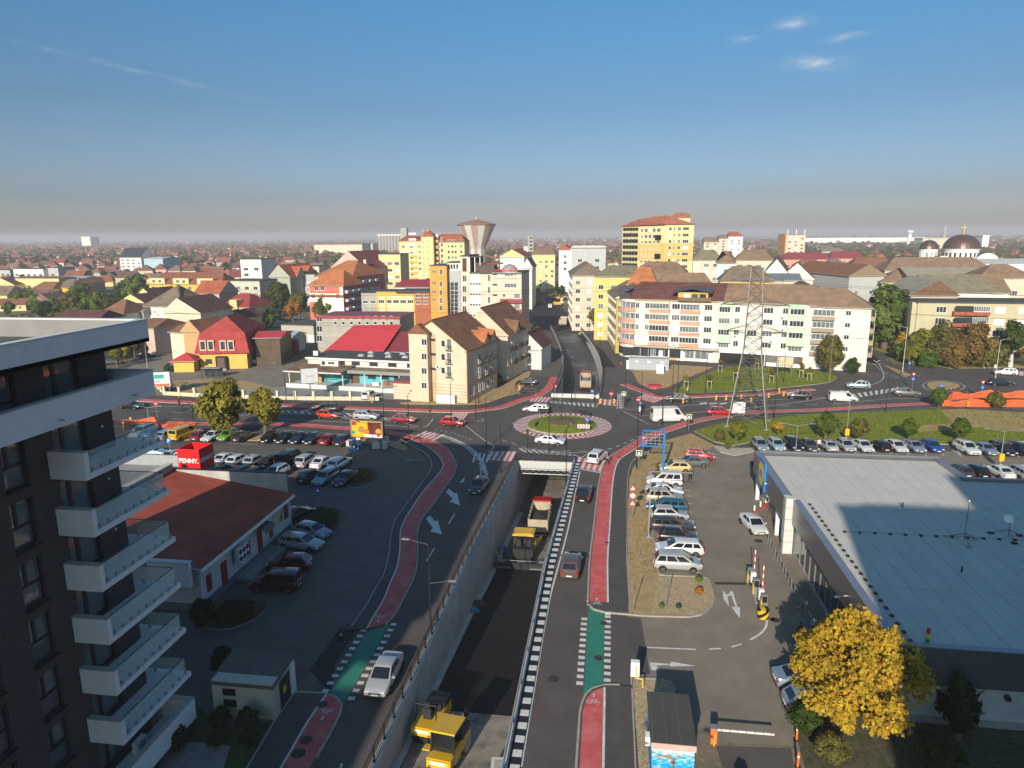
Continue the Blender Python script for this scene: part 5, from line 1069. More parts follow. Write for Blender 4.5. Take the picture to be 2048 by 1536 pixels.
# ---- water tower
wx,wz=onY(954,512,470); t=thing('water_tower','conical striped concrete water tower with shallow tiled cap','water tower',(wx,470,0))
zt=onY(954,449,470)[1]; zb=onY(954,495,470)[1]; rt_=(onY(991,449,470)[0]-onY(916,449,470)[0])/2; rb=rt_*.47
n=16; pal=[M('tower_tan',(.36,.265,.19),.9,.15,.4,stain=.4),M('tower_white',(.58,.56,.52),.9,.1,.4,stain=.3),M('tower_pink',(.40,.27,.21),.9,.12,.4,stain=.4)]
for i in range(n):
 a0,a1=2*PI*i/n-.13,2*PI*(i+1)/n-.13; k=1 if i%2 else (0 if i%4 else 2); m_=MB(); w0=.0 if k!=1 else .0
 for z0,r0,z1,r1 in ((0,rb,zb,rb),(zb,rb,zt,rt_)): m_.quad((r0*math.cos(a0),r0*math.sin(a0),z0),(r0*math.cos(a1),r0*math.sin(a1),z0),(r1*math.cos(a1),r1*math.sin(a1),z1),(r1*math.cos(a0),r1*math.sin(a0),z1))
 m_.build('stave',pal[k],t)
mb=MB(); mb.lathe([(rt_+.05,zt-.3),(rt_+.45,zt-.3),(rt_+.45,zt+.25),(rt_*.45,zt+1.9),(.8,zt+3.4),(.0,zt+3.5)],32); mb.build('cap_roof',rmat('cap_tile',(.28,.16,.11)),t); MB().cyl((0,0,zt+3.4),(0,0,zt+5.),.9,.7,n=10).build('lantern',conc,t); MB().cyl((0,0,zt+5),(0,0,zt+8.5),.08,n=5).build('aerial',grey_m,t)
MB().lathe([(rb+.05,zb-.3),(rb+.3,zb-.3),(rb+.3,zb+.1),(rb+.05,zb+.1)],24).build('ring_beam',conc,t)
# ================================================================== RIGHT APARTMENT BLOCK
apw=wmat('flats_white',(.66,.63,.55)); pink=wmat('band_pink',(.58,.31,.22)); mint=wmat('flats_mint',(.46,.62,.44)); taupe=wmat('band_taupe',(.34,.26,.19)); dkr=rmat('roof_maroon',(.125,.052,.045))
p0=(6.5,181.0); p1=(26.8,175.35)
A_=Bd('apartment_block','four-storey white block with pink balcony bands, curved corner and maroon roof above shops',p0,p1,d=13.,h=15.2,cat='apartment block')
A_.h=TOPZ(*A_.world(10,0)[:2],600)
A_.wall(apw)
fl=[A_.pix('F',1345,py)[1] for py in (617,638,658,678)]   # window centre heights
fl=[3.9+1.55+2.95*k for k in range(3,-1,-1)]
H0=A_.h
fl=[H0-1.55-2.75*k for k in range(4)]
for zc in fl:
 for k,(pa,pb) in enumerate(((1300,1339),(1361,1399))):
  xa=A_.pix('F',pa,640)[0]; xb=A_.pix('F',pb,640)[0]
  ba=A_.part('balcony',xa,xb,-1.1,-.001,zc-1.75,zc-.72,pink); A_.part('balcony_top',xa,xb,-1.1,-.001,zc+.75,zc+.98,apw)
  A_.win('F',(xa+xb)/2,zc-.7,xb-xa-.1,1.44,6,random.choice('wlwl'),off=-1.0)
  A_.part('balcony_cheek',xa,xa+.1,-1.0,-.001,zc-.72,zc+.75,apw); A_.part('balcony_cheek',xb-.1,xb,-1.,-.001,zc-.72,zc+.75,apw)
 for px,wd,n_w in ((1274.5,1.0,2),(1294,1.1,2),(1351,2.,3),(1416,1.9,3)):
  x_=A_.pix('F',px,640)[0]; A_.win('F',x_,zc-.75,wd,1.4,n_w,random.choice('wwlb'))
A_.roof(dkr,4.0,.5,0.,'x',gm=apw,ridge=.5)
x_=A_.pix('F',1390,600)[0]; A_.part('penthouse',x_-4.,x_+3.2,-.9,3,H0-.1,H0+2.0,wmat('penthouse_orange',(.58,.33,.10))); mb=MB(); mb.add([(x_-5.4,-1.4,H0+1.7),(x_+4.2,-1.4,H0+1.9),(x_+4.2,4,H0+2.5),(x_-5.4,4,H0+2.4),(x_-.5,-1.5,H0+2.9),(x_-.5,4.2,H0+3.3)],[(0,4,5,3),(4,1,2,5)]); mb.build('penthouse_roof',M('pent_roof',(.09,.09,.095),.6,.1),A_.r)
for i,m_ in enumerate((blind_m,M('pent_green',(.03,.09,.06),.4,0),glass_m)): A_.part('penthouse_window',x_-2.6+i*1.9,x_-1.1+i*1.9,-.97,-.9,H0+.3,H0+1.7,m_)
A_.part('penthouse_rail',x_-4.,x_+4.,-1.15,-1.1,H0-.1,H0+.8,M('rail_brown',(.16,.11,.07),.7,.2,3.)); A_.part('eave_strip',0,A_.w,-.08,-.002,H0-.5,H0-.1,wmat('eave_orange',(.60,.33,.12)))
for px in (1276,1286,1296,1306):
 x_=A_.pix('F',px,590)[0]; mb=MB(); mb.add([(x_-.35,1.2,H0+.85),(x_+.35,1.2,H0+.85),(x_+.35,2.6,H0+1.5),(x_-.35,2.6,H0+1.5)],[(0,1,2,3)]); mb.build('roof_window',glass_l,A_.r)
shop=wmat('shop_base',(.44,.40,.33)); A_.part('shop_cornice',-.1,A_.w+.1,-1.3,-.001,3.1,3.5,shop)
for px,wd,mm in ((1255,2.6,'d'),(1270,2.6,'d'),(1291,2.6,'d'),(1304,2.,'l'),(1324,3.2,'w'),(1350,2.8,'d'),(1376,3.,'l'),(1408,4.4,'l')): A_.win('F',A_.pix('F',px,708)[0],.7,wd,2.,3,mm,'shop_window',off=-.0)
for px in (1321,1365,1421): x_=A_.pix('F',px,715)[0]; A_.part('shop_door',x_-.5,x_+.5,-.1,-.001,.0,2.3,wht)
A_.part('shop_sign',A_.pix('F',1341,715)[0]-1.,A_.pix('F',1341,715)[0]+1.5,-.09,-.002,0.,.7,wmat('shop_orange',(.6,.32,.14)));
for px,py in ((1347,699),(1335,649),(1389,697)): x_=A_.pix('F',px,py)[0]; ac_unit(A_,'F',x_,3.5 if py>690 else fl[1]-1.6)
# curved corner
cb=thing('corner_block','rounded end of the white block with pink bands and a corner roof terrace','apartment block',(6.5,181.0,0),A_.rz)
ang=[R(270-i*15) for i in range(8)]; rad=5.2; cc=(0.,rad)
P_=[(cc[0]+rad*math.cos(a),cc[1]+rad*math.sin(a)) for a in ang]; poly_=P_+[(P_[-1][0],13.),(0,13.)]
MB().prism(poly_,0,H0).build('wall',apw,cb)
for zc in fl:
 ring=lambda r:[(cc[0]+r*math.cos(a),cc[1]+r*math.sin(a)) for a in ang[0:6]]
 m_=MB(); o2,i2=ring(rad+.5),ring(rad+.01);
 m_.prism(o2+i2[::-1],zc-1.75,zc-.72); m_.build('balcony_band',pink,cb); m_=MB(); m_.prism(o2+i2[::-1],zc+.75,zc+.95); m_.build('balcony_top',apw,cb)
 for i in range(5):
  a=(ang[i]+ang[i+1])/2; link('window',winmesh(1.25,1.44,3,'w'),cb,(cc[0]+(rad+.12)*math.cos(a),cc[1]+(rad+.12)*math.sin(a),zc-.72),a+PI/2)
for i in range(6): a=(ang[i]+ang[i+1])/2; link('shop_window',winmesh(1.2,1.7,2,'d'),cb,(cc[0]+(rad+.02)*math.cos(a),cc[1]+(rad+.02)*math.sin(a),.9),a+PI/2)
m_=MB(); top_=[(cc[0]+(rad+.4)*math.cos(a),cc[1]+(rad+.4)*math.sin(a),H0) for a in ang]; m_.add(top_+[(0,13.5,H0),(0,6.5,H0+4.)],[(i+1,i,9) for i in range(7)]+[(8,7,9)]); m_.build('roof',dkr,cb)
m_=MB(); m_.b(-4.6,-1.6,.9,3.8,H0+.05,H0+1.2); m_.build('terrace',M('terrace_glass',(.05,.06,.06),.3,.3,2.),cb); m_=MB(); m_.b(-4.8,-1.4,.6,3.4,H0+2.3,H0+2.42); m_.build('terrace_awning',M('awning_blue',(.06,.09,.17),.7,.1),cb)
for x,y in ((-4.5,.9),(-1.7,.9),(-4.5,3.1),(-1.7,3.1)): MB().b(x-.05,x+.05,y-.05,y+.05,H0+.1,H0+2.3).build('awning_post',black_m,cb)
# mint middle part and taupe end
def flats(nm,label,x0,x1,scheme):
 b=Bd('apartment_block',label,A_.world(x0,0)[:2],w=x1-x0,rz=A_.rz,d=13.,h=H0-.2,cat='apartment block'); b.wall(apw); return b
wm=A_.w
xe=(51.3-12.6)/math.cos(A_.rz)
b=flats('m','white and mint green middle block under a brown roof, with open shops below',wm+.01,wm+.01+20.3,0); xend=b.w
b.roof(brownroof,4.2,.5,0.,'x',gm=apw); H1=b.h
for (pa,pb) in ((1435,1464),(1576,1612)):
 xa,xb=b.pix('F',pa,640)[0],b.pix('F',pb,640)[0]; b.part('bay',xa,xb,-.9,-.001,5.2,H1,mint)
 for k in range(3): b.win('F',(xa+xb)/2,H1-2.35-2.75*k,xb-xa-.8,1.4,4,random.choice('wl'),off=-.9)
 b.win('F',(xa+xb)/2,3.9,xb-xa-.9,1.2,4,'l')
for k in range(4):
 zc=H1-2.35-2.75*k
 for px,wd,n_w in ((1474,1.2,2),(1505,2.2,3),(1536,2.2,3),(1570,1.2,2)): b.win('F',b.pix('F',px,640)[0],zc,wd,1.4,n_w,random.choice('wwlb'))
b.part('shop_band',0,b.w,-.3,-.001,2.7,3.5,wht); b.part('shop_void',.2,b.w*.52,-.05,-.001,0,2.7,dark); b.part('shop_glazing',b.w*.53,b.w*.92,-.05,-.001,.9,2.7,M('shop_glass',(.16,.15,.13),.2,.3,1.)); b.part('shop_wall',b.w*.53,b.w,-.1,-.001,0,.9,wht); b.part('shop_door',b.w*.87,b.w*.94,-.09,-.001,0,2.5,M('door_brown',(.12,.07,.05)))
for px,zk in ((1564,3.2),(1566,6.),(1472,8.),(1545,9.)): ac_unit(b,'F',b.pix('F',px,640)[0],H1-zk-.4)
e0=b.world(b.w,0); b=Bd('apartment_block','white end block with taupe balcony bands under a brown hipped roof',(e0[0]+.02,e0[1]),w=12.2,rz=A_.rz,d=13.,h=H0-.6,cat='apartment block'); b.wall(apw); b.roof(brownroof,4.,.5,.0,'x',hip2=6.,gm=apw)
H2=b.h
for k in range(4):
 zc=H2-1.9-2.75*k; b.part('balcony',.2,4.9,-1.,-.001,zc-1.1,zc-.1,taupe); b.win('F',2.55,zc-.08,4.5,1.4,5,'l',off=-.9); b.win('F',7.6,zc+.1,1.1,1.1,2,'w'); b.part('balcony',b.w+.001,b.w+1.,.6,3.4,zc-1.1,zc-.1,taupe); b.win('R',2.,zc-.08,2.6,1.4,3,'w',off=.9); b.win('R',8.,zc,1.4,1.4,2,'w')
b.win('F',2.5,1.2,1.6,1.2,3,'l')
# wing up the street
b=Bd('apartment_block','long grey and ochre wing of the corner block running up the street',(1.2,229.),w=10.,rz=R(-76) if False else 0,d=1.,h=1.) if False else None
wA=Bd('apartment_block','grey and ochre rear wing of the corner block with a brown tiled roof',(1.7,187.5),w=11.,rz=R(5.4),d=42.,h=H0-.4,cat='apartment block'); wA.wall(wmat('wing_ochre',(.46,.36,.13))); wA.roof(slate,3.4,.5,0.,'y',gm=apw); wA.grid('L',[2+i*3.2 for i in range(13)],[2.+2.8*k for k in range(5)],1.3,1.3,2,'wwl'); wA.part('grey_end',-.35,-.001,24,42,0,wA.h,wmat('grey_blue',(.45,.47,.48)))
# ---- blocks behind, with brown roofs
def blk(label,v,pxl,pxr,py_e,d,rz,wallm,roofm,rise,hip,axis='x',faces='F',styles='wwlb',name='apartment_block',cat='apartment block',sp=3.4,wn=2,ww=1.5,gm=None,group=None,auto=True,ridge=.5):
 b=Bv(name,label,v,pxl,pxr,py_e,d,rz,cat=cat,group=group); b.wall(wallm)
 if rise: b.roof(roofm,rise,.5,hip,axis,gm=gm or wallm,ridge=ridge)
 else: b.flat(roofm)
 if auto: b.auto(faces,2.8,sp,ww,1.4,1.2,styles,n=wn)
 return b
wcr=wmat('flats_beige',(.56,.5,.38)); wye=wmat('flats_yellow',(.62,.48,.16)); wsal=wmat('flats_salmon',(.56,.30,.19)); wgy=wmat('flats_grey',(.42,.42,.4))
blk('low block with olive roof just behind the maroon roofed corner',212,1190,1290,553,16.,R(-6),wye,olive,3.,4.); blk('block with bright orange and brown roof strips behind the maroon roof',200,1250,1425,577,13.,R(-6),apw,brownroof,4.2,3.)
b=blk('orange patch of tiled roof behind the maroon corner roof',199,1256,1312,569,12.,R(-6),apw,tile_o,4.5,2.5,auto=False)
blk('long block with brown roof in front of the yellow tower block',228,1268,1372,546,15.,R(-6),wcr,brownroof,3.4,4.)
b=blk('white and yellow street block with brown hipped roof left of the rear wing',232,1145,1212,551,26.,R(6),wcr,slate,4.,6.,'y',faces='FL');
b=Bv('modern_block','modern grey block with orange panel and white side facing the street',300,1143,1212,497,26.,R(2)); b.wall(wmat('panel_pale_grey',(.42,.43,.43))); b.flat(flatg,.1,.3,conc_l); b.auto('F',3.,5.4,1.8,1.4,2.,'w',n=2); b.part('orange_panel',b.w*.38,b.w*.6,-.06,-.001,b.h-14,b.h-6.,wmat('panel_orange',(.58,.28,.12))); b.grid('L',[2+i*3.4 for i in range(7)],[2+3*k for k in range(6)],1.6,1.4,2,'wl')
b.part('side_white',-.3,-.001,0,b.d,0,b.h,wht); b.part('side_red',-.35,-.301,6,9,2,b.h,M('panel_red',(.4,.09,.05),.6,.05))
blk('white block with red panels further up the street',330,1118,1143,500,30.,R(2),wht,tile_r,2.,1.,'y',faces='FL')
# ---- tower block
b=Bv('tower_block','ten-storey yellow and cream tower block with wide red roof',325,1330,1388,449,20.,R(-3)); b.wall(yl)
for i,z in enumerate((7.,19.5)): b.part('ochre_band',-.02,b.w+.02,-.03,-.001,z,z+(7.5 if i==0 else 8.),wmat('tower_ochre',(.58,.40,.13)))
for k in range(13):
 for px,wd,n_w in ((1340,1.1,1),(1348,.6,1),(1358,1.3,2),(1371,2.6,3)): b.win('F',b.pix('F',px,480)[0],b.h-2.6-2.75*k,wd,1.4,n_w,random.choice('wwlb'),off=-.03)
lw_=Bd('tower_block','balconied left wing of the yellow tower block with a honeycomb of loggias',b.world(0,1)[:2],w=20.,rz=0.,d=18.,h=b.h-.5);
x0,_=onY(1245,460,340); lw_.r.location=(x0,340,0); lw_.o=(x0,340,0); e=b.world(0,.5); lw_.w=math.dist((x0,340),e[:2]); lw_.rz=math.atan2(e[1]-340,e[0]-x0); lw_.r.rotation_euler=(0,0,lw_.rz)
lw_.wall(yl); hx=lw_.pix('F',1277,480)[0]
for k in range(13):
 z=lw_.h-2.9-2.75*k
 for i in range(5):
  x=.4+i*(hx-.6)/5; lw_.part('loggia',x+.12,x+(hx-.6)/5-.12,-.25,-.001,z+.9,z+2.3,dark); lw_.part('loggia_panel',x+.1,x+(hx-.6)/5-.1,-.55,-.26,z-.2,z+.8,wmat('loggia_beige',(.52,.45,.28)))
 for j,px in enumerate((1284,1292,1300,1308,1317)): lw_.win('F',lw_.pix('F',px,480)[0],z+.2,[1.1,1.5,1.5,1.5,1.8][j],1.6,2,random.choice('wlbw'))
 if k in (1,4): x_=lw_.pix('F',1317,480)[0]; lw_.part('black_balcony',x_-1.3,x_+1.4,-.9,-.001,z-.5,z+1.6,dark)
for i,z in enumerate((7.,19.5)): lw_.part('ochre_band',hx,lw_.w,-.03,-.001,z,z+(7.5 if i==0 else 8.),wmat('tower_ochre',(.58,.4,.13)))
tr_=rmat('tower_roof',(.36,.12,.07)); m_=MB(); q=[b.world(b.w+.8,-.8),lw_.world(-.8,-.8),lw_.world(-.8,18),b.world(b.w+.8,21)]; hz=b.h
mid=[((q[0][0]*.62+q[1][0]*.38),(q[0][1]+8.)),((q[0][0]*.28+q[1][0]*.72),(q[1][1]+7.))]
V_=[(q[0][0],q[0][1],hz),(b.world(0,-.8)[0],b.world(0,-.8)[1],hz),(q[1][0],q[1][1],lw_.h),(q[2][0],q[2][1],lw_.h),(q[3][0],q[3][1],hz),(mid[0][0],mid[0][1],hz+4.2),(mid[1][0],mid[1][1],hz+3.)]
m_.add(V_,[(0,5,6,1) [::-1],(1,6,2)[::-1],(2,6,3)[::-1],(3,6,5,4)[::-1],(4,5,0)[::-1],(0,1,2,3,4)]);
o=m_.build('roof',tr_,b.r); o.matrix_parent_inverse=Matrix.LocRotScale(Vector(b.o),Matrix.Rotation(b.rz,3,'Z').to_quaternion(),None).inverted()
b.part('roof_hut',b.w*.25,b.w*.9,9,14,hz+1.,hz+3.3,yl); b.roof(tr_,2.0,.5,2.,'x',z=hz+3.3,x0=b.w*.2,x1=b.w*.95,y0=8,y1=15,name='roof_hut_top')
LM=((60,'the modern left-edge block'),(165,'the far white horizon block'),(262,'the white school'),(308,'the pale blue hall'),(375,'the amber apartment house'),(500,'the flat white upper block'),(560,'the grey-green gabled house'),(650,'the salmon apartment houses'),(700,'the maroon gable block'),(780,'the grain silos'),(850,'the yellow high-rises'),(953,'the water tower'),(1062,'the narrow concrete tower'),(1180,'the modern grey block'),(1320,'the tower block'),(1450,'the far stepped flats'),(1592,'the tall pale far block'),(1650,'the salmon school'),(1800,'the control tower'),(1905,'the domed church'),(2020,'the long white warehouse'))
def where(px,y):
 d,nm=min((abs(px-a),n) for a,n in LM); x=[a for a,n in LM if n==nm][0]
 return ('left of ' if px<x-12 else 'right of ' if px>x+12 else 'in line with ')+nm+(', near' if y<430 else ', halfway' if y<560 else ', far off')
# ================================================================== RIGHT-HAND TOWN
blk('yellow and salmon block with brown roof just behind the mint green block',205,1440,1545,562,12.,R(-6),wye,slate,4.,4.)
blk('low cream annex with blue-grey metal roof behind the brown roofs',212,1530,1600,560,14.,R(-6),wcr,M('roof_bluegrey',(.17,.20,.235),.6,.1,.4),1.6,0.)
b=Bd('apartment_block','rear wing with ribbed brown roof running back from the white end block',(39.,185.),w=16.,rz=R(-14),d=34.,h=H0-1.6,cat='apartment block'); b.wall(apw); b.roof(rmat('roof_ribbed',(.21,.115,.07)),4.5,.5,0.,'y',gm=apw)
blk('pale blue stair block with brown pyramid roof right of the tower block',252,1434,1470,526,12.,R(-8),wmat('flats_paleblue',(.48,.56,.55)),brownroof,4.,5.,styles='wl')
blk('beige block with ochre window bands and olive roof beside the tower block',300,1386,1440,520,13.,R(-8),wcr,olive,4.,3.,wn=3,ww=2.)
blk('cream block with brown roof right of the pale blue stair block',290,1470,1545,520,14.,R(-8),wcr,brownroof,4.,4.,wn=3,ww=2.)
b=blk('block with long brown tiled roof running away to the right of the pylon',225,1530,1572,548,52.,R(-13),apw,tile_b,4.5,0.,'y',faces='F');
blk('white gabled block end behind the blue-grey roof',232,1560,1622,558,16.,R(-14),apw,tile_b,5.,0.,'y',auto=False)
b=Bd('apartment_block','shaded grey block with brown roof beyond the large green street tree',(83.,262.),w=13.,rz=R(13),d=40.,h=14.,cat='apartment block'); b.h=TOPZ(*b.world(0,0)[:2],552); b.wall(wgy); b.roof(tile_b,4.,.6,0.,'y',gm=wmat('plank_brown',(.24,.17,.11))); b.grid('L',[2.5+i*3.6 for i in range(10)],[1.5+2.8*k for k in range(4)],1.5,1.4,2,'wd'); b.grid('F',[3.,8.5],[1.5+2.8*k for k in range(4)],1.4,1.4,2,'wl')
blk('cream block with low brown roof behind the large green tree',262,1762,1930,564,16.,R(-4),wcr,brownroof,4.,8.)
blk('wide block with olive and brown hipped roof, second from the right edge',215,1806,2010,584,16.,R(-4),apw,olive,4.6,7.,auto=False)
b=blk('right half of the wide hipped roof, clad in brown sheets',214.5,1905,2016,585,16.5,R(-4),apw,brownroof,4.7,0.,auto=False);
b=Bv('apartment_block','low block with plank gable and pale sheet roof behind the big tree',196,1822,1912,591,22.,R(-4)); b.wall(wcr); b.roof(M('roof_pale_sheet',(.34,.30,.23),.85,.12,.5,stain=.4),4.,.6,0.,'y',gm=M('planks_dark',(.15,.085,.05),.9,.25,1.5),ridge=.55)
# beige flat-roofed block at the right edge
b=Bd('apartment_block','beige flat-roofed block with red glazed balconies behind trees at the right edge',(75.6,186.),(118.,183.),d=13.,h=13.5,cat='apartment block'); b.h=TOPZ(84,185.5,606); b.wall(wmat('flats_khaki',(.47,.42,.27))); b.flat(flatg,.3,.3)
x0,x1=b.pix('F',1902,640)[0],b.pix('F',1975,640)[0]
for k in range(4):
 z=b.h-1.9-2.8*k; b.part('balcony',x0,x1,-1.2,-.001,z-1.0,z-.05,M('balcony_red',(.33,.09,.055),.8,.25,1.)); b.win('F',(x0*.72+x1*.28),z-.04,(x1-x0)*.48,1.35,6,'d',off=-1.1); b.win('F',(x0*.24+x1*.76),z-.04,(x1-x0)*.44,1.35,7,'l',off=-1.1)
 for px,s_ in ((1880,'w'),(1998,'b'),(2045,'b')): b.win('F',b.pix('F',px,640)[0],z-.5,2.3,1.5,3,s_ if k<2 else 'w')
 b.win('L',3.,z-.4,1.5,1.4,2,'w'); b.win('L',9.,z-.4,1.5,1.4,2,'d')
b.part('side_bay',-1.1,-.001,.5,3.,2.5,b.h,wmat('flats_khaki',(.47,.42,.27)))
blk('brown roofed flats with balconies at the right edge behind the beige block',232,1960,2070,556,14.,R(-4),wcr,brownroof,4.,6.,wn=3,ww=2.)
blk('long brown roof stretching below the church, middle right',300,1770,1985,541,16.,R(-3),wcr,brownroof,5.,6.,auto=False)
blk('brown roof with hipped end in the middle right, left of the church',330,1700,1800,539,18.,R(-3),wcr,tile_b,5.,5.,auto=False)
blk('low hall with grey-green corrugated roof in front of the church',255,1826,1985,562,26.,R(-3),M('planks_dark',(.15,.085,.05)),M('roof_corrugated',(.29,.265,.20),.85,.12,.4),4.,0.,'x',auto=False,gm=M('planks_dark',(.15,.085,.05)),name='storage_hall',cat='hall')
blk('long white warehouse roof right of the church',420,1955,2120,527,40.,0.,wht,M('roof_white',(.55,.55,.53),.7,.06),2.,0.,auto=False,name='warehouse',cat='warehouse')
blk('long red roofed school with salmon walls in the right distance',560,1568,1662,519,20.,R(2),wsal,darkred,5.,5.,sp=6.,ww=2.5,name='school',cat='school')
blk('red roofed annex with roof solar panels right of the salmon school',560,1664,1732,517,20.,R(2),wsal,darkred,5.,3.,sp=6.,ww=2.5,name='school',cat='school')
b=blk('tall pale tower block with orange edge in the right distance',640,1574,1612,470,22.,R(3),wcr,flatg,0,0,sp=5.,ww=2.,name='tower_block',cat='tower block'); b.part('orange_edge',-1.2,-.001,-.2,22,0,b.h+1,wmat('panel_orange',(.58,.28,.12)))
for i,x in enumerate((1.,8.,15.)): b.part('roof_antenna',x,x+.5,2,2.5,b.h+.3,b.h+4.5,wht)
blk('beige flats with stepped brown roofs far off right of the tower block',760,1408,1438,484,20.,R(2),wcr,brownroof,5.,3.,sp=6.,ww=2.5); blk('taller middle part of the far stepped flats',762,1438,1457,477,20.,R(2),wcr,brownroof,4.,3.,sp=6.,ww=2.5); blk('brick and white end of the far stepped flats with a roof mast',764,1457,1486,473,22.,R(2),wht,tile_r,5.,4.,sp=6.,ww=2.5)
# brown roofed far rows on the right
RRS=[(1388,1430,499),(1415,1470,503),(1440,1500,497),(1500,1540,505),(1470,1530,510),(1530,1572,499),(1622,1668,497),(1640,1690,503),(1395,1450,511),(1600,1650,533),(1655,1690,530)]
for i,(a,c,e) in enumerate(RRS):
 v=31*1400/max(8,(e-472))*.72; blk(f'long low brown-roofed block {where((a+c)/2,v)}',v,a,c,e,18.,R(random.uniform(-8,4)),random.choice([wcr,apw,wcr]),random.choice([brownroof,tile_b,slate]),4.5,4.,auto=False,group='brown roofed far blocks')
# church
cx,_=onY(1921,510,470); t=thing('church','white domed church with brown domes and round gables','church',(cx,470,0))
cw=wmat('church_white',(.70,.69,.66)); dm=M('dome_brown',(.14,.085,.065),.35,.1,metal=.5)
zg=onY(1921,527,470)[1]; z1=onY(1921,499,470)[1]
MB().b(-22,10,-9,12,0,zg+1).build('nave',cw,t); rdr=9.6
MB().lathe([(rdr,zg),(rdr,z1),(rdr+.5,z1),(rdr+.5,z1+.6)],28).build('drum',cw,t); MB().lathe([((rdr+.6)*math.cos(i*PI/16),z1+.5+8.6*math.sin(i*PI/16)) for i in range(9)],28).build('dome',dm,t)
wn=MB().b(-.5,.5,-.1,.1,0,2.6).mesh('drum_window',dark)
for i in range(12): a=-PI*i/11; link('drum_window',wn,t,((rdr+.05)*math.cos(a),(rdr+.05)*math.sin(a),z1-4.4),a+PI/2)
zt=z1+9.; MB().b(-.35,.35,-.35,.35,zt,zt+6.5).build('cross',M('cross_gold',(.45,.33,.12),.4,0),t); MB().b(-1.7,1.7,-.3,.3,zt+3.8,zt+4.6).build('cross_arm',M('cross_gold',(.4,.3,.1)),t)
def gable(x,y,r):
 m_=MB(); n=14; P=[(x+r*math.cos(PI*i/n),y,zg-1+r*math.sin(PI*i/n)) for i in range(n+1)]; Q=[(p[0],y+12,p[2]) for p in P]; m_.add(P+Q,[tuple(range(n+1))[::-1]]); m_.add(P+Q,[(i,i+1,n+2+i,n+1+i) for i in range(n)],1); m_.build('round_gable',[cw,dm],t)
gable(11,-9.5,7.5); gable(-13.5,-10,6.)
for dx,py,r,top in ((-24.3 if False else onY(1860,500,470)[0]-cx,498,5.2,1),(onY(1902,500,474)[0]-cx,500,4.,0)):
 zz_=onY(1860,py,470)[1]; MB().lathe([(r,0),(r,zz_),(r+.4,zz_)],18).build('tower',cw,t,(dx,2,0)); MB().lathe([((r+.3)*math.cos(i*PI/12),zz_+r*1.05*math.sin(i*PI/12)) for i in range(7)],18).build('small_dome',dm,t,(dx,2,0)); MB().b(dx-.15,dx+.15,1.8,2.2,zz_+r,zz_+r+4).build('cross',M('cross_gold',(.4,.3,.1)),t)
 for i in range(3): MB().b(dx-3+i*2.4,dx-2+i*2.4,2-r-.1,2-r+1.5,zz_-8,zz_-2).build('belfry_opening',conc,t)
MB().b(-40,-20,-6,10,0,zg-2).build('nave',cw,t); b_=MB(); b_.add([(-42,-8,zg-2),(-18,-8,zg-2),(-18,12,zg-2),(-42,12,zg-2),(-40,2,zg+4.5),(-18,2,zg+4.5)],[(0,1,5,4),(2,3,4,5),(3,0,4),(1,2,5)]); b_.build('nave_roof',dm,t)
# ================================================================== LEFT-HAND TOWN
hwt=wmat('house_white',(.66,.64,.6)); hcr=wmat('house_cream',(.60,.55,.42)); hyl=wmat('house_lightyellow',(.66,.55,.25)); hpk=wmat('house_pink',(.55,.40,.34)); hgr=wmat('house_greygreen',(.38,.37,.30)); hor=wmat('house_orangeyellow',(.68,.42,.06))
b=blk('long amber apartment house with brown roof and white dormers, left middle distance',292,298,452,568,14.,R(-5),hor,rmat('roof_chestnut',(.22,.085,.055)),5.,4.,auto=False)
for i in range(3): x=b.w*(.12+.33*i); b.part('gable_bay',x-4,x+4,-.3,3,b.h-.2,b.h+2.6,hyl); b.win('F',x-1.5,b.h+.6,1.6,1.3,3,'w',off=-.3); b.win('F',x+1.6,b.h+.6,1.6,1.3,3,'w',off=-.3)
for k in range(3):
 for i in range(8): b.win('F',b.w*(.06+.125*i),b.h-2.4-2.9*k,1.8,1.4,3,random.choice('wwl'))
 b.part('balcony_band',0,b.w,-.5,-.001,b.h-3.1-2.9*k,b.h-2.7-2.9*k,hyl)
blk('modern beige block with flat roof right of the amber apartment house',280,450,522,562,14.,R(-5),wmat('modern_beige',(.50,.48,.40)),flatg,0,0,ww=2.,wn=2,sp=4.); blk('white flat-roofed upper block behind the modern beige block',330,480,523,519,14.,R(-3),hwt,flatg,0,0,ww=2.4,sp=4.5)
b=blk('white house with large dark brown pyramid roof, left of the yard',205,288,368,612,16.,R(-7),hwt,slate,6.5,8.,auto=False,name='house',cat='house'); ac_unit(b,'F',b.w*.28,b.h-2); ac_unit(b,'F',b.w*.36,b.h-3)
b=blk('cream gabled house with dark roof windows and black shop front, left of the red mansard',183,329,404,625,15.,R(-4),hcr,rmat('roof_darkbrown',(.125,.06,.045)),4.2,0.,'y',auto=False,gm=hcr,name='house',cat='house',ridge=.42); b.part('side_glass',b.w,b.w+3,1,9,1,6,M('brown_glass',(.09,.06,.04))); b.part('side_wing',b.w+.001,b.w+4,0,10,6.,6.6,hcr)
blk('small brown tiled house in front of the cream gabled house',163,340,412,664,11.,R(-7),hcr,tile_b,2.6,2.5,auto=False,name='house',cat='house'); b=blk('little house with ochre gable beside the small brown tiled house',160.,366,404,662,9.,R(-12),wmat('gable_ochre',(.48,.30,.14)),tile_b,2.8,0.,'y',auto=False,name='house',cat='house')
blk('pink two-storey house at the street edge behind the white roof band',172,270,312,655,12.,R(-10),hpk,tile_b,2.,1.,name='house',cat='house',styles='d',ww=.9)
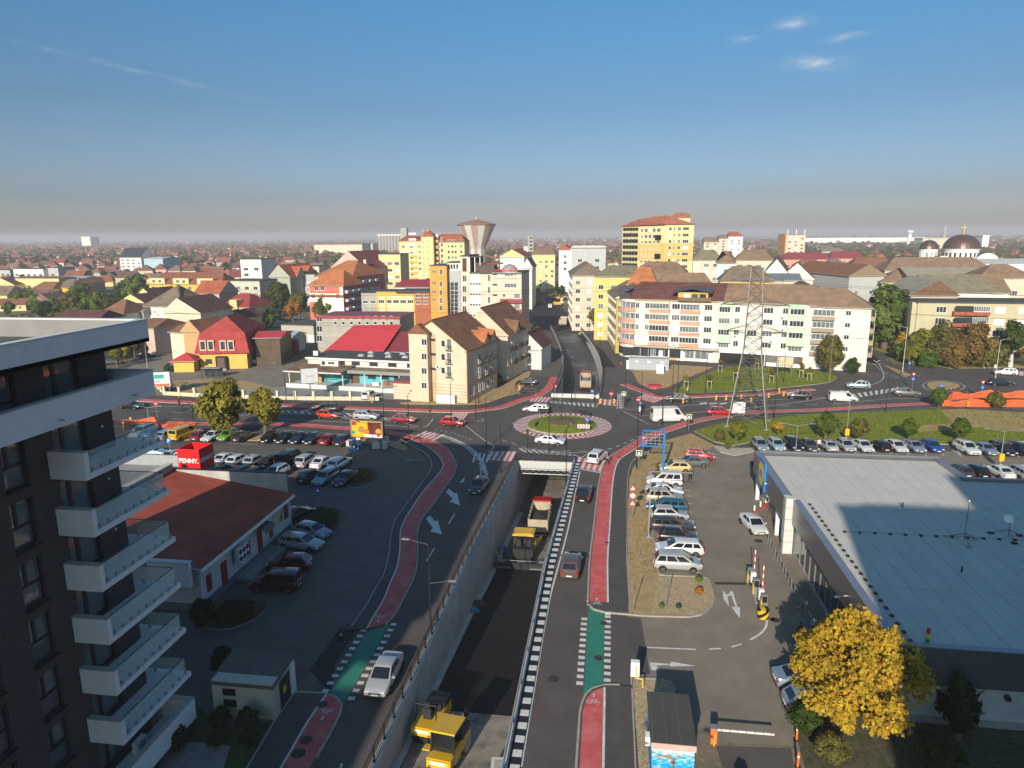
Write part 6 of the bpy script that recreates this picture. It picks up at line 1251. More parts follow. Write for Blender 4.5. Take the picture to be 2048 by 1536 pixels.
blk('small grey-walled house with brown roof left of the white pyramid-roof house',203,247,290,622,10.,R(-7),hgr,slate,2.,0.,auto=False,name='house',cat='house'); blk('light yellow gabled house left of the white pyramid-roof house',226,242,292,604,14.,R(-7),hyl,rmat('roof_plum',(.11,.05,.05)),2.8,0.,'y',auto=False,gm=hyl,name='house',cat='house'); blk('second light yellow gabled house set back behind the first',240,275,308,593,14.,R(-7),hyl,rmat('roof_plum',(.11,.05,.05)),3.,0.,'y',auto=False,gm=hyl,name='house',cat='house')
blk('low house with mottled brown hipped roof above the white roof band',196,200,250,627,12.,R(-5),hwt,tile_b,4.,4.,auto=False,name='house',cat='house'); blk('long house with maroon roof and white gable just above the white roof band',160,104,200,638,9.,R(-3),hcr,rmat('roof_plum',(.11,.05,.05)),2.,1.,auto=False,name='house',cat='house')
blk('pink house with mossy red roof and red dormer, left middle distance',243,390,440,587,12.,R(-4),hpk,tile_r,4.5,.0,gm=hpk,name='house',cat='house',ww=.9); b=blk('yellow villa with red hipped roof and arched dormers',222,440,500,614,14.,R(-4),hyl,M('roof_brick_red',(.30,.055,.05),.7,.12,.6),4.2,4.,name='house',cat='house',ww=1.2); b.part('dormer',b.w*.4,b.w*.65,-1,3,b.h-.5,b.h+2.5,hyl); blk('yellow shed-like gable in front of the yellow villa',208,448,487,636,10.,R(-8),hyl,rmat('roof_plum',(.11,.05,.05)),2.5,0.,'y',auto=False,gm=hyl,name='house',cat='house')
# salmon apartment house with stepped orange roofs
sal=wmat('salmon_red',(.52,.16,.11));
b=Bv('apartment_building','salmon apartment house with orange hipped roofs and white side balconies',232,617,690,571,14.,R(-9)); b.wall(hwt); b.part('salmon_panel',.3,b.w*.9,-.05,-.001,b.h-2.6,b.h-.3,sal); b.part('salmon_panel',0.,b.w*.4,-.05,-.001,0,b.h-5.6,sal); b.roof(tile_o,5.,.7,6.,'x',hip2=4.); b.part('ledge_roof',-.5,b.w+.6,-.9,-.06,b.h-3.6,b.h-3.1,tile_r)
for px,py in ((633,577),(645,577),(627,592),(645,592),(676,592)): b.pwin('F',px,py,1.5,1.4,2,'w',-.06)
for k in range(3):
 for y in (2.5,6.5,10.5): b.part('balcony',b.w+.001,b.w+1.2,y-1.4,y+1.4,b.h-2.6-2.9*k,b.h-1.6-2.9*k,M('balcony_paleblue',(.42,.48,.52),.7,.05))
 b.grid('R',[2.5,6.5,10.5],[b.h-2.2-2.9*k],1.6,1.9,2,'d')
b.part('side_salmon',b.w,b.w+.04,0,14,0,b.h,sal)
b=Bv('apartment_building','second stepped salmon house with orange roof directly behind',250,630,708,553,26.,R(-9)); b.wall(hwt); b.part('side_salmon',b.w,b.w+.04,0,26,0,b.h,sal); b.roof(tile_o,5.5,.6,7.,'x',hip2=5.)
for k in range(3): [b.part('balcony',b.w+.041,b.w+1.2,y-1.4,y+1.4,b.h-2.6-2.9*k,b.h-1.6-2.9*k,M('balcony_paleblue',(.42,.48,.52))) for y in (3.,8.,13.,18.)]
b=Bv('apartment_building','third red roofed block with maroon gable and tall chimney behind the salmon houses',285,665,737,536,26.,R(-9)); b.wall(hpk); b.roof(rmat('roof_plumred',(.22,.06,.065)),7.,.6,0.,'y',gm=hpk); b.part('chimney',b.w*.92,b.w*.99,0,2,b.h-4,b.h+3.5,hcr)
b=Bv('apartment_building','grey-green rendered house with red cross gables, left of the salmon houses',300,540,582,554,24.,R(-7)); b.wall(hgr); b.roof(tile_r,5.5,.6,0.,'y',gm=hgr)
for y in (8,16): b.roof(tile_r,4.5,.0,0.,'x',y0=y-3.5,y1=y+3.5,x0=b.w*.5,x1=b.w+1.,gm=hgr,name='cross_gable')
blk('row of cream and grey flats with white end walls behind the grey-green house',370,562,640,533,12.,R(-4),hcr,flatg,0,0,name='apartment_building',cat='building'); blk('blue-grey small flats beside the grey-green house',310,604,630,549,12.,R(-6),wgy,flatg,0,0,name='apartment_building',cat='building')
blk('white modern house with ribbon window behind the maroon gable',400,714,752,519,14.,R(-3),wht,flatg,0,0,name='house',cat='house',ww=3.,wn=3,sp=4.)
blk('white gable of a large hall with red roof right of the hotel',330,1000,1048,514,40.,R(2),hwt,tile_r,3.5,0.,'y',auto=False,gm=hyl,name='hall',cat='hall'); blk('white and yellow house with brown roof up the street',420,1064,1110,509,16.,R(2),hyl,brownroof,4.,3.,name='house',cat='house')
blk('white low house with grey roof left of the street',300,1045,1064,536,24.,R(2),hwt,M('roof_darkslate',(.06,.065,.075),.7,.1),4.,0.,'y',auto=False,gm=hwt,name='house',cat='house')
# modern block and halls at far left
blk('modern white and orange two-storey block at the left edge',430,26,92,538,14.,R(-6),hwt,flatg,0,0,name='apartment_building',cat='building',ww=2.6,wn=3,sp=4.5); b=blk('pale blue-grey end of the modern block at the left edge',431,92,118,536,14.,R(-6),wgy,flatg,0,0,name='apartment_building',cat='building',ww=3.,sp=6.); blk('grey terraced flats at the very left edge',435,-40,26,540,14.,R(-6),wgy,flatg,0,0,name='apartment_building',cat='building',ww=2.2,sp=4.)
blk('long blank pale yellow hall left of the park',352,30,124,556,12.,R(-5),hyl,tile_b,.8,0.,auto=False,name='hall',cat='hall'); blk('pale blue roofed shed behind the pale yellow hall',365,115,172,556,12.,R(-5),hwt,M('roof_paleblue',(.35,.40,.44),.6,.05),1.,0.,auto=False,name='hall',cat='hall')
blk('white school with dark blue roof, left distance',560,239,283,515,18.,R(-2),hwt,M('roof_navy',(.04,.045,.06),.6,.1),8.,0.,name='school',cat='school',sp=5.,ww=2.2,gm=hwt); blk('pale blue industrial building right of the white school',560,287,326,517,22.,R(-2),wmat('hall_blue',(.35,.48,.55)),M('roof_white',(.55,.55,.53)),1.,0.,auto=False,name='hall',cat='hall')
blk('yellow-walled house with brown hipped roof at the far left edge',292,-60,22,590,14.,R(-6),hyl,slate,4.,3.,name='house',cat='house',ww=1.2); blk('yellow gabled house with maroon roof at the far left',350,-20,40,568,14.,R(-12),hyl,rmat('roof_plum',(.11,.05,.05)),3.5,0.,'y',auto=False,gm=hyl,name='house',cat='house')
blk('amber walled house with brown hipped roof, left of the park',330,105,148,575,14.,R(-6),hor,slate,4.,5.,auto=False,name='house',cat='house'); blk('long brown tiled house, second left of the park',326,62,110,578,12.,R(-6),hcr,tile_b,3.5,3.,auto=False,name='house',cat='house'); blk('pink gabled house right of the amber walled house',345,150,168,568,14.,R(-10),hpk,tile_b,3.,0.,'y',auto=False,name='house',cat='house',gm=hpk)
# sheds in the yard behind the blue shop
b=blk('grey flat-roofed garage row in the yard left of the works building',200,562,630,650,12.,R(-6),wmat('garage_grey',(.40,.38,.31)),flatg,0,0,auto=False,name='garage',cat='garage'); [b.part('garage_door',1+i*2.6,3+i*2.6,-.04,-.001,0,2.3,wht if i%2 else dark) for i in range(4)]
blk('small white shed with pale blue curved roof in the yard',180,546,585,672,7.,R(-4),wht,M('roof_paleblue',(.35,.4,.44)),1.,0.,auto=False,name='shed',cat='shed'); blk('red fence-like shed below the blue roofed shed',176,546,590,680,2.,R(2),darkred,darkred,.2,0.,auto=False,name='shed',cat='shed')
c=G(608,681); t=thing('storage_tank','round orange storage tank in the yard','tank',(c[0],c[1],0)); MB().lathe([(.9,0),(1.5,.5),(1.6,1.5),(1.3,2.4),(.5,2.9),(0,3.)],16).build('body',orange_m,t,smooth=40); MB().cyl((0,0,2.9),(0,0,3.3),.4,n=10).build('cap',orange_m,t)
# ---- silos and far landmarks
sx0,_=onY(757,490,1150); sx1,_=onY(806,490,1150); zs=onY(780,472,1150)[1]; t=thing('grain_silos','bank of grey grain silos with a square head tower on the horizon','silos',(sx0,1150,0)); n=8; w_=(sx1-sx0)/n
for i in range(n): MB().cyl((w_*(i+.5),0,0),(w_*(i+.5),0,zs),w_*.5,n=14).build('silo',conc,t,smooth=60)
MB().b(-1,sx1-sx0,-3,4,zs,zs+3).build('gallery',conc_l,t); MB().b(sx1-sx0-2,sx1-sx0+8,-4,6,0,zs+13).build('head_tower',conc,t)
x_,_=onY(1062,490,1000); t=thing('concrete_tower','narrow concrete tower with window slits, far along the street','tower',(x_,1000,0)); zt=onY(1062,472,1000)[1]; MB().b(-4,4,-4,4,0,zt).build('shaft',conc,t); MB().b(-10,-4,-4,4,0,zt*.55).build('annex',conc_l,t)
for k in range(5): MB().b(-1.5,2.5,-4.1,-4,zt-4-k*5,zt-1.5-k*5).build('opening',dark,t)
for px,py0,py1,v,nm in ((1821,461,478,1900,'white control tower on the right horizon'),(1891,452,478,2200,'grey factory chimney on the right horizon')):
 x_,z_=onY(px,py0,v); t=thing('far_tower',nm,'tower',(x_,v,0)); MB().lathe([(7 if v<2000 else 5,0),(4,z_*.75),(4,z_)],12).build('shaft',wht if v<2000 else conc,t);
 if v<2000: MB().lathe([(4,z_-9),(8,z_-4),(8,z_),(0,z_+1)],12).build('cabin',wht,t)
for px0,px1,py,v,nm,m_ in ((628,724,489,1050,'long low red warehouse on the left horizon',darkred),(1585,1850,477,2000,'long white factory hall on the right horizon',wht),(1846,1920,477,1500,'pale factory buildings behind the church',hcr),(1966,1979,472,1300,'small white tower building behind the church on the right',wht),(162,180,474,2100,'white block on the far left horizon',wht),(700,745,488,1300,'pale arched hall on the horizon left of the silos',hcr)):
 x0,z_=onY(px0,py,v); x1,_=onY(px1,py,v); b=Bd('factory',nm,(x0,v),w=x1-x0,d=40.,h=max(5,z_),cat='factory'); b.wall(m_ if m_ is not darkred else hcr); b.part('roof',-1,b.w+1,-1,41,b.h,b.h+1.2,m_)
# ================================================================== SUBURB OF SMALL HOUSES
roofs=[rmat('hr%d'%i,c) for i,c in enumerate(((.25,.085,.055),(.21,.085,.06),(.15,.085,.065),(.29,.12,.07),(.22,.06,.055),(.19,.135,.10)))]
walls=[hwt,hcr,hyl,hpk,wcr,hwt,hgr]
def house_meshes(w,d,h,rise,hip,k):
 mb=MB(); z=h
 mb.b(0-w/2,w/2,-d/2,d/2,0,h)
 if hip<.1: mb.add([(-w/2,-d/2,h),(-w/2,d/2,h),(-w/2,0,h+rise),(w/2,-d/2,h),(w/2,d/2,h),(w/2,0,h+rise)],[(0,2,1),(3,4,5)])
 o=.5; rf=MB(); rf.add([(-w/2-o,-d/2-o,h-.15),(w/2+o,-d/2-o,h-.15),(w/2+o,d/2+o,h-.15),(-w/2-o,d/2+o,h-.15),(-w/2-o+hip,0,h+rise+.1),(w/2+o-hip,0,h+rise+.1)],[(0,1,5,4),(2,3,4,5),(3,0,4),(1,2,5)])
 return mb,rf
PROT=[]
for k in range(7):
 w_,d_,h_,r_,hp=[(11,8,3.2,3.2,0),(9,8,3,3.4,2.5),(13,9,5.6,3.2,3),(10,9,3.2,4.,0),(14,8,3.2,3.,0),(9,9,5.5,3.4,3.5),(12,10,6,4,0)][k]
 PROT.append((w_,d_,h_,r_,hp))
WM={};RM={}
chim=MB().b(-.4,.4,-.4,.4,0,1.6).mesh('chimney',M('chimney_brick',(.28,.15,.1),.9,.1))
occ=[]
def free(x,y,r):
 return all((x-a)**2+(y-b)**2>(r+c)**2 for a,b,c in occ)
bpy.context.view_layer.update()
for o in list(C.objects):
 if o.parent is None and o.type=='EMPTY' and o.get('category') in ('building','house','apartment block','hall','school','hotel','tower block','church','shop','office','tower','warehouse','garage','shed'):
  bs=[c for c in o.children if c.name.startswith('wall')]
  if bs:
   m=bs[0].matrix_world; P=[m@Vector(c) for c in bs[0].bound_box]; cx=sum(p.x for p in P)/8; cyy=sum(p.y for p in P)/8; occ.append((cx,cyy,max((p-Vector((cx,cyy,p.z))).length for p in P)*.8))
def place_house(x,y,rz,k,ri,wi,scale,label,group,window=False):
 w_,d_,h_,r_,hp=PROT[k]
 if (k,wi) not in WM or (k,ri) not in RM:
  a,bq=house_meshes(w_,d_,h_,r_,hp,k)
  if (k,wi) not in WM: WM[k,wi]=a.mesh('wall',walls[wi])
  if (k,ri) not in RM: RM[k,ri]=bq.mesh('roof',roofs[ri])
 t=thing('house',label,'house',(x,y,0),rz,group); t.scale=(scale,)*3
 link('wall',WM[k,wi],t); link('roof',RM[k,ri],t); link('chimney',chim,t,(w_*.18,d_*.14,h_+r_*.55))
 if window:
  for a in (-.3,.0,.3): link('window',winmesh(1.2,1.3,2,'w'),t,(w_*a,-d_/2-.003,1.1))
 return t
rn=random.Random(11); nh=0
RN=['red','reddish brown','dark brown','orange','crimson','greyish brown']; WN=['white','cream','yellow','pink','beige','white','grey']
def inpx(x,y,z=5):
 p=PXY(x,y,z); return p
cand=[]
for row in range(60):
 y=285+row*27*(1+row*.012)
 x=-y*.95-60
 while x<y*.72:
  cand.append((x+rn.uniform(-4,4),y+rn.uniform(-6,6))); x+=rn.uniform(15,24)
# streets break the rows into blocks; near ones individually built
mass=[]
for x,y in cand:
 px,py=PXY(x,y,4)
 if px<-60 or px>2110: continue
 if 1035<px<1110 and y<900: continue
 if px>1390 and y<430: continue
 if px>1380 and rn.random()<.6: continue
 if 940<px<1260 and y<700: continue
 if px<360 and 250<y<400 and 150<px: continue         # the park
 if not free(x,y,7): continue
 occ.append((x,y,7.5)); rz=rn.choice((0,PI/2))+rn.uniform(-.25,.25)+R(12); k=rn.randrange(7); ri=rn.choice((0,0,1,1,2,2,3,4,5)); wi=rn.randrange(7); sc=rn.uniform(.85,1.15)
 if nh<290:
  place_house(x,y,rz,k,ri,wi,sc,f'small {WN[wi]} {RN[ri]}-roofed house {where(px,y)}','houses of the suburb',y<420); nh+=1
 else: mass.append((x,y,rz,k,ri,wi,sc))
# everything farther: one mass of roofs
mw=[MB() for _ in range(3)]; far=MB(); FM=[walls[0],walls[1],walls[2],roofs[0],roofs[1],roofs[2],roofs[3]]
for i in range(1900):
 y=1750*math.exp(rn.random()*1.15); x=rn.uniform(-.98,.75)*y; mass.append((x,y,rn.uniform(0,PI),rn.randrange(7),rn.randrange(6),rn.randrange(7),rn.uniform(.9,1.3)))
for x,y,rz,k,ri,wi,sc in mass:
 w_,d_,h_,r_,hp=PROT[k]; a,q=house_meshes(w_*sc,d_*sc,h_*sc,r_*sc,hp*sc,k); m=Matrix.Translation((x,y,0))@Matrix.Rotation(rz,4,'Z')
 far.add([m@Vector(v) for v in a.v],a.f,wi%3); far.add([m@Vector(v) for v in q.v],q.f,3+ri%4)
stuff(far.build('far_town',FM),'mass of tiny far-off houses spreading to the horizon')
# ================================================================== VEHICLES
paint=M('car_paint',(.5,.5,.5),.28,0,objcol=True,metal=.25,spec=.5,coat=1.)
carglass=M('car_glass',(.012,.015,.018),.05,0,spec=.9)
lampw=M('headlamp',(.6,.62,.65),.15,0,spec=.8); lampr=M('tail_lamp',(.35,.01,.012),.25,0,spec=.6); rimm=M('alloy_rim',(.42,.42,.44),.35,0,metal=.7); plate_m=M('number_plate',(.7,.7,.68),.5,0); plastic=M('black_plastic',(.022,.022,.024),.6,0)
KIND=dict( # L,W,H,belt,hoodz,trunkz,base_rear,roof_rear,roof_front,base_front
 sedan=(4.5,1.76,1.46,.93,.80,.98,-1.75,-.95,.35,1.15), hatch=(4.1,1.74,1.50,.95,.84,.95,-1.97,-1.45,.3,1.05), wagon=(4.65,1.78,1.50,.94,.82,.94,-2.24,-1.85,.4,1.2),
 suv=(4.4,1.84,1.68,1.06,.96,1.06,-2.12,-1.65,.3,1.05), mpv=(4.45,1.82,1.66,1.0,.92,1.0,-2.15,-1.75,.55,1.5), smallvan=(4.4,1.8,1.84,1.05,.95,1.05,-2.16,-2.05,.5,1.3), midvan=(5.0,1.95,1.96,1.1,.98,1.1,-2.46,-2.38,1.0,1.75), bigvan=(6.0,2.02,2.55,1.25,1.1,1.25,-2.96,-2.9,1.45,2.25))
CM={}
def car_meshes(kind):
 if kind in CM: return CM[kind]
 L,Wd,Hh,belt,hz,tz_,br,rr,rf,bf=KIND[kind]; hw=Wd/2; zb=.24
 body=MB(); xs=[-L/2,-L/2+.1,-L/2+.35,br*.9,-.9,0,.9,bf,bf+.35,L/2-.45,L/2-.15,L/2]
 xs=sorted(set(round(x,3) for x in xs)); rings=[]
 for x in xs:
  e=abs(x)/(L/2); wx=hw*(1-.13*e**5)
  if x>=bf: t=(x-bf)/(L/2-bf); zt=belt+(hz-.04-belt)*min(1,t*1.4)- (.18 if x>L/2-.05 else .05 if x>L/2-.2 else 0)
  elif x<=br: t=(br-x)/max(.05,L/2+br); zt=tz_-(.12 if x<-L/2+.05 else 0)
  else: zt=belt if x>br+.3 else max(belt,tz_-.01)
  z0=zb+(.08 if e>.93 else 0)
  rings.append([(x,0,z0),(x,wx*.82,z0),(x,wx*.96,z0+.12),(x,wx,z0+(zt-z0)*.5),(x,wx*.975,zt-.13),(x,wx*.90,zt-.01),(x,wx*.5,zt+.02),(x,0,zt+.03)])
 full=[[(-0+p[0],p[1],p[2]) for p in r_]+[(p[0],-p[1],p[2]) for p in r_[-2:0:-1]] for r_ in rings]; n=len(full[0])
 body.add([p for r_ in full for p in r_],[(k*n+i,k*n+(i+1)%n,(k+1)*n+(i+1)%n,(k+1)*n+i) for k in range(len(full)-1) for i in range(n)]+[tuple(range(n))[::-1],tuple((len(full)-1)*n+i for i in range(n))])
 # greenhouse
 yb,yr=hw*.91,hw*.73; zr_=Hh-.07; boxy=kind in('bigvan','midvan','smallvan')
 if boxy: yr=hw*.85
 zbl=belt-.01; zf=zbl; zrr=max(zbl,tz_-.01)
 g=[(br,-yb*.96,zrr),(bf,-yb*.93,zf),(bf,yb*.93,zf),(br,yb*.96,zrr),(rr,-yr,zr_),(rf,-yr,zr_),(rf,yr,zr_),(rr,yr,zr_),(rr+.16,-yr+.12,Hh),(rf-.2,-yr+.12,Hh),(rf-.2,yr-.12,Hh),(rr+.16,yr-.12,Hh)]
 body.add(g,[(0,1,5,4),(2,3,7,6),(1,2,6,5),(3,0,4,7),(4,5,9,8),(5,6,10,9),(6,7,11,10),(7,4,8,11),(8,9,10,11)])
 wx_f,wx_r=L/2-.83,-L/2+.82
 if kind=='bigvan': wx_f,wx_r=L/2-.95,-L/2+1.35
 for x in (wx_f,wx_r):
  for s_ in (1,-1):
   pts=[(x+.385*math.cos(PI*i/10),s_*(hw+.006),.30+.385*math.sin(PI*i/10)) for i in range(11)]+[(x-.385,s_*(hw*.98),.22),(x+.385,s_*(hw*.98),.22)]
   body.add(pts,[tuple(range(13)) if s_<0 else tuple(range(13))[::-1]],1)
 body.b(-L/2-.02,-L/2+.05,-hw*.78,hw*.78,.28,.42,1); body.b(L/2-.05,L/2+.015,-hw*.72,hw*.72,.26,.40,1)
 body.b(L/2-.12,L/2+.012,-.42,.42,.46,.60,1)
 m=dict(body=body.mesh('body',[paint,plastic],32))
 def panel(a,b,c,d,s0,s1,t0,t1,out):
  P=lambda s,t:(Vector(a)*(1-s)+Vector(b)*s)*(1-t)+(Vector(d)*(1-s)+Vector(c)*s)*t
  nrm=(P(1,0)-P(0,0)).cross(P(0,1)-P(0,0)).normalized()*out
  return [P(s0,t0)+nrm,P(s1,t0)+nrm,P(s1,t1)+nrm,P(s0,t1)+nrm]
 def one(q): mb=MB(); mb.quad(*q); return mb
 m['windshield']=one(panel(g[1],g[2],g[6],g[5],.06,.94,.06,.95,.008)).mesh('windshield',carglass)
 m['rear_window']=one(panel(g[3],g[0],g[4],g[7],.1,.9,.18 if not boxy else .3,.9,.008)).mesh('rear_window',carglass)
 segs={'sedan':[(.17,.53),(.57,.90)],'hatch':[(.12,.50),(.54,.90)],'wagon':[(.05,.27),(.31,.58),(.62,.91)],'suv':[(.06,.24),(.28,.56),(.60,.91)],'mpv':[(.05,.28),(.32,.60),(.64,.92)],'smallvan':[(.08,.33),(.37,.62),(.68,.92)],'midvan':[(.74,.94)],'bigvan':[(.80,.95)]}[kind]
 m['sw']=[]
 for s0,s1 in segs:
  a=one(panel(g[0],g[1],g[5],g[4],s0,s1,.12,.9,.008)).mesh('side_window',carglass); b=one(panel(g[2],g[3],g[7],g[6],1-s1,1-s0,.12,.9,.008)).mesh('side_window',carglass); m['sw']+=[a,b]
 wr=.315 if kind!='bigvan' else .36
 tm=MB(); tm.lathe([(wr*.62,-.1),(wr*.95,-.1),(wr,-.06),(wr,.06),(wr*.95,.1),(wr*.62,.1)],18);
 tm.v=[(x,z,y) for x,y,z in tm.v]; m['tyre']=tm.mesh('wheel',tyre_m,40)
 rm=MB();
 for s_ in (1,-1): rm.add([(wr*.63*math.cos(2*PI*i/14),s_*.085,wr*.63*math.sin(2*PI*i/14)) for i in range(14)],[tuple(range(14))[::s_*-1]])
 for i in range(5):
  a=2*PI*i/5+.6
  for s_ in (1,-1): rm.box((wr*.36*math.cos(a),s_*.09,wr*.36*math.sin(a)),(.10,.012,.10),1)
 m['rim']=rm.mesh('rim',[rimm,plastic]); m['wpos']=[(x,s_*(hw-.085),wr) for x in (wx_f,wx_r) for s_ in (1,-1)]
 zl=hz-.16 if not boxy else hz-.22
 m['head']=[MB().box((L/2-.14,s_*hw*.66,zl),(.22,hw*.36,.15),0,-s_*.28).mesh('headlight',lampw) for s_ in (1,-1)]
 zt=min(belt,tz_)-.16; th_=.16 if kind in('sedan','hatch') else .34
 m['tail']=[MB().box((-L/2+.05,s_*hw*.76,zt),(.12,hw*.22,th_),0,s_*.2).mesh('tail_light',lampr) for s_ in (1,-1)]
 m['plate']=[MB().b(L/2+.005,L/2+.03,-.26,.26,.40,.51).mesh('number_plate',plate_m),MB().b(-L/2-.035,-L/2+.02,-.26,.26,.52 if kind!='sedan' else .62,.63 if kind!='sedan' else .73).mesh('number_plate',plate_m)]
 m['mirror']=[MB().box((bf-.28,s_*(hw+.07),belt+.06),(.12,.2,.13)).mesh('mirror',paint) for s_ in (1,-1)]
 m['handles']=None
 CM[kind]=m; return m
def car(px,py,hd,kind,col,label,z=0.,detail=True,group=None,world=None,pitch=0.,name=None):
 c=world or G(px,py,z); m=car_meshes(kind)
 nm=name or {'smallvan':'parked_van','midvan':'van','bigvan':'van'}.get(kind,'car')
 cat='van' if kind in('smallvan','midvan','bigvan') else 'car'
 t=thing(nm,label,cat,(c[0],c[1],z+.006),R(hd),group)
 if pitch: t.rotation_euler=(0,-pitch,R(hd))
 L=lambda n,me,**k: link(n,me,t,**k)
 L('body',m['body'],color=col); L('windshield',m['windshield']); L('rear_window',m['rear_window'])
 for w_ in m['sw']: L('side_window',w_)
 for p in m['wpos']:
  o=L('wheel',m['tyre'],loc=p)
  if detail: link('rim',m['rim'],o)
 for a in m['head']: L('headlight',a)
 for a in m['tail']: L('tail_light',a)
 if detail:
  for a in m['plate']: L('number_plate',a)
  for a in m['mirror']: L('mirror',a,color=col)
 return t
BLK=(.012,.012,.014); DKG=(.045,.048,.052); GRY=(.13,.135,.14); SIL=(.42,.43,.44); WHT=(.72,.72,.71); RED=(.42,.015,.015); MRN=(.13,.008,.012); BLU=(.02,.07,.35); NVY=(.012,.02,.05); SBL=(.24,.30,.36); BRN=(.13,.085,.07); YEL=(.62,.42,.03); CRM=(.68,.52,.22); GRN=(.18,.42,.02); TEAL=(.01,.10,.15); LBL=(.35,.48,.56); ORG=(.55,.06,.015); BEI=(.42,.38,.29)
# --- moving on the near roads
car(770,1362,-90,'sedan',SIL,'silver sedan driving towards the viewer beside the green crossing')
car(958,981,-97,'hatch',DKG,'dark grey hatchback driving towards the viewer on the left carriageway')
car(1167,997,87,'suv',BLK,'black car driving away beside the underpass, nearer the roundabout')
car(1142,1142,88,'suv',BRN,'brown coupe-style car driving away beside the fresh asphalt')
# --- roundabout and streets
car(1072,824,176,'wagon',WHT,'white estate car on the far side of the roundabout island'); car(1100,888,-8,'sedan',WHT,'white saloon passing the near side of the roundabout island')
car(1194,922,73,'mpv',WHT,'white people carrier waiting at the zebra crossing by the underpass'); car(1337,843,12,'bigvan',WHT,'tall white panel van leaving the roundabout to the right',name='panel_van')
car(1441,830,5,'wagon',RED,'red estate taxi beside the foot of the pylon'); car(1357,803,178,'sedan',DKG,'dark grey saloon waiting right of the far ramp'); car(1053,770,172,'sedan',BLK,'black saloon beside the cream corner building')
car(652,823,180,'wagon',BLK,'black estate car on the far lane of the left street'); car(656,836,-5,'hatch',ORG,'orange-red hatchback first in the queue from the left trees'); car(733,839,-5,'suv',SIL,'silver compact crossover behind the red billboard queue'); car(808,845,-6,'hatch',(.30,.015,.02),'dark red hatchback third in the queue towards the roundabout'); car(905,851,-8,'hatch',RED,'bright red hatchback at the head of the left street queue')
car(262,817,-4,'sedan',BLK,'black car half hidden by the white balcony corner on the left street')
car(1598,798,172,'suv',BLK,'black patrol car with blue stripe on the right street'); car(1716,777,170,'suv',SBL,'pale blue crossover on the right street near the curve'); car(1685,803,-3,'midvan',WHT,'white mid-size van on the right street',name='panel_van'); car(1813,792,-8,'suv',GRY,'grey crossover approaching the small right roundabout')
car(1744,724,-80,'hatch',BLK,'black hatchback coming down the side street by the right block'); car(2010,750,168,'suv',WHT,'white car at the far right edge of the upper road'); car(2000,771,0,'wagon',BLK,'black estate car right of the small roundabout')
# --- right car park, left column (12)
colA=[(1354,1137,0,'mpv',SIL,'silver people carrier with dark roof'),(1358,1107,180,'wagon',WHT,'white estate car with yellow sticker'),(1356,1083,0,'hatch',BLK,'black hatchback'),(1345,1060,2,'wagon',(.05,.04,.042),'dark brown estate car'),(1338,1038,2,'hatch',SIL,'silver hatchback reflecting the sky'),(1333,1021,180,'wagon',TEAL,'teal estate car'),(1328,1004,2,'suv',BEI,'beige crossover'),(1328,989,2,'sedan',WHT,'white saloon'),(1328,970,180,'smallvan',WHT,'white van with roof bars'),(1350,943,185,'hatch',CRM,'small pale yellow hatchback'),(1383,932,186,'sedan',GRY,'dark grey saloon'),(1398,919,-6,'hatch',RED,'red hatchback')]
od=['first','second','third','fourth','fifth','sixth','seventh','eighth','ninth','tenth','eleventh','twelfth']
for i,(px,py,hd,k,c,l) in enumerate(colA): car(px,py,hd,k,c,f'{l}, {od[i]} from the gravel bed, the right column',group='cars in the right column')
car(1506,1058,-79,'sedan',WHT,'white saloon driving towards the barriers beside the supermarket'); car(1613,1372,4,'sedan',SBL,'blue-silver car parked half under the yellow maple'); car(1630,1420,4,'hatch',SBL,'second blue car almost hidden under the yellow maple')
# --- row behind the supermarket
colsB=[(SBL,'hatch','silver-blue hatchback'),(LBL,'hatch','pale blue-grey hatchback'),(BLK,'suv','black crossover'),((.07,.08,.075),'sedan','dark green-grey saloon'),(SIL,'sedan','silver saloon seen from behind'),(SIL,'hatch','silver coupe-like car'),(WHT,'sedan','white saloon'),(BLK,'hatch','black hatchback'),(WHT,'sedan','white taxi saloon'),(SBL,'sedan','pale blue saloon'),(BLU,'hatch','bright blue hatchback')]
xsB=[1519,1552,1586,1617,1654,1690,1724,1760,1791,1826,1862]
for i,(c,k,l) in enumerate(colsB): car(xsB[i],897+i*.35,-84 if i not in(4,7) else 96,k,c,f'{l}, {od[i]} from the left in the lawn row',group='cars in the lawn row')
for i,(x,c,k,l) in enumerate(((1932,WHT,'suv','white crossover'),(1968,SBL,'sedan','silver-blue saloon'),(2003,BLK,'wagon','black estate car'),(2040,NVY,'wagon','dark navy estate car'),(2078,BLK,'sedan','black saloon'))): car(x,905+i*.5,-84,k,c,f'{l}, {od[i]} right of the lawn row gap',group='cars right of the gap along the lawn')
for i,(x,c,k,l) in enumerate(((1918,DKG,'hatch','dark grey hatchback'),(1950,BLK,'hatch','black hatchback'),(1997,WHT,'sedan','white saloon'),(2036,SIL,'wagon','silver estate car'))): car(x,950+i*.6,96,k,c,f'{l} behind the supermarket roof, {od[i]} from left',group='cars behind the supermarket')
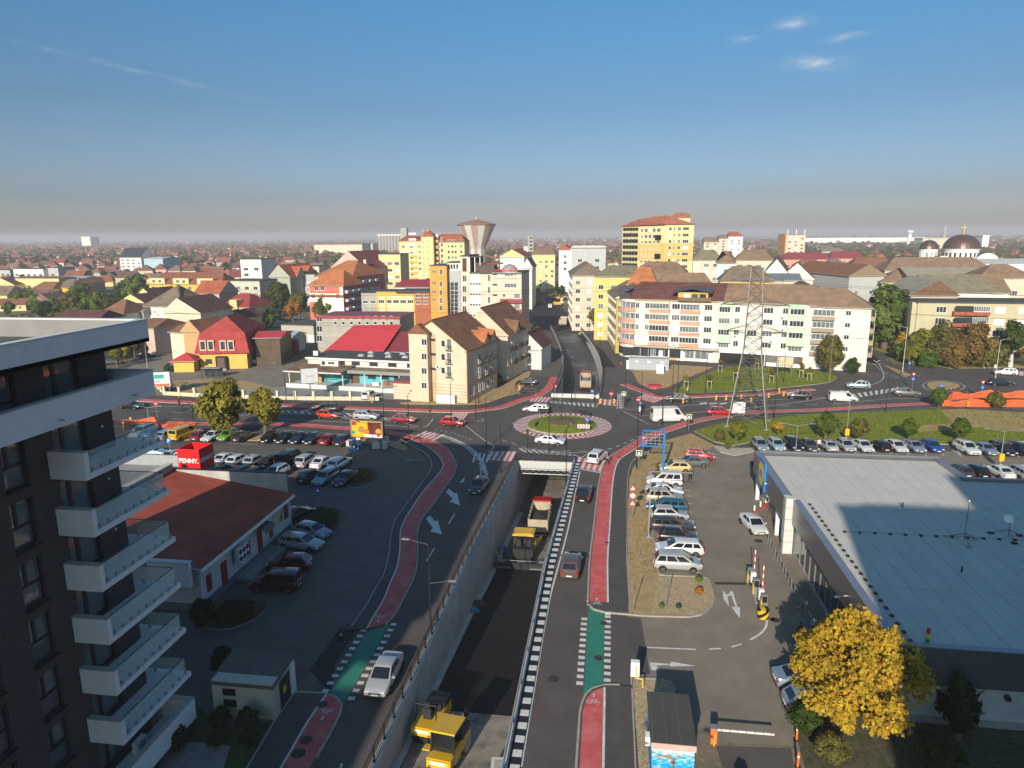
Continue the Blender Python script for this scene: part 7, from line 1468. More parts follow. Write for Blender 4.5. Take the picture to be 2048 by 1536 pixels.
# --- left car park
for i,(x,y,hd,k,c,l) in enumerate(((286,871,266,'suv',LBL,'pale teal crossover'),(312,871,86,'wagon',(.02,.2,.5),'bright blue estate car'),(340,876,82,'wagon',SBL,'silver estate car'),(369,876,80,'midvan',YEL,'yellow panel van'),(405,878,84,'hatch',(.22,.02,.03),'dark red hatchback'),(428,879,262,'sedan',WHT,'white saloon'),(459,878,260,'hatch',GRN,'lime green hatchback'),(487,880,82,'hatch',(.04,.03,.03),'dark brown hatchback'))): car(x,y,hd,k,c,f'{l}, {od[i]} from the left in the tree-side row',group='left row under the street trees')
for i,(x,y,k,c,l) in enumerate(((543,881,'sedan',BLK,'black saloon'),(573,882,'sedan',BLK,'black saloon'),(601,883,'sedan',NVY,'dark blue saloon'),(629,884,'sedan',BLK,'black saloon'),(660,886,'sedan',(.25,.02,.025),'red saloon'),(690,887,'wagon',NVY,'navy estate car'))): car(x,y,262 if i<4 else 82,k,c,f'{l}, {od[i]} left of the billboard',group='row beside the billboard')
for i,(x,y,hd,k,c,l) in enumerate(((302,912,8,'sedan',LBL,'pale blue saloon'),(343,921,262,'sedan',SIL,'silver saloon'),(375,922,82,'suv',WHT,'white crossover'),(452,925,82,'sedan',WHT,'white saloon'),(478,928,82,'hatch',WHT,'white hatchback'),(512,929,82,'hatch',SIL,'silver hatchback'),(545,930,82,'hatch',BLK,'black hatchback'),(580,927,82,'midvan',BLK,'black minibus'),(615,930,82,'suv',SIL,'silver crossover'),(646,932,82,'sedan',WHT,'white saloon'),(680,934,82,'wagon',WHT,'white estate car'))): car(x,y,hd,k,c,f'{l}, {od[i]} in the sunlit row',group='sunlit row behind the store')
for i,(x,y,hd,k,c,l) in enumerate(((447,950,82,'hatch',DKG,'grey-blue hatchback'),(484,953,82,'hatch',GRY,'grey hatchback'),(513,954,82,'wagon',DKG,'dark estate car'),(552,956,262,'suv',WHT,'white crossover'),(620,960,82,'hatch',BLK,'black hatchback'),(652,963,262,'wagon',SBL,'silver-blue estate car'),(691,965,262,'sedan',BLK,'black saloon'))): car(x,y,hd,k,c,f'{l}, {od[i]} in the shaded row nearest the store',group='shaded row nearest the store')
car(592,1038,64,'sedan',BLK,'black saloon parked at the corner of the red roofed store'); car(625,1073,-16,'hatch',SBL,'silver hatchback beside the low juniper bed'); car(603,1096,-8,'wagon',SIL,'silver estate car by the store door'); car(580,1138,186,'hatch',MRN,'dark red hatchback in front of the store ramp'); car(553,1178,184,'smallvan',(.09,.006,.01),'maroon van with roof bars nearest the dark block')
# --- yard beside the mansard house and side street
for i,(x,y,hd,k,c,l) in enumerate(((519,730,20,'hatch',BRN,'brown hatchback'),(526,724,20,'hatch',LBL,'pale hatchback'),(524,717,20,'sedan',SBL,'silver-blue saloon'),(530,710,15,'sedan',BLK,'black saloon'),(558,712,85,'sedan',WHT,'white saloon'),(552,690,80,'hatch',WHT,'white hatchback'),(555,683,15,'suv',SBL,'pale blue crossover'),(584,683,95,'suv',SBL,'blue-grey crossover'),(607,682,60,'sedan',WHT,'white saloon by the fence'))): car(x,y,hd,k,c,f'{l} in the yard right of the mansard house, {od[i]} from the front',detail=False,group='cars in the yard')
for i,(x,y,hd,k,c,l) in enumerate(((223,729,25,'sedan',DKG,'dark green-grey saloon'),(293,715,40,'sedan',BLK,'black saloon'),(325,706,40,'hatch',MRN,'maroon hatchback'),(348,698,40,'sedan',WHT,'white saloon'),(358,692,40,'suv',BEI,'beige pickup-like car'),(383,686,40,'hatch',SIL,'silver hatchback'))): car(x,y,hd,k,c,f'{l} parked along the side street behind the dark block, {od[i]} up',detail=False,group='cars along the side street')
for i,(x,y,c) in enumerate(((548,655,SBL),(556,648,WHT),(562,640,BLK),(596,640,WHT),(602,618,DKG),(600,612,WHT),(612,606,DKG))): car(x,y,[30,30,100,10,100,100,100][i],'sedan',c,f'{["pale blue","white","black","white","dark grey","white","grey"][i]} car left of the salmon house, {od[i]} up',detail=False,group='cars left of the salmon house')
car(740,797,80,'suv',WHT,'white crossover parked on the slabs behind the cream fence')
for i,(x,y,hd,k,c,l) in enumerate(((1162,648,0,'midvan',WHT,'white van beside the bushes of the right wing'),(1100,616,95,'smallvan',WHT,'white van on the fresh far asphalt'),(1072,552,90,'midvan',WHT,'white van on the dirt road far up the street'),(1056,566,100,'sedan',SIL,'silver car on the left of the far dirt road'))): car(x,y,hd,k,c,l,detail=False)
# --- trucks and road machines
sandy=M('truck_tan',(.40,.33,.24),.6,.12,1.,stain=.4); redc=M('truck_red',(.38,.02,.02),.35,.05,1.,coat=.6)
def wheel_at(t,x,y,r,w_=.32,n='wheel'):
 mb=MB(); mb.lathe([(r*.5,-w_/2),(r*.95,-w_/2),(r,-w_/2+.05),(r,w_/2-.05),(r*.95,w_/2),(r*.5,w_/2)],18); mb.v=[(a,c,b) for a,b,c in mb.v]; o=mb.build(n,tyre_m,t,(x,y,r),smooth=40)
 rm=MB();
 for s_ in (1,-1): rm.add([(r*.52*math.cos(2*PI*i/14),s_*w_*.4,r*.52*math.sin(2*PI*i/14)) for i in range(14)],[tuple(range(14))[::-s_]])
 rm.build('rim',rimm,o); return o
def dump_truck(label,c,z,hd,cab,load,pitch=0.):
 t=thing('dump_truck',label,'truck',(c[0],c[1],z),R(hd)); t.rotation_euler=(0,pitch,R(hd))
 MB().b(-4.2,4.2,-.45,.45,.75,1.05).build('chassis',plastic,t)
 k=MB(); k.add([(2.3,-1.22,.9),(4.15,-1.22,.6),(4.15,1.22,.6),(2.3,1.22,.9),(2.3,-1.22,2.9),(3.9,-1.2,2.9),(3.9,1.2,2.9),(2.3,1.22,2.9),(4.15,-1.22,1.8),(4.15,1.22,1.8)],[(0,1,8,5,4),(2,3,7,6,9),(1,2,9,8),(8,9,6,5),(3,0,4,7),(4,5,6,7),(3,2,1,0)]); k.build('cab',cab,t)
 MB().box((4.06,0,2.32),(.03,2.1,.85),0,0,0,R(-13)).build('windshield',carglass,t)
 for s_ in (1,-1): MB().b(3.0,3.7,s_*1.225-.01,s_*1.225+.01,1.85,2.6).build('side_window',carglass,t); MB().box((4.0,s_*1.42,2.2),(.12,.22,.5)).build('mirror',plastic,t)
 b=MB(); x0,x1,h=-4.4,2.1,1.55;
 for a in ((x0,x1,-1.25,-1.15),(x0,x1,1.15,1.25),(x1-.12,x1,-1.15,1.15),(x0,x0+.1,-1.15,1.15)): b.b(*a,1.15,1.15+h)
 b.b(x0,x1,-1.25,1.25,1.08,1.15); b.build('tipper_body',sandy,t)
 for i in range(5):
  for s_ in (1,-1): MB().b(x0+.5+i*1.35,x0+.62+i*1.35,s_*1.3-.05,s_*1.3+.05,1.15,1.15+h).build('body_rib',sandy,t)
 MB().b(x1-.1,x1+.9,-1.2,1.2,1.15+h,1.22+h).build('cab_guard',sandy,t)
 l=MB(); nx,ny=12,7; l.add([(x0+.1+(x1-x0-.22)*i/nx,-1.15+2.3*j/ny,1.15+h*(.45+.4*math.sin(PI*j/ny)*math.sin(PI*(i+1.5)/nx))) for i in range(nx+1) for j in range(ny+1)],[(i*(ny+1)+j,(i+1)*(ny+1)+j,(i+1)*(ny+1)+j+1,i*(ny+1)+j+1) for i in range(nx) for j in range(ny)]); l.build('load',load,t,smooth=80)
 for x in (3.2,1.9,-2.0,-3.35):
  for s_ in (1,-1): wheel_at(t,x,s_*1.05,.52,.36)
 for s_ in (1,-1): MB().box((-4.45,s_*.95,.85),(.06,.3,.18)).build('tail_light',lampr,t); MB().b(-4.5,-3.0,s_*1.12-.2,s_*1.12+.2,1.02,1.06).build('mudguard',plastic,t)
 MB().b(-4.5,-4.4,-1.1,1.1,.6,.75).build('bumper',plastic,t); return t
asl=M('asphalt_load',(.045,.038,.034),.95,.4,4.,.8);
dump_truck('tan dump truck with red cab and open load behind the paver',(-8.6,87.9),FZ(87.9)+.02,91,redc,asl,math.atan((FZ(84)-FZ(92))/8))
v_=166.; dump_truck('red cabbed tipper truck with grey load on the far ramp',(-5.4,v_),FZ(v_)+.02,92,redc,M('grey_load',(.2,.2,.2),.9,.2,3.,.5),math.atan((FZ(v_-4)-FZ(v_+4))/8))
dump_truck('tan tipper truck at the top of the far ramp',G(1127,652),.03,90,M('truck_white',(.6,.6,.58),.4,.05),sandy); dump_truck('small red and tan lorry further up the dirt road',G(1075,582),.03,-85,redc,sandy)
# paver
pv=thing('asphalt_paver','yellow roofed asphalt paver with wide black screed laying fresh asphalt','paver',(-9.55,77.4,FZ(77.4)+.03),R(90)); pv.rotation_euler=(0,math.atan((FZ(74)-FZ(81))/7),R(90)); pk=M('machine_black',(.02,.02,.022),.5,.1,2.)
MB().b(-1.6,2.6,-1.2,1.2,.45,1.75).build('engine_body',pk,pv); MB().b(.3,1.9,-1.27,-1.2,.9,1.9).build('side_panel',yel,pv); MB().b(.3,1.9,1.2,1.27,.9,1.9).build('side_panel',yel,pv)
h=MB(); h.add([(2.6,-1.2,.5),(4.2,-1.7,.9),(4.2,1.7,.9),(2.6,1.2,.5),(2.6,-1.3,1.6),(4.2,-1.75,1.5),(4.2,1.75,1.5),(2.6,1.3,1.6)],[(0,1,5,4),(3,7,6,2),(3,2,1,0),(0,4,7,3)]); h.add([(2.6,-1.28,1.4),(4.2,-1.7,1.2),(4.2,1.7,1.2),(2.6,1.28,1.4)],[(0,1,2,3)],1); h.build('hopper',[yel,asl],pv)
rf=MB(); rf.b(-1.3,1.2,-1.25,1.25,3.25,3.42); rf.b(-1.1,1.0,-1.05,1.05,3.42,3.5); rf.build('roof',yel,pv)
for x,y in ((-1.1,-1.1),(-1.1,1.1),(1.,-1.1),(1.,1.1)): MB().b(x-.06,x+.06,y-.06,y+.06,1.75,3.25).build('roof_post',pk,pv)
for y in (-.6,.6): MB().b(-.8,-.2,y-.3,y+.3,1.75,2.25).build('seat',plastic,pv); MB().b(-.9,-.8,y-.3,y+.3,2.2,2.75).build('seat_back',plastic,pv)
MB().b(.2,.7,-1.,1.,1.75,2.3).build('console',pk,pv); MB().cyl((1.6,.7,1.75),(1.6,.7,2.7),.09,n=10).build('exhaust',grey_m,pv)
for s_ in (1,-1):
 tr=MB(); tr.prism([(-1.5,.05),(2.2,.05),(2.5,.35),(2.2,.7),(-1.5,.7),(-1.8,.35)],-.17,.17); tr.v=[(x,z+s_*1.02,y) for x,y,z in tr.v]; tr.build('track',tyre_m,pv)
 MB().box((-1.9,s_*1.05,.75),(3.,.14,.3),0,0,0,R(8)).build('tow_arm',pk,pv)
sc=MB(); sc.b(-3.4,-2.4,-3.1,3.1,.05,.55); sc.b(-3.5,-3.3,-3.0,3.0,.55,.8); sc.build('screed',pk,pv)
for i in range(5): MB().b(-3.35,-2.45,-2.9+i*1.2,-1.9+i*1.2,.551,.66).build('screed_cover',grey_m if i%2==0 else pk,pv)
for s_ in (1,-1): MB().b(-3.5,-2.2,s_*3.12-.05,s_*3.12+.05,.05,.7).build('end_plate',grey_m,pv); MB().b(-3.9,-3.5,s_*2.0-.9,s_*2.0+.9,.3,.36).build('walkway',grey_m,pv)
mb=MB(); mb.tube([(-3.7,-2.8,.36),(-3.7,-2.8,1.2),(-3.7,2.8,1.2),(-3.7,2.8,.36)],.03,5); mb.build('screed_rail',grey_m,pv)
# pneumatic roller with roll bar (left) and roller with yellow cab roof (right)
def roller(label,x,v,hd,roof):
 t=thing('road_roller',label,'roller',(x,v,FZ(v)+.035),R(hd)); t.rotation_euler=(0,math.atan((FZ(v-2)-FZ(v+2))/4)*(1 if hd>0 else -1),R(hd))
 b=MB(); b.add([(-2.0,-.8,.75),(1.9,-.8,.75),(1.9,.8,.75),(-2.0,.8,.75),(-2.0,-.8,1.35),(1.9,-.75,1.45),(1.9,.75,1.45),(-2.0,.8,1.35)],[(0,1,5,4),(1,2,6,5),(2,3,7,6),(3,0,4,7),(4,5,6,7),(3,2,1,0)]); b.build('frame',yel,t)
 MB().b(.5,1.95,-.72,.72,1.45,1.85).build('engine_hood',pk,t); MB().b(-2.12,-2.0,-.75,.75,.85,1.3).build('rear_panel',yel,t); MB().b(-2.14,-2.12,-.5,.5,1.05,1.25).build('maker_plate',wht,t)
 text('maker_words','Gross Industrial',.12,M('sign_navy',(.02,.03,.1),.5,0),t,(-2.145,0,1.15),(PI/2,0,-PI/2),.003)
 for s_ in (1,-1): MB().box((-2.13,s_*.55,.92),(.03,.16,.1)).build('tail_light',lampr,t)
 MB().b(-1.0,-.5,-.3,.3,1.4,1.75).build('seat',plastic,t); MB().b(-1.1,-1.0,-.3,.3,1.7,2.2).build('seat_back',plastic,t); MB().cyl((-.1,0,1.4),(-.35,0,2.0),.03,n=6).build('steering_column',pk,t); MB().b(.1,.45,-.6,.6,1.4,1.9).build('dashboard',pk,t)
 if roof:
  MB().b(-1.5,.6,-.85,.85,2.75,2.86).build('cab_roof',yel,t)
  for x_,y in ((-1.35,-.75),(-1.35,.75),(.45,-.75),(.45,.75)): MB().b(x_-.05,x_+.05,y-.05,y+.05,1.4,2.75).build('cab_post',pk,t)
  MB().b(-1.38,-1.35,-.68,.68,1.5,2.7).build('rear_glass',carglass,t); MB().box((-1.0,1.15,1.35),(.6,.5,.08)).build('step',yel,t)
 else:
  mb=MB(); mb.tube([(-1.3,-.75,1.35),(-1.3,-.75,2.6),(-1.3,.75,2.6),(-1.3,.75,1.35)],.045,6); mb.build('roll_bar',pk,t)
 for i in range(4): wheel_at(t,-1.45,-.62+i*.41,.42,.34,'rear_tyre')
 if roof:
  mb=MB(); mb.lathe([(.0,-.8),(.55,-.8),(.55,.8),(.0,.8)],24); mb.v=[(a,c_,b_) for a,b_,c_ in mb.v]; mb.build('front_drum',grey_m,t,(1.35,0,.55),smooth=40)
 else:
  for i in range(3): wheel_at(t,1.4,-.41+i*.41,.42,.34,'front_tyre')
roller('small yellow pneumatic roller with open roll bar, nearest the left underpass wall',-11.75,41.9,84,False); roller('yellow roller with flat yellow cab roof at the bottom edge of the underpass',-9.75,38.7,82,True)
# excavator and loaders far up the street, and the yard digger
def digger(label,c,hd,s=1.):
 t=thing('excavator',label,'excavator',(c[0],c[1],0.02),R(hd)); t.scale=(s,)*3
 for y in (-.85,.85): MB().b(-1.5,1.5,y-.25,y+.25,0,.8).build('track',tyre_m,t)
 MB().b(-1.5,1.1,-1.1,1.1,.8,1.7).build('house',yel,t); MB().b(-.1,1.1,.1,1.1,1.7,2.9).build('cab',carglass,t); MB().b(-.15,1.15,.05,1.15,2.9,3.0).build('cab_roof',yel,t)
 mb=MB(); mb.tube([(.9,-.3,1.6),(2.4,-.3,3.6),(4.2,-.3,3.2)],.17,6); mb.build('boom',yel,t); mb=MB(); mb.tube([(4.2,-.3,3.2),(4.9,-.3,1.4)],.13,6); mb.build('stick',yel,t); MB().b(4.4,5.2,-.7,.1,.5,1.3).build('bucket',pk,t)
digger('yellow excavator with raised arm beside the far road works',G(1115,613),20,1.2); digger('orange excavator standing near the far ramp top',G(1112,600),160,1.); digger('yellow digger in the dirt yard behind the billboard',G(333,782),150,.8); digger('yellow loader far up the dirt street',G(1058,578),60,.9); digger('small digger beside the parked vans on the far asphalt',G(1087,608),200,.6)
# ================================================================== TREES
def leafmat():
 m=mat('foliage',(.1,.15,.03),.75,.15,1.5,objcol=True,vattr=True,spec=.15); n=m.node_tree.nodes; l=m.node_tree.links; p=n['Principled BSDF']; out=n['Material Output']
 tr=n.new('ShaderNodeBsdfTranslucent'); mx=n.new('ShaderNodeMixShader'); mx.inputs[0].default_value=.28
 l.new(p.inputs['Base Color'].links[0].from_socket,tr.inputs[0]); l.new(p.outputs[0],mx.inputs[1]); l.new(tr.outputs[0],mx.inputs[2]); l.new(mx.outputs[0],out.inputs[0]); return m
leaf_m=leafmat(); bark=M('bark',(.13,.10,.075),.95,.25,4.,.4); bark_w=M('bark_limed',(.55,.53,.48),.9,.1,3.)
def crown_mesh(name,seed,n,ls,shape='round',clump=28):
 rn=random.Random(seed); cl=[]
 while len(cl)<clump:
  p=Vector((rn.uniform(-1,1),rn.uniform(-1,1),rn.uniform(-1,1)))
  if p.length>1 or p.length<.35: continue
  if shape=='cone':
   f=.5-.5*p.z; q=math.hypot(p.x,p.y)
   if q>f+.08: continue
  if shape=='oval': pass
  cl.append((p*.78,rn.uniform(.22,.40)*(1 if shape!='cone' else .75),rn.uniform(.72,1.2)))
 vs=[];fs=[];vc=[]
 for i in range(n):
  c,r,sh=cl[i%clump]; d=Vector((rn.gauss(0,1),rn.gauss(0,1),rn.gauss(0,1))).normalized(); p=c+d*r*(rn.random()**.4)
  nr=(d*.6+p.normalized()*.6+Vector((rn.uniform(-.6,.6),rn.uniform(-.6,.6),rn.uniform(-.2,.8)))).normalized(); q=nr.to_track_quat('Z','Y'); a=rn.uniform(0,6.3); s=ls*rn.uniform(.6,1.3)
  u=q@Vector((math.cos(a),math.sin(a),0)); w_=q@Vector((-math.sin(a),math.cos(a),0)); b=len(vs)
  vs+=[p-u*s-w_*s*.15,p+w_*s*.55+nr*s*.15,p+u*s,p-w_*s*.55+nr*s*.1]; fs.append((b,b+1,b+2,b+3)); k=sh*rn.uniform(.75,1.25); vc+=[k*rn.uniform(.92,1.12),k,k*rn.uniform(.7,1.05),1.]
 me=bpy.data.meshes.new(name); me.from_pydata([tuple(v) for v in vs],[],fs); me.materials.append(leaf_m); at=me.attributes.new('var','FLOAT_COLOR','FACE'); at.data.foreach_set('color',vc); me.update(); return me
CR={'round':[crown_mesh('crown',s,2400,.13) for s in (1,2,3)],'loose':[crown_mesh('crown',s,1500,.12,clump=20) for s in (4,5)],'cone':[crown_mesh('crown',6,2200,.10,'cone',34)],'dense':[crown_mesh('crown',7,3600,.10,clump=40)],'far':[crown_mesh('crown',s,420,.24,clump=16) for s in (8,9,10)]}
def trunk_mesh(seed,limbs=5,low=.0):
 rn=random.Random(seed); mb=MB(); mb.cyl((0,0,0),(rn.uniform(-.03,.03),rn.uniform(-.03,.03),.6),.075,.055,8); mb.cyl((0,0,.6),(0,0,1.15),.055,.02,7)
 for i in range(limbs):
  a=i*2.4+rn.uniform(-.4,.4); z=rn.uniform(.45,.85); mb.cyl((0,0,z),(.42*math.cos(a),.42*math.sin(a),z+.38),.03,.010,5)
 return mb
TK=[trunk_mesh(s).mesh('trunk',bark) for s in (1,2,3)]; TKW=trunk_mesh(4).mesh('trunk',bark_w)
TN=[0]
def tree(c,h,r,col,label,kind='round',trunk=.35,group=None,name='tree',cat='tree',white=False,hz=None,z=0.):
 """h total height, r crown radius"""
 TN[0]+=1; i=TN[0]; t=thing(name,label,cat,(c[0],c[1],z),i*1.7,group); ms=CR[kind]; hc=hz or h*(1-trunk)/2
 o=link('crown',ms[i%len(ms)],t,(0,0,h-hc),color=col); o.scale=(r,r,hc)
 th=h*.8; o=link('trunk',TKW if white else TK[i%3],t); o.scale=(th*.8,th*.8,th*.72); return t
def ptree(px,py,pc,pr,col,label,kind='round',**k):
 """tree from its foot, the image row of its crown centre and its crown radius in image pixels"""
 c=G(px,py); d=math.hypot(c[0],c[1]); r=pr*d/FPX*1.0; zc=TOPZ(c[0],c[1],pc); h=zc+r; return tree(c,max(h,1.2),r,col,label,kind,hz=r,**k)
GN=(.085,.13,.022); DG=(.045,.075,.018); YG=(.17,.17,.025); OL=(.13,.12,.035); BR=(.17,.115,.035); YL=(.42,.27,.03); OR_=(.38,.16,.02); LG=(.13,.20,.03)
# the big yellow maple
def maple():
 c=(15.6,41.2); rn=random.Random(5); t=thing('maple_tree','large yellow autumn maple beside the supermarket in the near right','tree',(c[0],c[1],0))
 tb=MB(); tb.cyl((0,0,0),(.1,.05,2.4),.2,.15,10)
 tips=[]
 for i in range(11):
  a=i*2.399+.3; z0=1.6+.35*i*.5; L_=rn.uniform(2.2,3.6); e=Vector((L_*math.cos(a)*.85,L_*math.sin(a)*.85,z0+rn.uniform(1.2,2.6))); s0=Vector((.05,.03,z0)); mid=s0.lerp(e,.5)+Vector((0,0,.25)); tb.cyl(s0,mid,.07,.05,6); tb.cyl(mid,e,.05,.015,5); tips.append(e)
  for k in range(3): f=mid+Vector((rn.uniform(-1.2,1.2),rn.uniform(-1.2,1.2),rn.uniform(.3,1.3))); tb.cyl(mid,f,.03,.01,5)
 tb.cyl((.1,.05,2.4),(.1,0,7.2),.15,.03,8); tb.build('trunk',bark,t)
 me=None; vs=[];fs=[];vc=[]; cl=[]
 while len(cl)<150:
  p=Vector((rn.uniform(-1,1),rn.uniform(-1,1),rn.uniform(-1,1)));
  if p.length>1 or p.length<.42: continue
  w_=1. if p.z<.1 else 1-.35*p.z
  q=Vector((p.x*3.9*w_,p.y*3.9*w_,4.75+p.z*3.35)); cl.append((q,rn.uniform(.45,.85),rn.uniform(.8,1.15)))
 for i in range(15000):
  cc,r,sh=cl[i%150]; d=Vector((rn.gauss(0,1),rn.gauss(0,1),rn.gauss(0,1))).normalized(); p=cc+d*r*rn.random()**.45
  nr=(d*.5+Vector((rn.uniform(-.7,.7),rn.uniform(-.9,.3),rn.uniform(.1,1.)))).normalized(); q=nr.to_track_quat('Z','Y'); a=rn.uniform(0,6.3); s=rn.uniform(.09,.17); u=q@Vector((math.cos(a),math.sin(a),0)); w_=q@Vector((-math.sin(a),math.cos(a),0)); b=len(vs)
  # five-pointed leaf
  vs+=[p-u*s,p-u*s*.2+w_*s*.95,p+u*s*.1+w_*s*.35,p+u*s*1.1,p+u*s*.1-w_*s*.35,p-u*s*.2-w_*s*.95]; fs+=[(b,b+1,b+2,b+3),(b,b+3,b+4,b+5)]; k=sh*rn.uniform(.7,1.25); g=rn.uniform(.82,1.18); cv=[k,k*g,k*.8,1.]; vc+=cv+cv
 me=bpy.data.meshes.new('crown'); me.from_pydata([tuple(v) for v in vs],[],fs); me.materials.append(leaf_m); at=me.attributes.new('var','FLOAT_COLOR','FACE'); at.data.foreach_set('color',vc); me.update(); link('crown',me,t,color=(.46,.30,.035))
maple()
tree((22.,41.6),6.,1.6,(.03,.045,.02),'dark conifer in the shade at the lower right corner','cone',trunk=.1,name='conifer'); tree((12.9,41.),2.2,1.2,DG,'dark green shrub at the foot of the yellow maple, kerb side','dense',trunk=.1,name='shrub',cat='shrub'); tree((13.6,38.6),2.,1.1,OL,'olive shrub at the lower left foot of the maple','dense',trunk=.1,name='shrub',cat='shrub'); tree((19.5,38.6),2.6,1.5,DG,'dark shrub in the shaded bed right of the maple','dense',trunk=.1,name='shrub',cat='shrub'); tree((8.1,36.2),.9,.42,OL,'small potted-looking bush on the clay pavers','dense',trunk=.1,name='shrub',cat='shrub')
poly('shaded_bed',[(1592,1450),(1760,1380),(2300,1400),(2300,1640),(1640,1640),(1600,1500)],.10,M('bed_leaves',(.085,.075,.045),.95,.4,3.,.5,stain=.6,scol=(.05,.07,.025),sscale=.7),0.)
poly('bay_green',[(1570,1350),(1640,1350),(1660,1425),(1586,1436)],.012,green_m)
ptree(455,874,806,51,(.21,.185,.03),'big round yellow-green street tree behind the lime green car',kind='dense'); ptree(531,866,810,36,(.22,.20,.03),'smaller yellow-green street tree right of the big one',kind='dense')
for px,py,pc,pr,col,l in ((1650,882,846,24,GN,'full round green tree on the lawn above the car row'),(1718,882,855,19,OL,'olive round tree on the lawn beside the grey lamp'),(1817,883,852,16,GN,'small round tree in the middle of the lawn'),(1916,885,854,18,GN,'round tree on the lawn right of the bare patch'),(1556,875,853,11,YL,'small golden tree beside the pylon foot'),(1877,816,791,16,GN,'round tree left of the orange mesh fence'),(1989,815,800,16,OL,'olive round tree behind the orange mesh fence'),(1472,891,857,19,YG,'round-headed tree left of the lawn car row')): ptree(px,py,pc,pr,col,l,'dense')
for px,py,pr,l in ((1439,884,12,'clipped ball shrub left of the round-headed tree'),(1456,899,7,'small reddish shrub at the car park corner'),(1335,932,7,'low shrub beside the blue sign pole'),(1316,938,6,'second low shrub left of the blue sign pole'),(1660,745,26,'tall bushy shrub in front of the white end block'),(1705,748,14,'dark bush at the corner of the white end block'),(995,770,11,'dark evergreen bush against the cream corner building')):
 c=G(px,py); r=pr*math.dist(c,(0,0))/FPX; tree(c,r*(2.3 if pr<20 else 2.8),r,OL if pr!=14 else DG,l,'dense',trunk=.05,name='shrub',cat='shrub')
for px,py,pr,col,l in ((1397,1166,9,LG,'green garden shrub on the gravel bed'),(1399,1190,10,(.42,.15,.03),'orange-leaved shrub on the gravel bed'),(1323,1218,7,LG,'small yellow-green plant at the gravel bed edge'),(1356,1219,7,(.07,.11,.06),'small grey-green plant on the gravel bed')):
 c=G(px,py); r=pr*math.dist(c,(0,0))/FPX; tree(c,r*1.6,r,col,l,'dense',trunk=.05,name='shrub',cat='shrub',z=.1)
# junipers and beds in the left car park
def bed(pts,label,n,r,col):
 poly('planting_island',pts,.12,M('bed_dark',(.08,.07,.045),.95,.3,2.,.4),0.,sm=3,side=kerb_m)
 P=GP(pts); cx=sum(p[0] for p in P)/len(P); cyy=sum(p[1] for p in P)/len(P); rn=random.Random(len(label))
 for i in range(n):
  k=rn.uniform(0,.62); q=P[rn.randrange(len(P))]; tree((cx+(q[0]-cx)*k,cyy+(q[1]-cyy)*k),r*.8,r*rn.uniform(.8,1.2),col,label.format(od[i]),'dense',trunk=.02,name='juniper',cat='shrub',z=.1,group=label.replace('{} ','').format('') if n>1 else None)
bed([(606,1062),(620,1030),(652,1022),(672,1040),(674,1062),(655,1068)],'{} low spreading juniper in the bed beside the silver hatchback',5,1.5,(.04,.075,.03)); bed([(700,975),(690,955),(712,940),(745,938),(757,952),(748,965),(725,975)],'{} dry tawny bush in the kerbed car park island',4,1.1,(.16,.10,.04)); bed([(400,1245),(440,1215),(500,1205),(535,1215),(500,1245),(440,1262)],'{} dark low shrub in the bed below the store corner',5,1.3,(.03,.05,.015))
poly('garden_ground',[(330,1536),(380,1400),(440,1450),(545,1445),(560,1480),(490,1600),(330,1600)],.05,M('garden',(.05,.075,.025),.95,.3,2.,.4),0.); poly('pale_paving',[(300,1600),(335,1480),(460,1493),(430,1600)],.056,paver_m)
for i,(x,y,h,r) in enumerate(((-27.0,41.6,2.6,1.0),(-26.6,36.2,1.7,.8),(-24.2,36.6,1.6,.8),(-22.4,36.6,1.8,.75),(-25.6,33.9,2.2,.9),(-31.5,46.8,3.2,1.1),(-21.4,35.2,1.5,.7),(-23.6,34.9,1.2,.6))): tree((x,y),h,r,(.03,.05,.018),['slender dark tree behind the utility hut','dark bush left of the utility hut','bush under the hut vents','bush at the near corner of the hut','bush by the white terrace corner','dark shrub at the store front parapet','low bush beside the pavement','smallest bush in the near garden'][i],'dense',trunk=.2,name='shrub',cat='shrub')
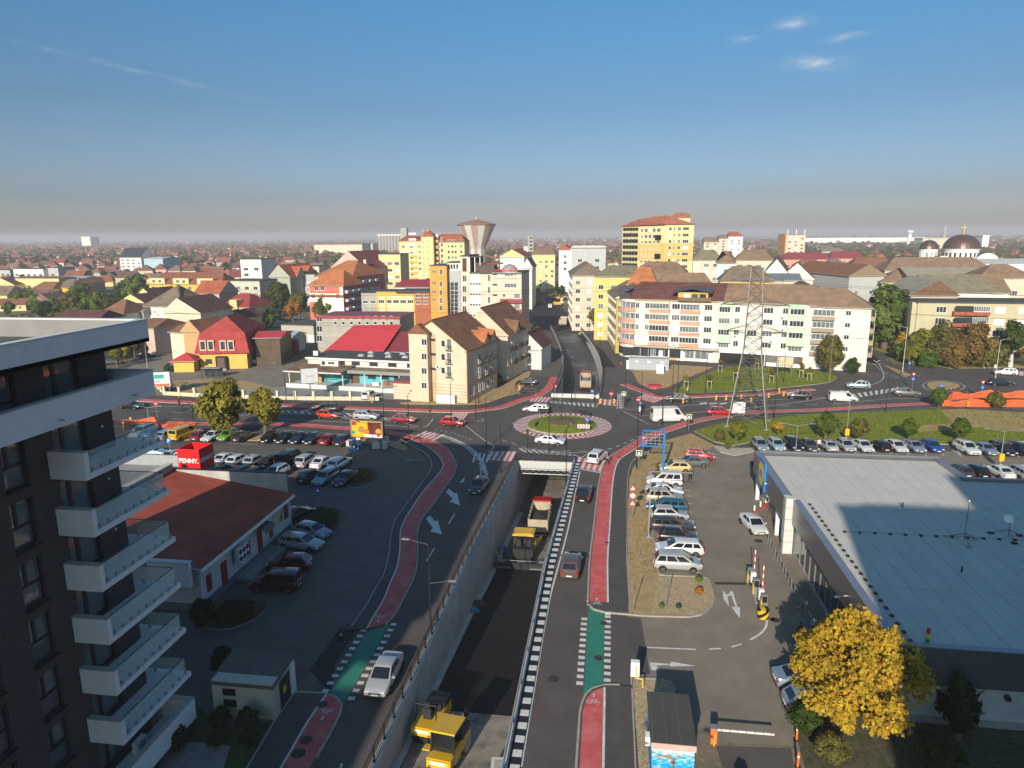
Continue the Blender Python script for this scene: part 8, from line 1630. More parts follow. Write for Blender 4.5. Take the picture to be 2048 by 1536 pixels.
# right-hand street trees
for px,py,pc,pr,col,kind,l in ((1768,700,628,56,(.10,.15,.03),'dense','very large green street tree at the corner of the side street'),(1815,715,690,24,YL,'round','yellow-topped small tree behind the concrete pole'),(1840,722,690,30,YG,'dense','yellow-green tree right of the concrete pole'),(1885,722,668,26,OL,'round','olive tree in front of the beige block'),(1890,728,695,34,OL,'dense','brownish olive tree, middle of the verge row'),(1945,732,688,40,BR,'dense','large bronze tree in front of the red balconies'),(2020,735,672,30,(.055,.085,.02),'loose','dark green tree in front of the right-hand windows'),(2055,735,690,28,BR,'loose','bronze tree at the right picture edge'),(1968,736,712,22,OL,'round','low olive bush tree in the verge row'),(1802,720,702,20,GN,'round','green tree at the street corner behind the blue crossing sign'),(1826,728,706,24,YG,'dense','yellow-green low tree nearest the median island'),(1866,732,706,27,OL,'dense','olive tree second from the median island'),(1908,735,706,28,BR,'dense','bronze-olive tree fourth along the verge'),(1990,736,705,24,OL,'loose','thin olive tree before the right-hand windows'),(1855,735,722,18,(.07,.13,.02),'round','low green bush at the verge row'),(1650,590,560,22,OL,'round','olive tree behind the ribbed roof'),(1630,590,555,20,BR,'loose','brownish tree left of the olive tree behind the ribbed roof'),(1672,590,552,22,LG,'dense','bright green tree behind the ribbed roof'),(1940,590,585,20,DG,'dense','dark tree in the court behind the beige block'),(1905,592,588,16,DG,'dense','second dark tree in the court behind the beige block'),(1760,560,540,16,OL,'loose','tree between the brown roofs, middle right'),(1805,550,537,16,OL,'round','second tree between the brown roofs, middle right'),(1410,575,555,16,DG,'round','dark tree right of the tower block foot'),(1480,600,595,12,DG,'dense','dark garden tree behind the mint block roof'),(1425,570,560,14,OL,'round','olive tree right of the tower block foot')): ptree(px,py,pc,pr,col,l,kind,white=py>715)
# street trees by the wing and centre
for px,py,pc,pr,col,kind,l in ((1178,650,612,24,OL,'dense','olive street tree before the white and yellow street block'),(1190,668,630,16,YG,'round','yellowish tree at the foot of the ochre wing'),(1120,610,580,12,DG,'loose','thin dark tree on the right of the far road'),(1075,560,545,10,DG,'dense','dark tree by the hotel on the far street'),(855,655,628,26,(.075,.125,.025),'dense','bright green tree between works building and cream corner building'),(838,650,632,18,GN,'round','green tree left of the bright green one'),(655,655,614,26,GN,'dense','green tree in front of the salmon house'),(586,648,617,18,OR_,'loose','orange autumn tree in the yard'),(600,640,600,20,OL,'round','olive tree behind the orange autumn tree'),(560,630,590,26,(.075,.09,.02),'dense','big dark olive tree left of the grey-green house'),(520,640,610,22,BR,'round','brownish tree right of the yellow villa'),(540,655,635,18,GN,'round','green tree in the yard behind the mansard house'),(575,600,580,22,(.06,.085,.02),'dense','dark tree in front of the grey-green house'),(625,600,590,14,DG,'round','dark tree right of the grey-green house'),(530,585,565,14,DG,'dense','dark tree left of the grey-green house'),(645,560,540,10,GN,'round','small green tree behind the salmon houses'),(560,555,535,13,DG,'cone','dark conifer right of the far flats')): ptree(px,py,pc,pr,col,l,kind)
for px,py,pc,pr,col,l in ((252,725,700,16,YG,'yellow-green tree left of the street behind the terrace'),(270,715,690,14,OL,'olive tree behind the white terrace corner'),(235,735,705,14,YG,'tree at the near end of the side street'),(425,690,672,15,YG,'vine-like yellow-green tree before the small tiled house'),(300,655,640,12,DG,'dark tree beside the cream gabled house'),(345,645,632,9,DG,'dark shrub tree at the cream gabled house'),(340,742,738,12,(.04,.07,.03),'juniper by the mansard house gate'),(362,738,734,12,(.04,.07,.03),'second juniper by the mansard house gate'),(392,590,585,12,DG,'dark tree left of the pink house'),(372,595,578,18,GN,'green tree in front of the amber apartment house'),(270,590,570,20,LG,'pale green tree left of the amber apartment house'),(440,590,585,10,DG,'tree between pink house and yellow villa'),(405,640,634,9,DG,'tree right of the cream gabled house')): ptree(px,py,pc,pr,col,l,'round')
rn=random.Random(21)
CN={YG:'yellow-green',GN:'green',OL:'olive',LG:'light green',DG:'dark green',BR:'bronze'}
for i in range(46): # the park at the left
 px=5+i*7.2; py=rn.uniform(592,662)-(px-180)*.03; col=rn.choice((YG,GN,OL,LG,DG)); ptree(px,py,py-rn.uniform(12,20),rn.uniform(11,19),col,f'{CN[col]} park tree above the white roof band, number {i+1} from the left','round',group='trees of the left park grove')
for i in range(26): # avenue beyond the amber house
 px=300+i*6.6; py=rn.uniform(535,556); col=rn.choice((GN,DG,OL)); ptree(px,py,py-7,rn.uniform(7,10),col,f'{CN[col]} tree in the belt behind the amber house, number {i+1} from left','far',group='green belt behind the amber house')
nt_=0
for i in range(900):
 y=290*math.exp(rn.random()*1.75); x=rn.uniform(-.95,.74)*y; px,py=PXY(x,y,3)
 if px<-30 or px>2080 or (1030<px<1110 and y<900) or (px>1390 and y<300): continue
 if not free(x,y,1.): continue
 if nt_>=240: break
 nt_+=1; r=rn.uniform(2.2,4.6); col=rn.choice((DG,OL,GN,DG,BR)); tree((x,y),r*rn.uniform(2.,2.6),r,col,f'{CN[col]} garden tree {where(px,y)}','far',group='trees among the distant houses')
# far woods as one mass of crowns: real leaf clumps
fr=[]; vs=[];fs=[];vc=[]
for i in range(6500):
 y=700*math.exp(rn.random()*2.05); x=rn.uniform(-.98,.76)*y
 if x>.15*y and rn.random()<.0: continue
 if x<.2*y and rn.random()<.35: continue
 s=rn.uniform(3,6.5)*(1+y/6000); kk=rn.uniform(.6,1.25); hue=rn.random()
 for j in range(9):
  d=Vector((rn.gauss(0,1),rn.gauss(0,1),rn.gauss(0,.6))); d.normalize(); p=Vector((x,y,s*.9))+Vector((d.x*s*.75,d.y*s*.75,d.z*s*.7)); nr=(d+Vector((0,-.4,.4))).normalized(); q=nr.to_track_quat('Z','Y'); w_=s*.55; b=len(vs)
  vs+=[p+q@Vector((-w_,0,0)),p+q@Vector((0,w_*.8,w_*.2)),p+q@Vector((w_,0,0)),p+q@Vector((0,-w_*.8,w_*.2))]; fs.append((b,b+1,b+2,b+3)); e=kk*rn.uniform(.75,1.2); vc+=[e*(.8+hue*.8),e,e*.9,1.]
me=bpy.data.meshes.new('far_woodland'); me.from_pydata([tuple(v) for v in vs],[],fs); me.materials.append(leaf_m); at=me.attributes.new('var','FLOAT_COLOR','FACE'); at.data.foreach_set('color',vc); me.update(); stuff(link('far_woodland',me,color=(.075,.085,.03)),'dark green scattered far-off trees fading towards the horizon')
# grass tufts on lawns (real blades, uncountable)
def tufts(name,polyw,n,h,col,label,seed):
 rn=random.Random(seed); xs=[p[0] for p in polyw]; ys=[p[1] for p in polyw]; vs=[];fs=[];vc=[]
 def inside(x,y):
  c=False
  for i in range(len(polyw)):
   a,b=polyw[i],polyw[i-1]
   if (a[1]>y)!=(b[1]>y) and x<(b[0]-a[0])*(y-a[1])/(b[1]-a[1])+a[0]: c=not c
  return c
 k=0
 while k<n:
  x,y=rn.uniform(min(xs),max(xs)),rn.uniform(min(ys),max(ys))
  if not inside(x,y): continue
  k+=1; a=rn.uniform(0,6.3); hh=h*rn.uniform(.5,1.5); w_=.10; b=len(vs); dx,dy=math.cos(a)*w_,math.sin(a)*w_
  vs+=[(x-dx,y-dy,.12),(x+dx,y+dy,.12),(x+dy*.8,y-dx*.8,.12+hh)]; fs.append((b,b+1,b+2)); e=rn.uniform(.7,1.3); vc+=[e*rn.uniform(.85,1.3),e,e*.8,1.]
 me=bpy.data.meshes.new(name); me.from_pydata(vs,[],fs); me.materials.append(leaf_m); at=me.attributes.new('var','FLOAT_COLOR','FACE'); at.data.foreach_set('color',vc); me.update(); return stuff(link(name,me,color=col),label)
tufts('grass',lawn2,16000,.09,(.16,.20,.02),'mown green grass of the lawn above the car row',1); tufts('grass',lawn,9000,.09,(.14,.19,.02),'green grass of the lawn before the white apartment block',2)
tufts('weeds',GP([(1266,936),(1292,905),(1380,870),(1426,891),(1376,914),(1312,938),(1295,990),(1303,1058),(1312,1150),(1260,1150),(1258,960)]),900,.10,(.22,.17,.05),'dry weeds and stubble on the sandy strip beside the car park',3)
# ================================================================== STREET FURNITURE
def lamp(px,py,ptop,label,arms=((1,0),),m=black_m,arm=1.6,group=None,low=None,z=0.,world=None,h=None,name='street_lamp'):
 c=world or G(px,py,z); h=h or max(4.,TOPZ(c[0],c[1],ptop)-z); t=thing(name,label,'street lamp',(c[0],c[1],z),0,group)
 mb=MB(); mb.cyl((0,0,0),(0,0,1.2),.095,.09,8); mb.cyl((0,0,1.2),(0,0,h),.07,.045,8); mb.build('pole',m,t); MB().b(-.16,.16,-.16,.16,0,.03).build('base_plate',m,t)
 for i,(dx,dy) in enumerate(arms):
  zz_=h if not(low and i) else h-low; a=MB(); a.cyl((0,0,zz_-.05),(dx*arm,dy*arm,zz_+.22),.032,.028,6); a.build('arm',m,t); d=math.atan2(dy,dx); MB().box((dx*(arm+.25),dy*(arm+.25),zz_+.24),(.62,.24,.09),0,d).build('lamp_head',M('lamp_head',(.2,.2,.2),.4,0) if m is black_m else grey_m,t)
 return t
L0=[(862,1262,1088,((-1,.1),(1,.05)),'black lamp post with two arms beside the left underpass rail',3.3),(1273,938,802,((.1,-1),),'black lamp post in the sand beside the crossing sign',0),(1132,972,858,((.2,1),),'black lamp post on the right underpass wall near the bridge',0),(1098,905,806,((0,1),),'black lamp post on the deck over the underpass mouth',0),(1123,848,797,((0,1),(0,-1)),'black lamp post in the middle of the roundabout bed',0),(1324,850,792,((-1,0),),'black lamp post beside the blue sign frame',0),(1344,809,728,((0,-1),),'black lamp post behind the dark grey saloon',0),(1282,831,745,((-1,.2),),'black lamp post at the right roundabout exit',0),(1250,813,729,((0,1),),'black lamp post at the far right of the ramp',0),(573,807,729,((-1,0),),'black lamp post at the cream fence',0),(769,870,777,((1,.4),),'black lamp post left of the billboard end',0),(819,887,790,((0,1),),'black lamp post at the bend of the left cycle lane',0),(903,858,767,((0,1),),'black lamp post behind the bright red hatchback',0),(952,840,752,((0,1),),'black lamp post at the left roundabout entry',0),(973,896,797,((0,1),),'black lamp post on the hatched island',0),(957,807,750,((0,1),),'black lamp post in front of the cream corner building',0),(1002,945,851,((1,.2),),'black lamp post beside the left wall near the bridge',0),(1143,803,720,((0,1),),'black lamp post at the mouth of the far ramp',0),(1548,839,752,((-1,.2),),'black lamp post on the lawn right of the pylon',0),(1771,823,726,((0,1),),'tall black lamp post by the right street kerb',0),(1411,787,716,((0,1),),'black lamp post at the left end of the upper lawn',0),(1355,785,702,((0,1),),'black lamp post by the sandy plot',0),(1531,737,703,((0,1),),'short black lamp post before the shops',0),(1567,766,705,((-1,0),),'black lamp post on the upper lawn',0),(1200,690,640,((1,0),),'black lamp post up the right pavement',0),(1178,672,620,((1,0),),'farther black lamp post up the right pavement',0)]
for px,py,pt,ar,l,lw in L0: lamp(px,py,pt,l,ar,low=lw)
lamp(0,0,0,'black double lamp post just below the picture whose shadow crosses the red lane',((-1,.1),(1,0)),world=(1.2,18.),h=9.)
for px,py,pt,ar,l in ((1591,907,851,((-1,.15),(1,.15)),'grey double-armed car park lamp behind the supermarket roof'),(1692,884,797,((0,-1),),'grey car park lamp with a yellow box'),(1999,937,862,((-1,.1),(1,.1)),'grey double-armed car park lamp at the right'),(300,862,818,((-1,.1),(1,.1)),'grey double-armed lamp behind the balcony'),(707,922,838,((-1,.2),(1,.2)),'grey lamp post in front of the billboard')):
 t=lamp(px,py,pt,l,ar,grey_m,1.9)
 if px in (1692,1999): MB().b(-.3,.3,-.25,.25,1.1,2.1).build('yellow_box',M('box_yellow',(.7,.42,.02),.5,0),t)
for px,py,pt,l,m_ in ((1805,744,655,'concrete lamp pole on the right median island',conc_l),(1658,766,670,'slim brown lamp pole behind the upper lawn',M('pole_brown',(.25,.17,.1),.8,.1)),(1990,762,680,'concrete lamp pole right of the small roundabout',conc_l),(205+90,735,690,'concrete pole with cables beside the side street',conc),(383,665,610,'pole in front of the cream gabled house',conc)): lamp(px,py,pt,l,((1,0) if px!=1805 else (-1,0),),m_,1.3,name='utility_pole')
# ---- signs
def disc(mb,x,y,z,r,n=20,mi=0,rot=0.): mb.add([(x+r*math.cos(2*PI*i/n+rot),y,z+r*math.sin(2*PI*i/n+rot)) for i in range(n)],[tuple(range(n))],mi)
yborder=M('sign_yellow_border',(.75,.68,.05),.5,0)
def sign(px,py,label,kinds,h=2.2,s=.62,rz=0.,z=0.,back=False,world=None):
 c=world or G(px,py,z); t=thing('road_sign',label,'road sign',(c[0],c[1],z),rz); MB().cyl((0,0,0),(0,0,h+.75*(len(kinds)-1)*s*1.6+.4),.035,n=6).build('post',grey_m,t)
 for i,k in enumerate(kinds):
  zc=h+i*s*1.25; mb=MB(); r=s/2; y=-.05
  if k=='cross': mb.b(-r*1.1,r*1.1,y-.02,y+.02,zc-r*1.1,zc+r*1.1,0); mb.b(-r*.88,r*.88,y-.03,y-.021,zc-r*.88,zc+r*.88,1); mb.add([(-r*.62,y-.035,zc-r*.55),(r*.62,y-.035,zc-r*.55),(0,y-.035,zc+r*.62)],[(0,1,2)],2); ms=[yborder,blue_sign,wht]
  elif k=='bluecross': mb.b(-r,r,y-.02,y+.02,zc-r,zc+r,1); mb.add([(-r*.65,y-.03,zc-r*.55),(r*.65,y-.03,zc-r*.55),(0,y-.03,zc+r*.65)],[(0,1,2)],2); ms=[yborder,blue_sign,wht]
  elif k=='P': mb.b(-r,r,y-.02,y+.02,zc-r,zc+r,1); ms=[yborder,blue_sign,wht]; text('letter','P',s*.95,wht,t,(0,y-.03,zc),(PI/2,0,0),.005,bold=.01)
  elif k=='noentry': mb.cyl((0,y,zc),(0,y+.03,zc),r,n=20); mb.b(-r*.7,r*.7,y-.012,y,zc-r*.15,zc+r*.15,2); ms=[redp,blue_sign,wht]
  elif k=='blue': mb.cyl((0,y,zc),(0,y+.03,zc),r,n=20,mi=1); mb.box((0,y-.006,zc),(r*1.1,.01,r*.25),2,0,0,R(40)); ms=[redp,blue_sign,wht]
  elif k=='limit': mb.cyl((0,y,zc),(0,y+.03,zc),r,n=20); mb.cyl((0,y-.01,zc),(0,y,zc),r*.78,n=20,mi=2); ms=[redp,blue_sign,wht]
  elif k=='warn': mb.add([(-r*1.15,y,zc-r*.8),(r*1.15,y,zc-r*.8),(0,y,zc+r*1.1)],[(0,1,2)]); mb.add([(-r*.72,y-.012,zc-r*.55),(r*.72,y-.012,zc-r*.55),(0,y-.012,zc+r*.66)],[(0,1,2)],2); ms=[redp,blue_sign,wht]; mb.b(-.04,.04,y-.02,y-.013,zc-r*.4,zc+r*.15,3); ms=ms+[dark]; mb.add([(-r*1.15,y+.02,zc-r*.8),(r*1.15,y+.02,zc-r*.8),(0,y+.02,zc+r*1.1)],[(2,1,0)],3)
  elif k=='yield': mb.add([(-r*1.15,y,zc+r*.8),(r*1.15,y,zc+r*.8),(0,y,zc-r*1.1)],[(0,2,1)]); mb.add([(-r*.6,y-.012,zc+r*.5),(r*.6,y-.012,zc+r*.5),(0,y-.012,zc-r*.5)],[(0,2,1)],2); ms=[redp,blue_sign,wht]
  elif k=='chev': mb.b(-r*.6,r*.6,y-.02,y+.02,zc-r*1.5,zc+r*.9,2); ms=[redp,blue_sign,wht]; [mb.add([(-r*.55,y-.03,zc-r*1.4+j*r*.75),(0,y-.03,zc-r*1.05+j*r*.75),(r*.55,y-.03,zc-r*1.4+j*r*.75),(r*.55,y-.03,zc-r*1.1+j*r*.75),(0,y-.03,zc-r*.75+j*r*.75),(-r*.55,y-.03,zc-r*1.1+j*r*.75)],[(0,1,4,5),(1,2,3,4)],0) for j in range(3)]
  elif k=='plate': mb.b(-r*1.5,r*1.5,y-.02,y+.02,zc-r*.5,zc+r*.5,1); ms=[yborder,M('plate_lightblue',(.1,.25,.45),.5,0),wht]
  elif k=='back': mb.cyl((0,y,zc),(0,y+.04,zc),r,n=16,mi=0); ms=[black_m]
  mb.build('plate',ms,t)
 return t
for px,py,l,k,h in ((1277,940,'yellow-bordered crossing sign on the lamp post by the sand',('cross',),2.4),(1247,815,'yellow-bordered crossing sign right of the far ramp',('cross',),2.6),(1285,925,'give-way and keep-right signs beside the red lane',('blue','yield'),2.6),(638,1012,'blue crossing sign in the shaded left car park',('bluecross',),2.),(717,926,'blue crossing sign at the sunlit car park exit',('bluecross',),2.2),(706,930,'pale blue parking information plates on the grey lamp',('plate','P'),2.2),(341,912,'blue parking sign behind the store roof',('P',),2.3),(1110,792,'no entry sign left of the far ramp',('noentry',),2.),(1222,808,'no entry sign right of the far ramp',('noentry',),2.),(1276,828,'no entry sign at the right roundabout exit',('noentry',),2.6),(1184,803,'blue arrow sign over a chevron marker at the far ramp',('chev','blue'),1.1),(1280,829,'blue arrow sign over a chevron marker on the right island',('chev','blue'),1.1),(1174,858,'round blue arrow sign on the roundabout lawn',('blue',),1.6),(1264,1040,'triple warning signs in the sandy strip',('warn','limit','warn'),2.),(1883,782,'blue arrow sign on the small right roundabout',('blue',),1.1),(1824,778,'give-way and arrow signs left of the small roundabout',('blue','yield'),2.1),(1962,796,'give-way and arrow signs by the orange mesh fence',('blue','yield'),2.1),(1818,738,'blue arrow sign on the right median',('blue',),1.4),(1800,722,'blue crossing sign beside the concrete pole',('bluecross',),2.2),(1377,862,'crossing sign edge-on by the lower red lane',('cross',),2.4),(315,836,'no entry sign above the left orange mesh',('noentry',),2.6)): sign(px,py,l,k,h,.75 if py<960 else .7)
# slim poles seen edge-on on the sand and gravel
for px,py,l in ((1267,1224,'thin sign post seen edge-on in the sandy strip'),(1332,1218,'thin sign post seen edge-on on the gravel bed')): sign(px,py,l,('back',),2.35,.6,R(85))
for px,py,l in ((1055,902,'black traffic light on the deck hatching'),(842,893,'black traffic signal head by the left red lane'),(1108,800,'black traffic light left of the far ramp'),(861,850,'black traffic light at the left street island'),(1032,800,'signal on a post left of the far crossing'),(387,850,'black signal on the left orange mesh'),(1374,858,'black signal by the lower red lane'),(1798,776,'black signal beside the hatched right lane')):
 c=G(px,py); t=thing('traffic_light',l,'traffic light',(c[0],c[1],0)); MB().cyl((0,0,0),(0,0,2.4),.05,n=8).build('post',black_m,t); MB().b(-.17,.17,-.14,.14,2.3,3.25).build('signal_head',black_m,t)
 for i in range(3): mb=MB(); mb.cyl((0,-.14,2.48+i*.29),(0,-.16,2.48+i*.29),.1,n=12); mb.build('lens',[M('lens_green',(.01,.1,.04),.2,0),M('lens_amber',(.25,.12,.01),.2,0),M('lens_red',(.2,.01,.01),.2,0)][i],t)
# chevron boards on the roundabout
for (px,py,l,rz) in ((1167,862,'red and white chevron board on the roundabout lawn',0.),(1086,829,'dark backed chevron board on the far left of the lawn',PI),(1167,833,'dark backed sign on the far right of the lawn',PI*.9),(1073,857,'blue-backed post at the left of the lawn',R(80))):
 c=G(px,py,.3); t=thing('chevron_board',l,'road sign',(c[0],c[1],.25),rz)
 for x in (-.6,.6): MB().b(x-.03,x+.03,-.03,.03,0,.7).build('post',grey_m,t)
 mb=MB(); mb.b(-.95,.95,-.07,-.03,.5,1.15); mb.build('board',wht if rz==0 else black_m,t)
 if rz==0:
  for j in range(4): m_=MB(); x=-.85+j*.45; m_.add([(x,-.08,.52),(x+.2,-.08,.52),(x+.4,-.08,.825),(x+.2,-.08,1.13),(x,-.08,1.13),(x+.2,-.08,.825)],[(0,1,2,5),(5,2,3,4)]); m_.build('chevron',redp,t)
# red and yellow striped beacons
def diag(name,c1,c2,w): return stripes(name,c1,c2,w,2,.5,.5,R(40))
bcn=diag('beacon_stripe',(.62,.05,.02),(.75,.55,.03),.42)
for i,(px,py) in enumerate(((1201,809),(1228,809),(1366,808),(1432,802),(1452,802),(1482,800),(1537,797),(1558,788),(1567,794),(1039,782),(248,856),(262,847),(1502,806),(1935,815))):
 c=G(px,py); t=thing('road_beacon',['striped beacon left on the far crossing','striped beacon right on the far crossing','striped beacon at the tail of the dark grey saloon','first striped beacon along the upper right lane','second striped beacon along the upper right lane','third striped beacon, left of the pylon','striped beacon behind the pylon','upper striped beacon of the pair by the patrol car','lower striped beacon of the pair by the patrol car','striped beacon by the left fence panel','striped beacon at the left mesh end','second striped beacon at the left mesh','striped beacon under the pylon','striped beacon in the right orange mesh'][i],'beacon',(c[0],c[1],0)); MB().b(-.25,.25,-.2,.2,0,.1).build('foot',plastic,t); MB().b(-.15,.15,-.03,.03,.12,1.1).build('panel',bcn,t)
# ---- pylon
def pylon():
 LA=[G(1457,847),G(1519,866),G(1531,848),G(1476,833)]; cx=sum(p[0] for p in LA)/4; cyy=sum(p[1] for p in LA)/4; c=(cx,cyy); w0=3.1; H_=TOPZ(cx,cyy,536); t=thing('lattice_pylon','tall grey lattice power pylon in front of the white apartment block','pylon',(cx,cyy,0),R(-14))
 lv=[0,.12,.22,.32,.42,.5,.57,.64,.71,.78,.85,.92,1.]; wid=lambda q:(w0*(1-q/.5)+1.35*(q/.5)) if q<.5 else 1.35-.45*(q-.5)/.5
 cor=[(-1,-1),(1,-1),(1,1),(-1,1)]
 P=lambda q,k:(cor[k][0]*wid(q),cor[k][1]*wid(q),q*H_)
 for k in range(4):
  m_=MB(); m_.tube([P(q,k) for q in lv],.085,4); m_.build('leg',steel_m,t); MB().b(P(0,k)[0]-.35,P(0,k)[0]+.35,P(0,k)[1]-.35,P(0,k)[1]+.35,-.05,.18).build('footing',conc,t)
 for a,b in zip(lv,lv[1:]):
  for k in range(4):
   j=(k+1)%4; m_=MB(); m_.tube([P(a,k),P(b,j)],.045,4); m_.build('brace',steel_m,t); m_=MB(); m_.tube([P(a,j),P(b,k)],.045,4); m_.build('brace',steel_m,t); m_=MB(); m_.tube([P(b,k),P(b,j)],.04,4); m_.build('brace',steel_m,t)
 out=[]
 for q,ar in ((.60,4.4),(.77,5.2),(.92,4.)):
  for s_ in (1,-1):
   w_=wid(q); z=q*H_; e=(s_*ar,0,z+.1); m_=MB();
   for yy in (-w_,w_): m_.tube([(s_*w_,yy,z),e],.05,4); m_.tube([(s_*w_,yy,z+1.1),e],.045,4)
   for f in (.3,.6): x=s_*(w_+(ar-w_)*f); m_.tube([(x,-w_*(1-f),z),(x,w_*(1-f),z)],.035,4)
   m_.build('cross_arm',steel_m,t); out.append(e)
   for s2 in (1,-1): m_=MB(); m_.tube([e,(e[0],s2*1.3*1.0,z-.15)],.06,6); m_.build('insulator',M('insulator',(.35,.33,.32),.3,0),t)
 MB().b(-.9,.9,-w0*1.0,-w0+.05,2.2,4.2).build('plate_sign',wht,t) if False else None
 return (cx,cyy,H_,out)
pcx,pcy,pH,parms=pylon()
cosr,sinr=math.cos(R(-14)),math.sin(R(-14))
for i,e in enumerate(parms):
 wx_,wy_=pcx+e[0]*cosr-e[1]*sinr,pcy+e[0]*sinr+e[1]*cosr
 for tx_,ty_,tz_,nm in ((-150.,168.+i*1.5,17+i,'left'),(230.,95.+i*1.5,20+i,'right')):
  pts=[];
  for k in range(13):
   f=k/12; sag=-4*3.5*f*(1-f); pts.append((wx_+(tx_-wx_)*f,wy_+(ty_-wy_)*f,e[2]+(tz_-e[2])*f+sag-.1))
  m_=MB(); m_.tube(pts,.022,3); o=m_.build('power_line',black_m); tag(o,f'thin overhead power line running {nm} from the pylon arms','power line',f'power lines {nm} of the pylon')
c=G(1475,833); t=thing('notice_board','white notice board at the pylon foot','board',(c[0],c[1],0)); MB().b(-1.2,1.2,-.05,.05,.6,2.6).build('panel',wht,t); [MB().b(x-.05,x+.05,.05,.1,0,2.6).build('post',grey_m,t) for x in (-1.,1.)]
# ---- billboards
def board(label,c,w_,h,z0,rz,face,posts=2,depth=.35,name='billboard'):
 t=thing(name,label,'billboard',(c[0],c[1],0),rz); MB().b(-w_/2,w_/2,0,depth,z0,z0+h).build('frame',M('board_frame',(.12,.13,.14),.5,0),t); MB().b(-w_/2+.12,w_/2-.12,-.03,-.001,z0+.12,z0+h-.12).build('poster',face,t)
 for i in range(posts): x=0 if posts==1 else (-w_*.4+i*w_*.8/(posts-1)); MB().b(x-.11,x+.11,depth*.3,depth*.3+.2,0,z0).build('post',M('board_frame',(.12,.13,.14),.5,0),t)
 return t
c=G(735,898); t=board('yellow and red advertising billboard beside the left cycle lane',(c[0],c[1]),5.2,2.7,1.7,R(-5),M('poster_yellow',(.72,.40,.02),.5,.08,1.5),3)
MB().b(.2,2.4,-.045,-.031,1.85,4.2).build('poster_patch',M('poster_dark',(.13,.03,.02),.5,.3,1.),t); MB().b(-2.4,-1.6,-.05,-.032,3.6,4.2).build('poster_patch',redp,t); MB().b(-.3,2.4,-.055,-.046,1.85,2.3).build('poster_patch',wht,t)
for x,z,r_,m_ in ((.0,2.7,.42,orange_m),(1.9,2.8,.45,M('burger',(.6,.3,.06),.5,.2,6.)),(1.9,2.3,.3,redp),(-.8,3.0,.5,M('coffee',(.35,.2,.06),.5,.3,6.)),(-2.1,2.5,.28,M('mk_green',(.03,.3,.1)))): mb=MB(); disc(mb,x,-.058,z,r_,18); mb.build('poster_food',m_,t)
for x in (-2.,2.2): MB().b(x-.5,x+.5,.4,1.4,0,.9).build('ballast_block',conc_l,t)
for i,(px,py) in enumerate(((700,891),(752,896),(715,880),(771,884))): c=G(px,py); o=MB().b(-.5,.5,-.4,.4,0,.85).build('concrete_block',conc_l,None,(c[0],c[1],.0),R(10)); tag(o,['concrete block left below the billboard','concrete block right below the billboard','concrete block behind the left billboard foot','concrete block behind the right billboard foot'][i],'block')
c=G(622,797); t=board('tilted white advertising board on a single post before the blue shop',(c[0],c[1]),3.4,3.1,3.0,R(28),M('poster_pale',(.55,.56,.58),.5,.1,1.),1); text('poster_words','EvoX',.6,M('poster_orange',(.6,.15,.05),.5,0),t,(0,-.04,4.5),(PI/2,0,0),.004)
c=G(322,790); t=board('white and teal advertising board at the left yard corner',(c[0],c[1]),4.2,3.2,1.6,R(20),M('poster_white',(.6,.6,.62),.5,.06,1.),2); MB().b(-.9,.9,-.045,-.031,3.4,4.2).build('poster_patch',M('poster_teal',(.05,.35,.3),.5,.1),t); MB().b(-1.8,1.8,-.045,-.031,1.8,2.3).build('poster_patch',M('poster_orange2',(.45,.15,.06),.5,.3,2.),t); text('poster_words','DEDE',.4,M('sign_navy',(.02,.03,.1)),t,(-.4,-.05,2.8),(PI/2,0,0),.004)
c=G(1568,752); t=board('faded cream information board with icons on the upper lawn',(c[0],c[1]),3.6,2.2,2.2,R(-6),M('poster_faded',(.55,.48,.32),.7,.15,2.,stain=.5,scol=(.35,.2,.1),sscale=1.),2)
for i in range(4): MB().b(-1.55,-1.25,-.05,-.031,2.45+i*.45,2.7+i*.45).build('icon',M('icon_brown',(.2,.12,.08),.6,0),t)
# open blue sign frame
c=G(1326,948); t=thing('sign_frame','tall blue pole with an empty open grid sign frame above the red lane','sign frame',(c[0],c[1],0)); bl=M('frame_blue',(.02,.16,.42),.5,.05); zt=TOPZ(*c,861); MB().b(-.14,.14,-.14,.14,0,zt).build('pole',bl,t)
z0=TOPZ(*c,893); mb=MB();
for a in ((-2.75,-.15,z0-.08,z0+.08),(-2.75,-.15,zt-.16,zt)): mb.b(a[0],a[1],-.1,.1,a[2],a[3])
mb.b(-2.85,-2.7,-.1,.1,z0-.08,zt); mb.build('outer_frame',bl,t)
for i in range(5): MB().b(-2.7,-.15,.02,.06,z0+.3+i*.42,z0+.35+i*.42).build('grid_bar',grey_m,t)
for i in range(4): MB().b(-2.3+i*.55,-2.25+i*.55,.06,.1,z0,zt).build('grid_bar',grey_m,t)
c=G(1297,1075); t=thing('goalpost_frame','tall thin grey steel frame standing at the parked cars','frame',(c[0],c[1],.1)); zt=TOPZ(*c,944); MB().b(-.06,.06,-.06,.06,0,zt).build('post',grey_m,t); MB().b(0,4.2,-.04,.04,zt-.08,zt).build('crossbar',grey_m,t); MB().b(-.35,.35,-.35,.35,0,.12).build('foot_plate',grey_m,t)
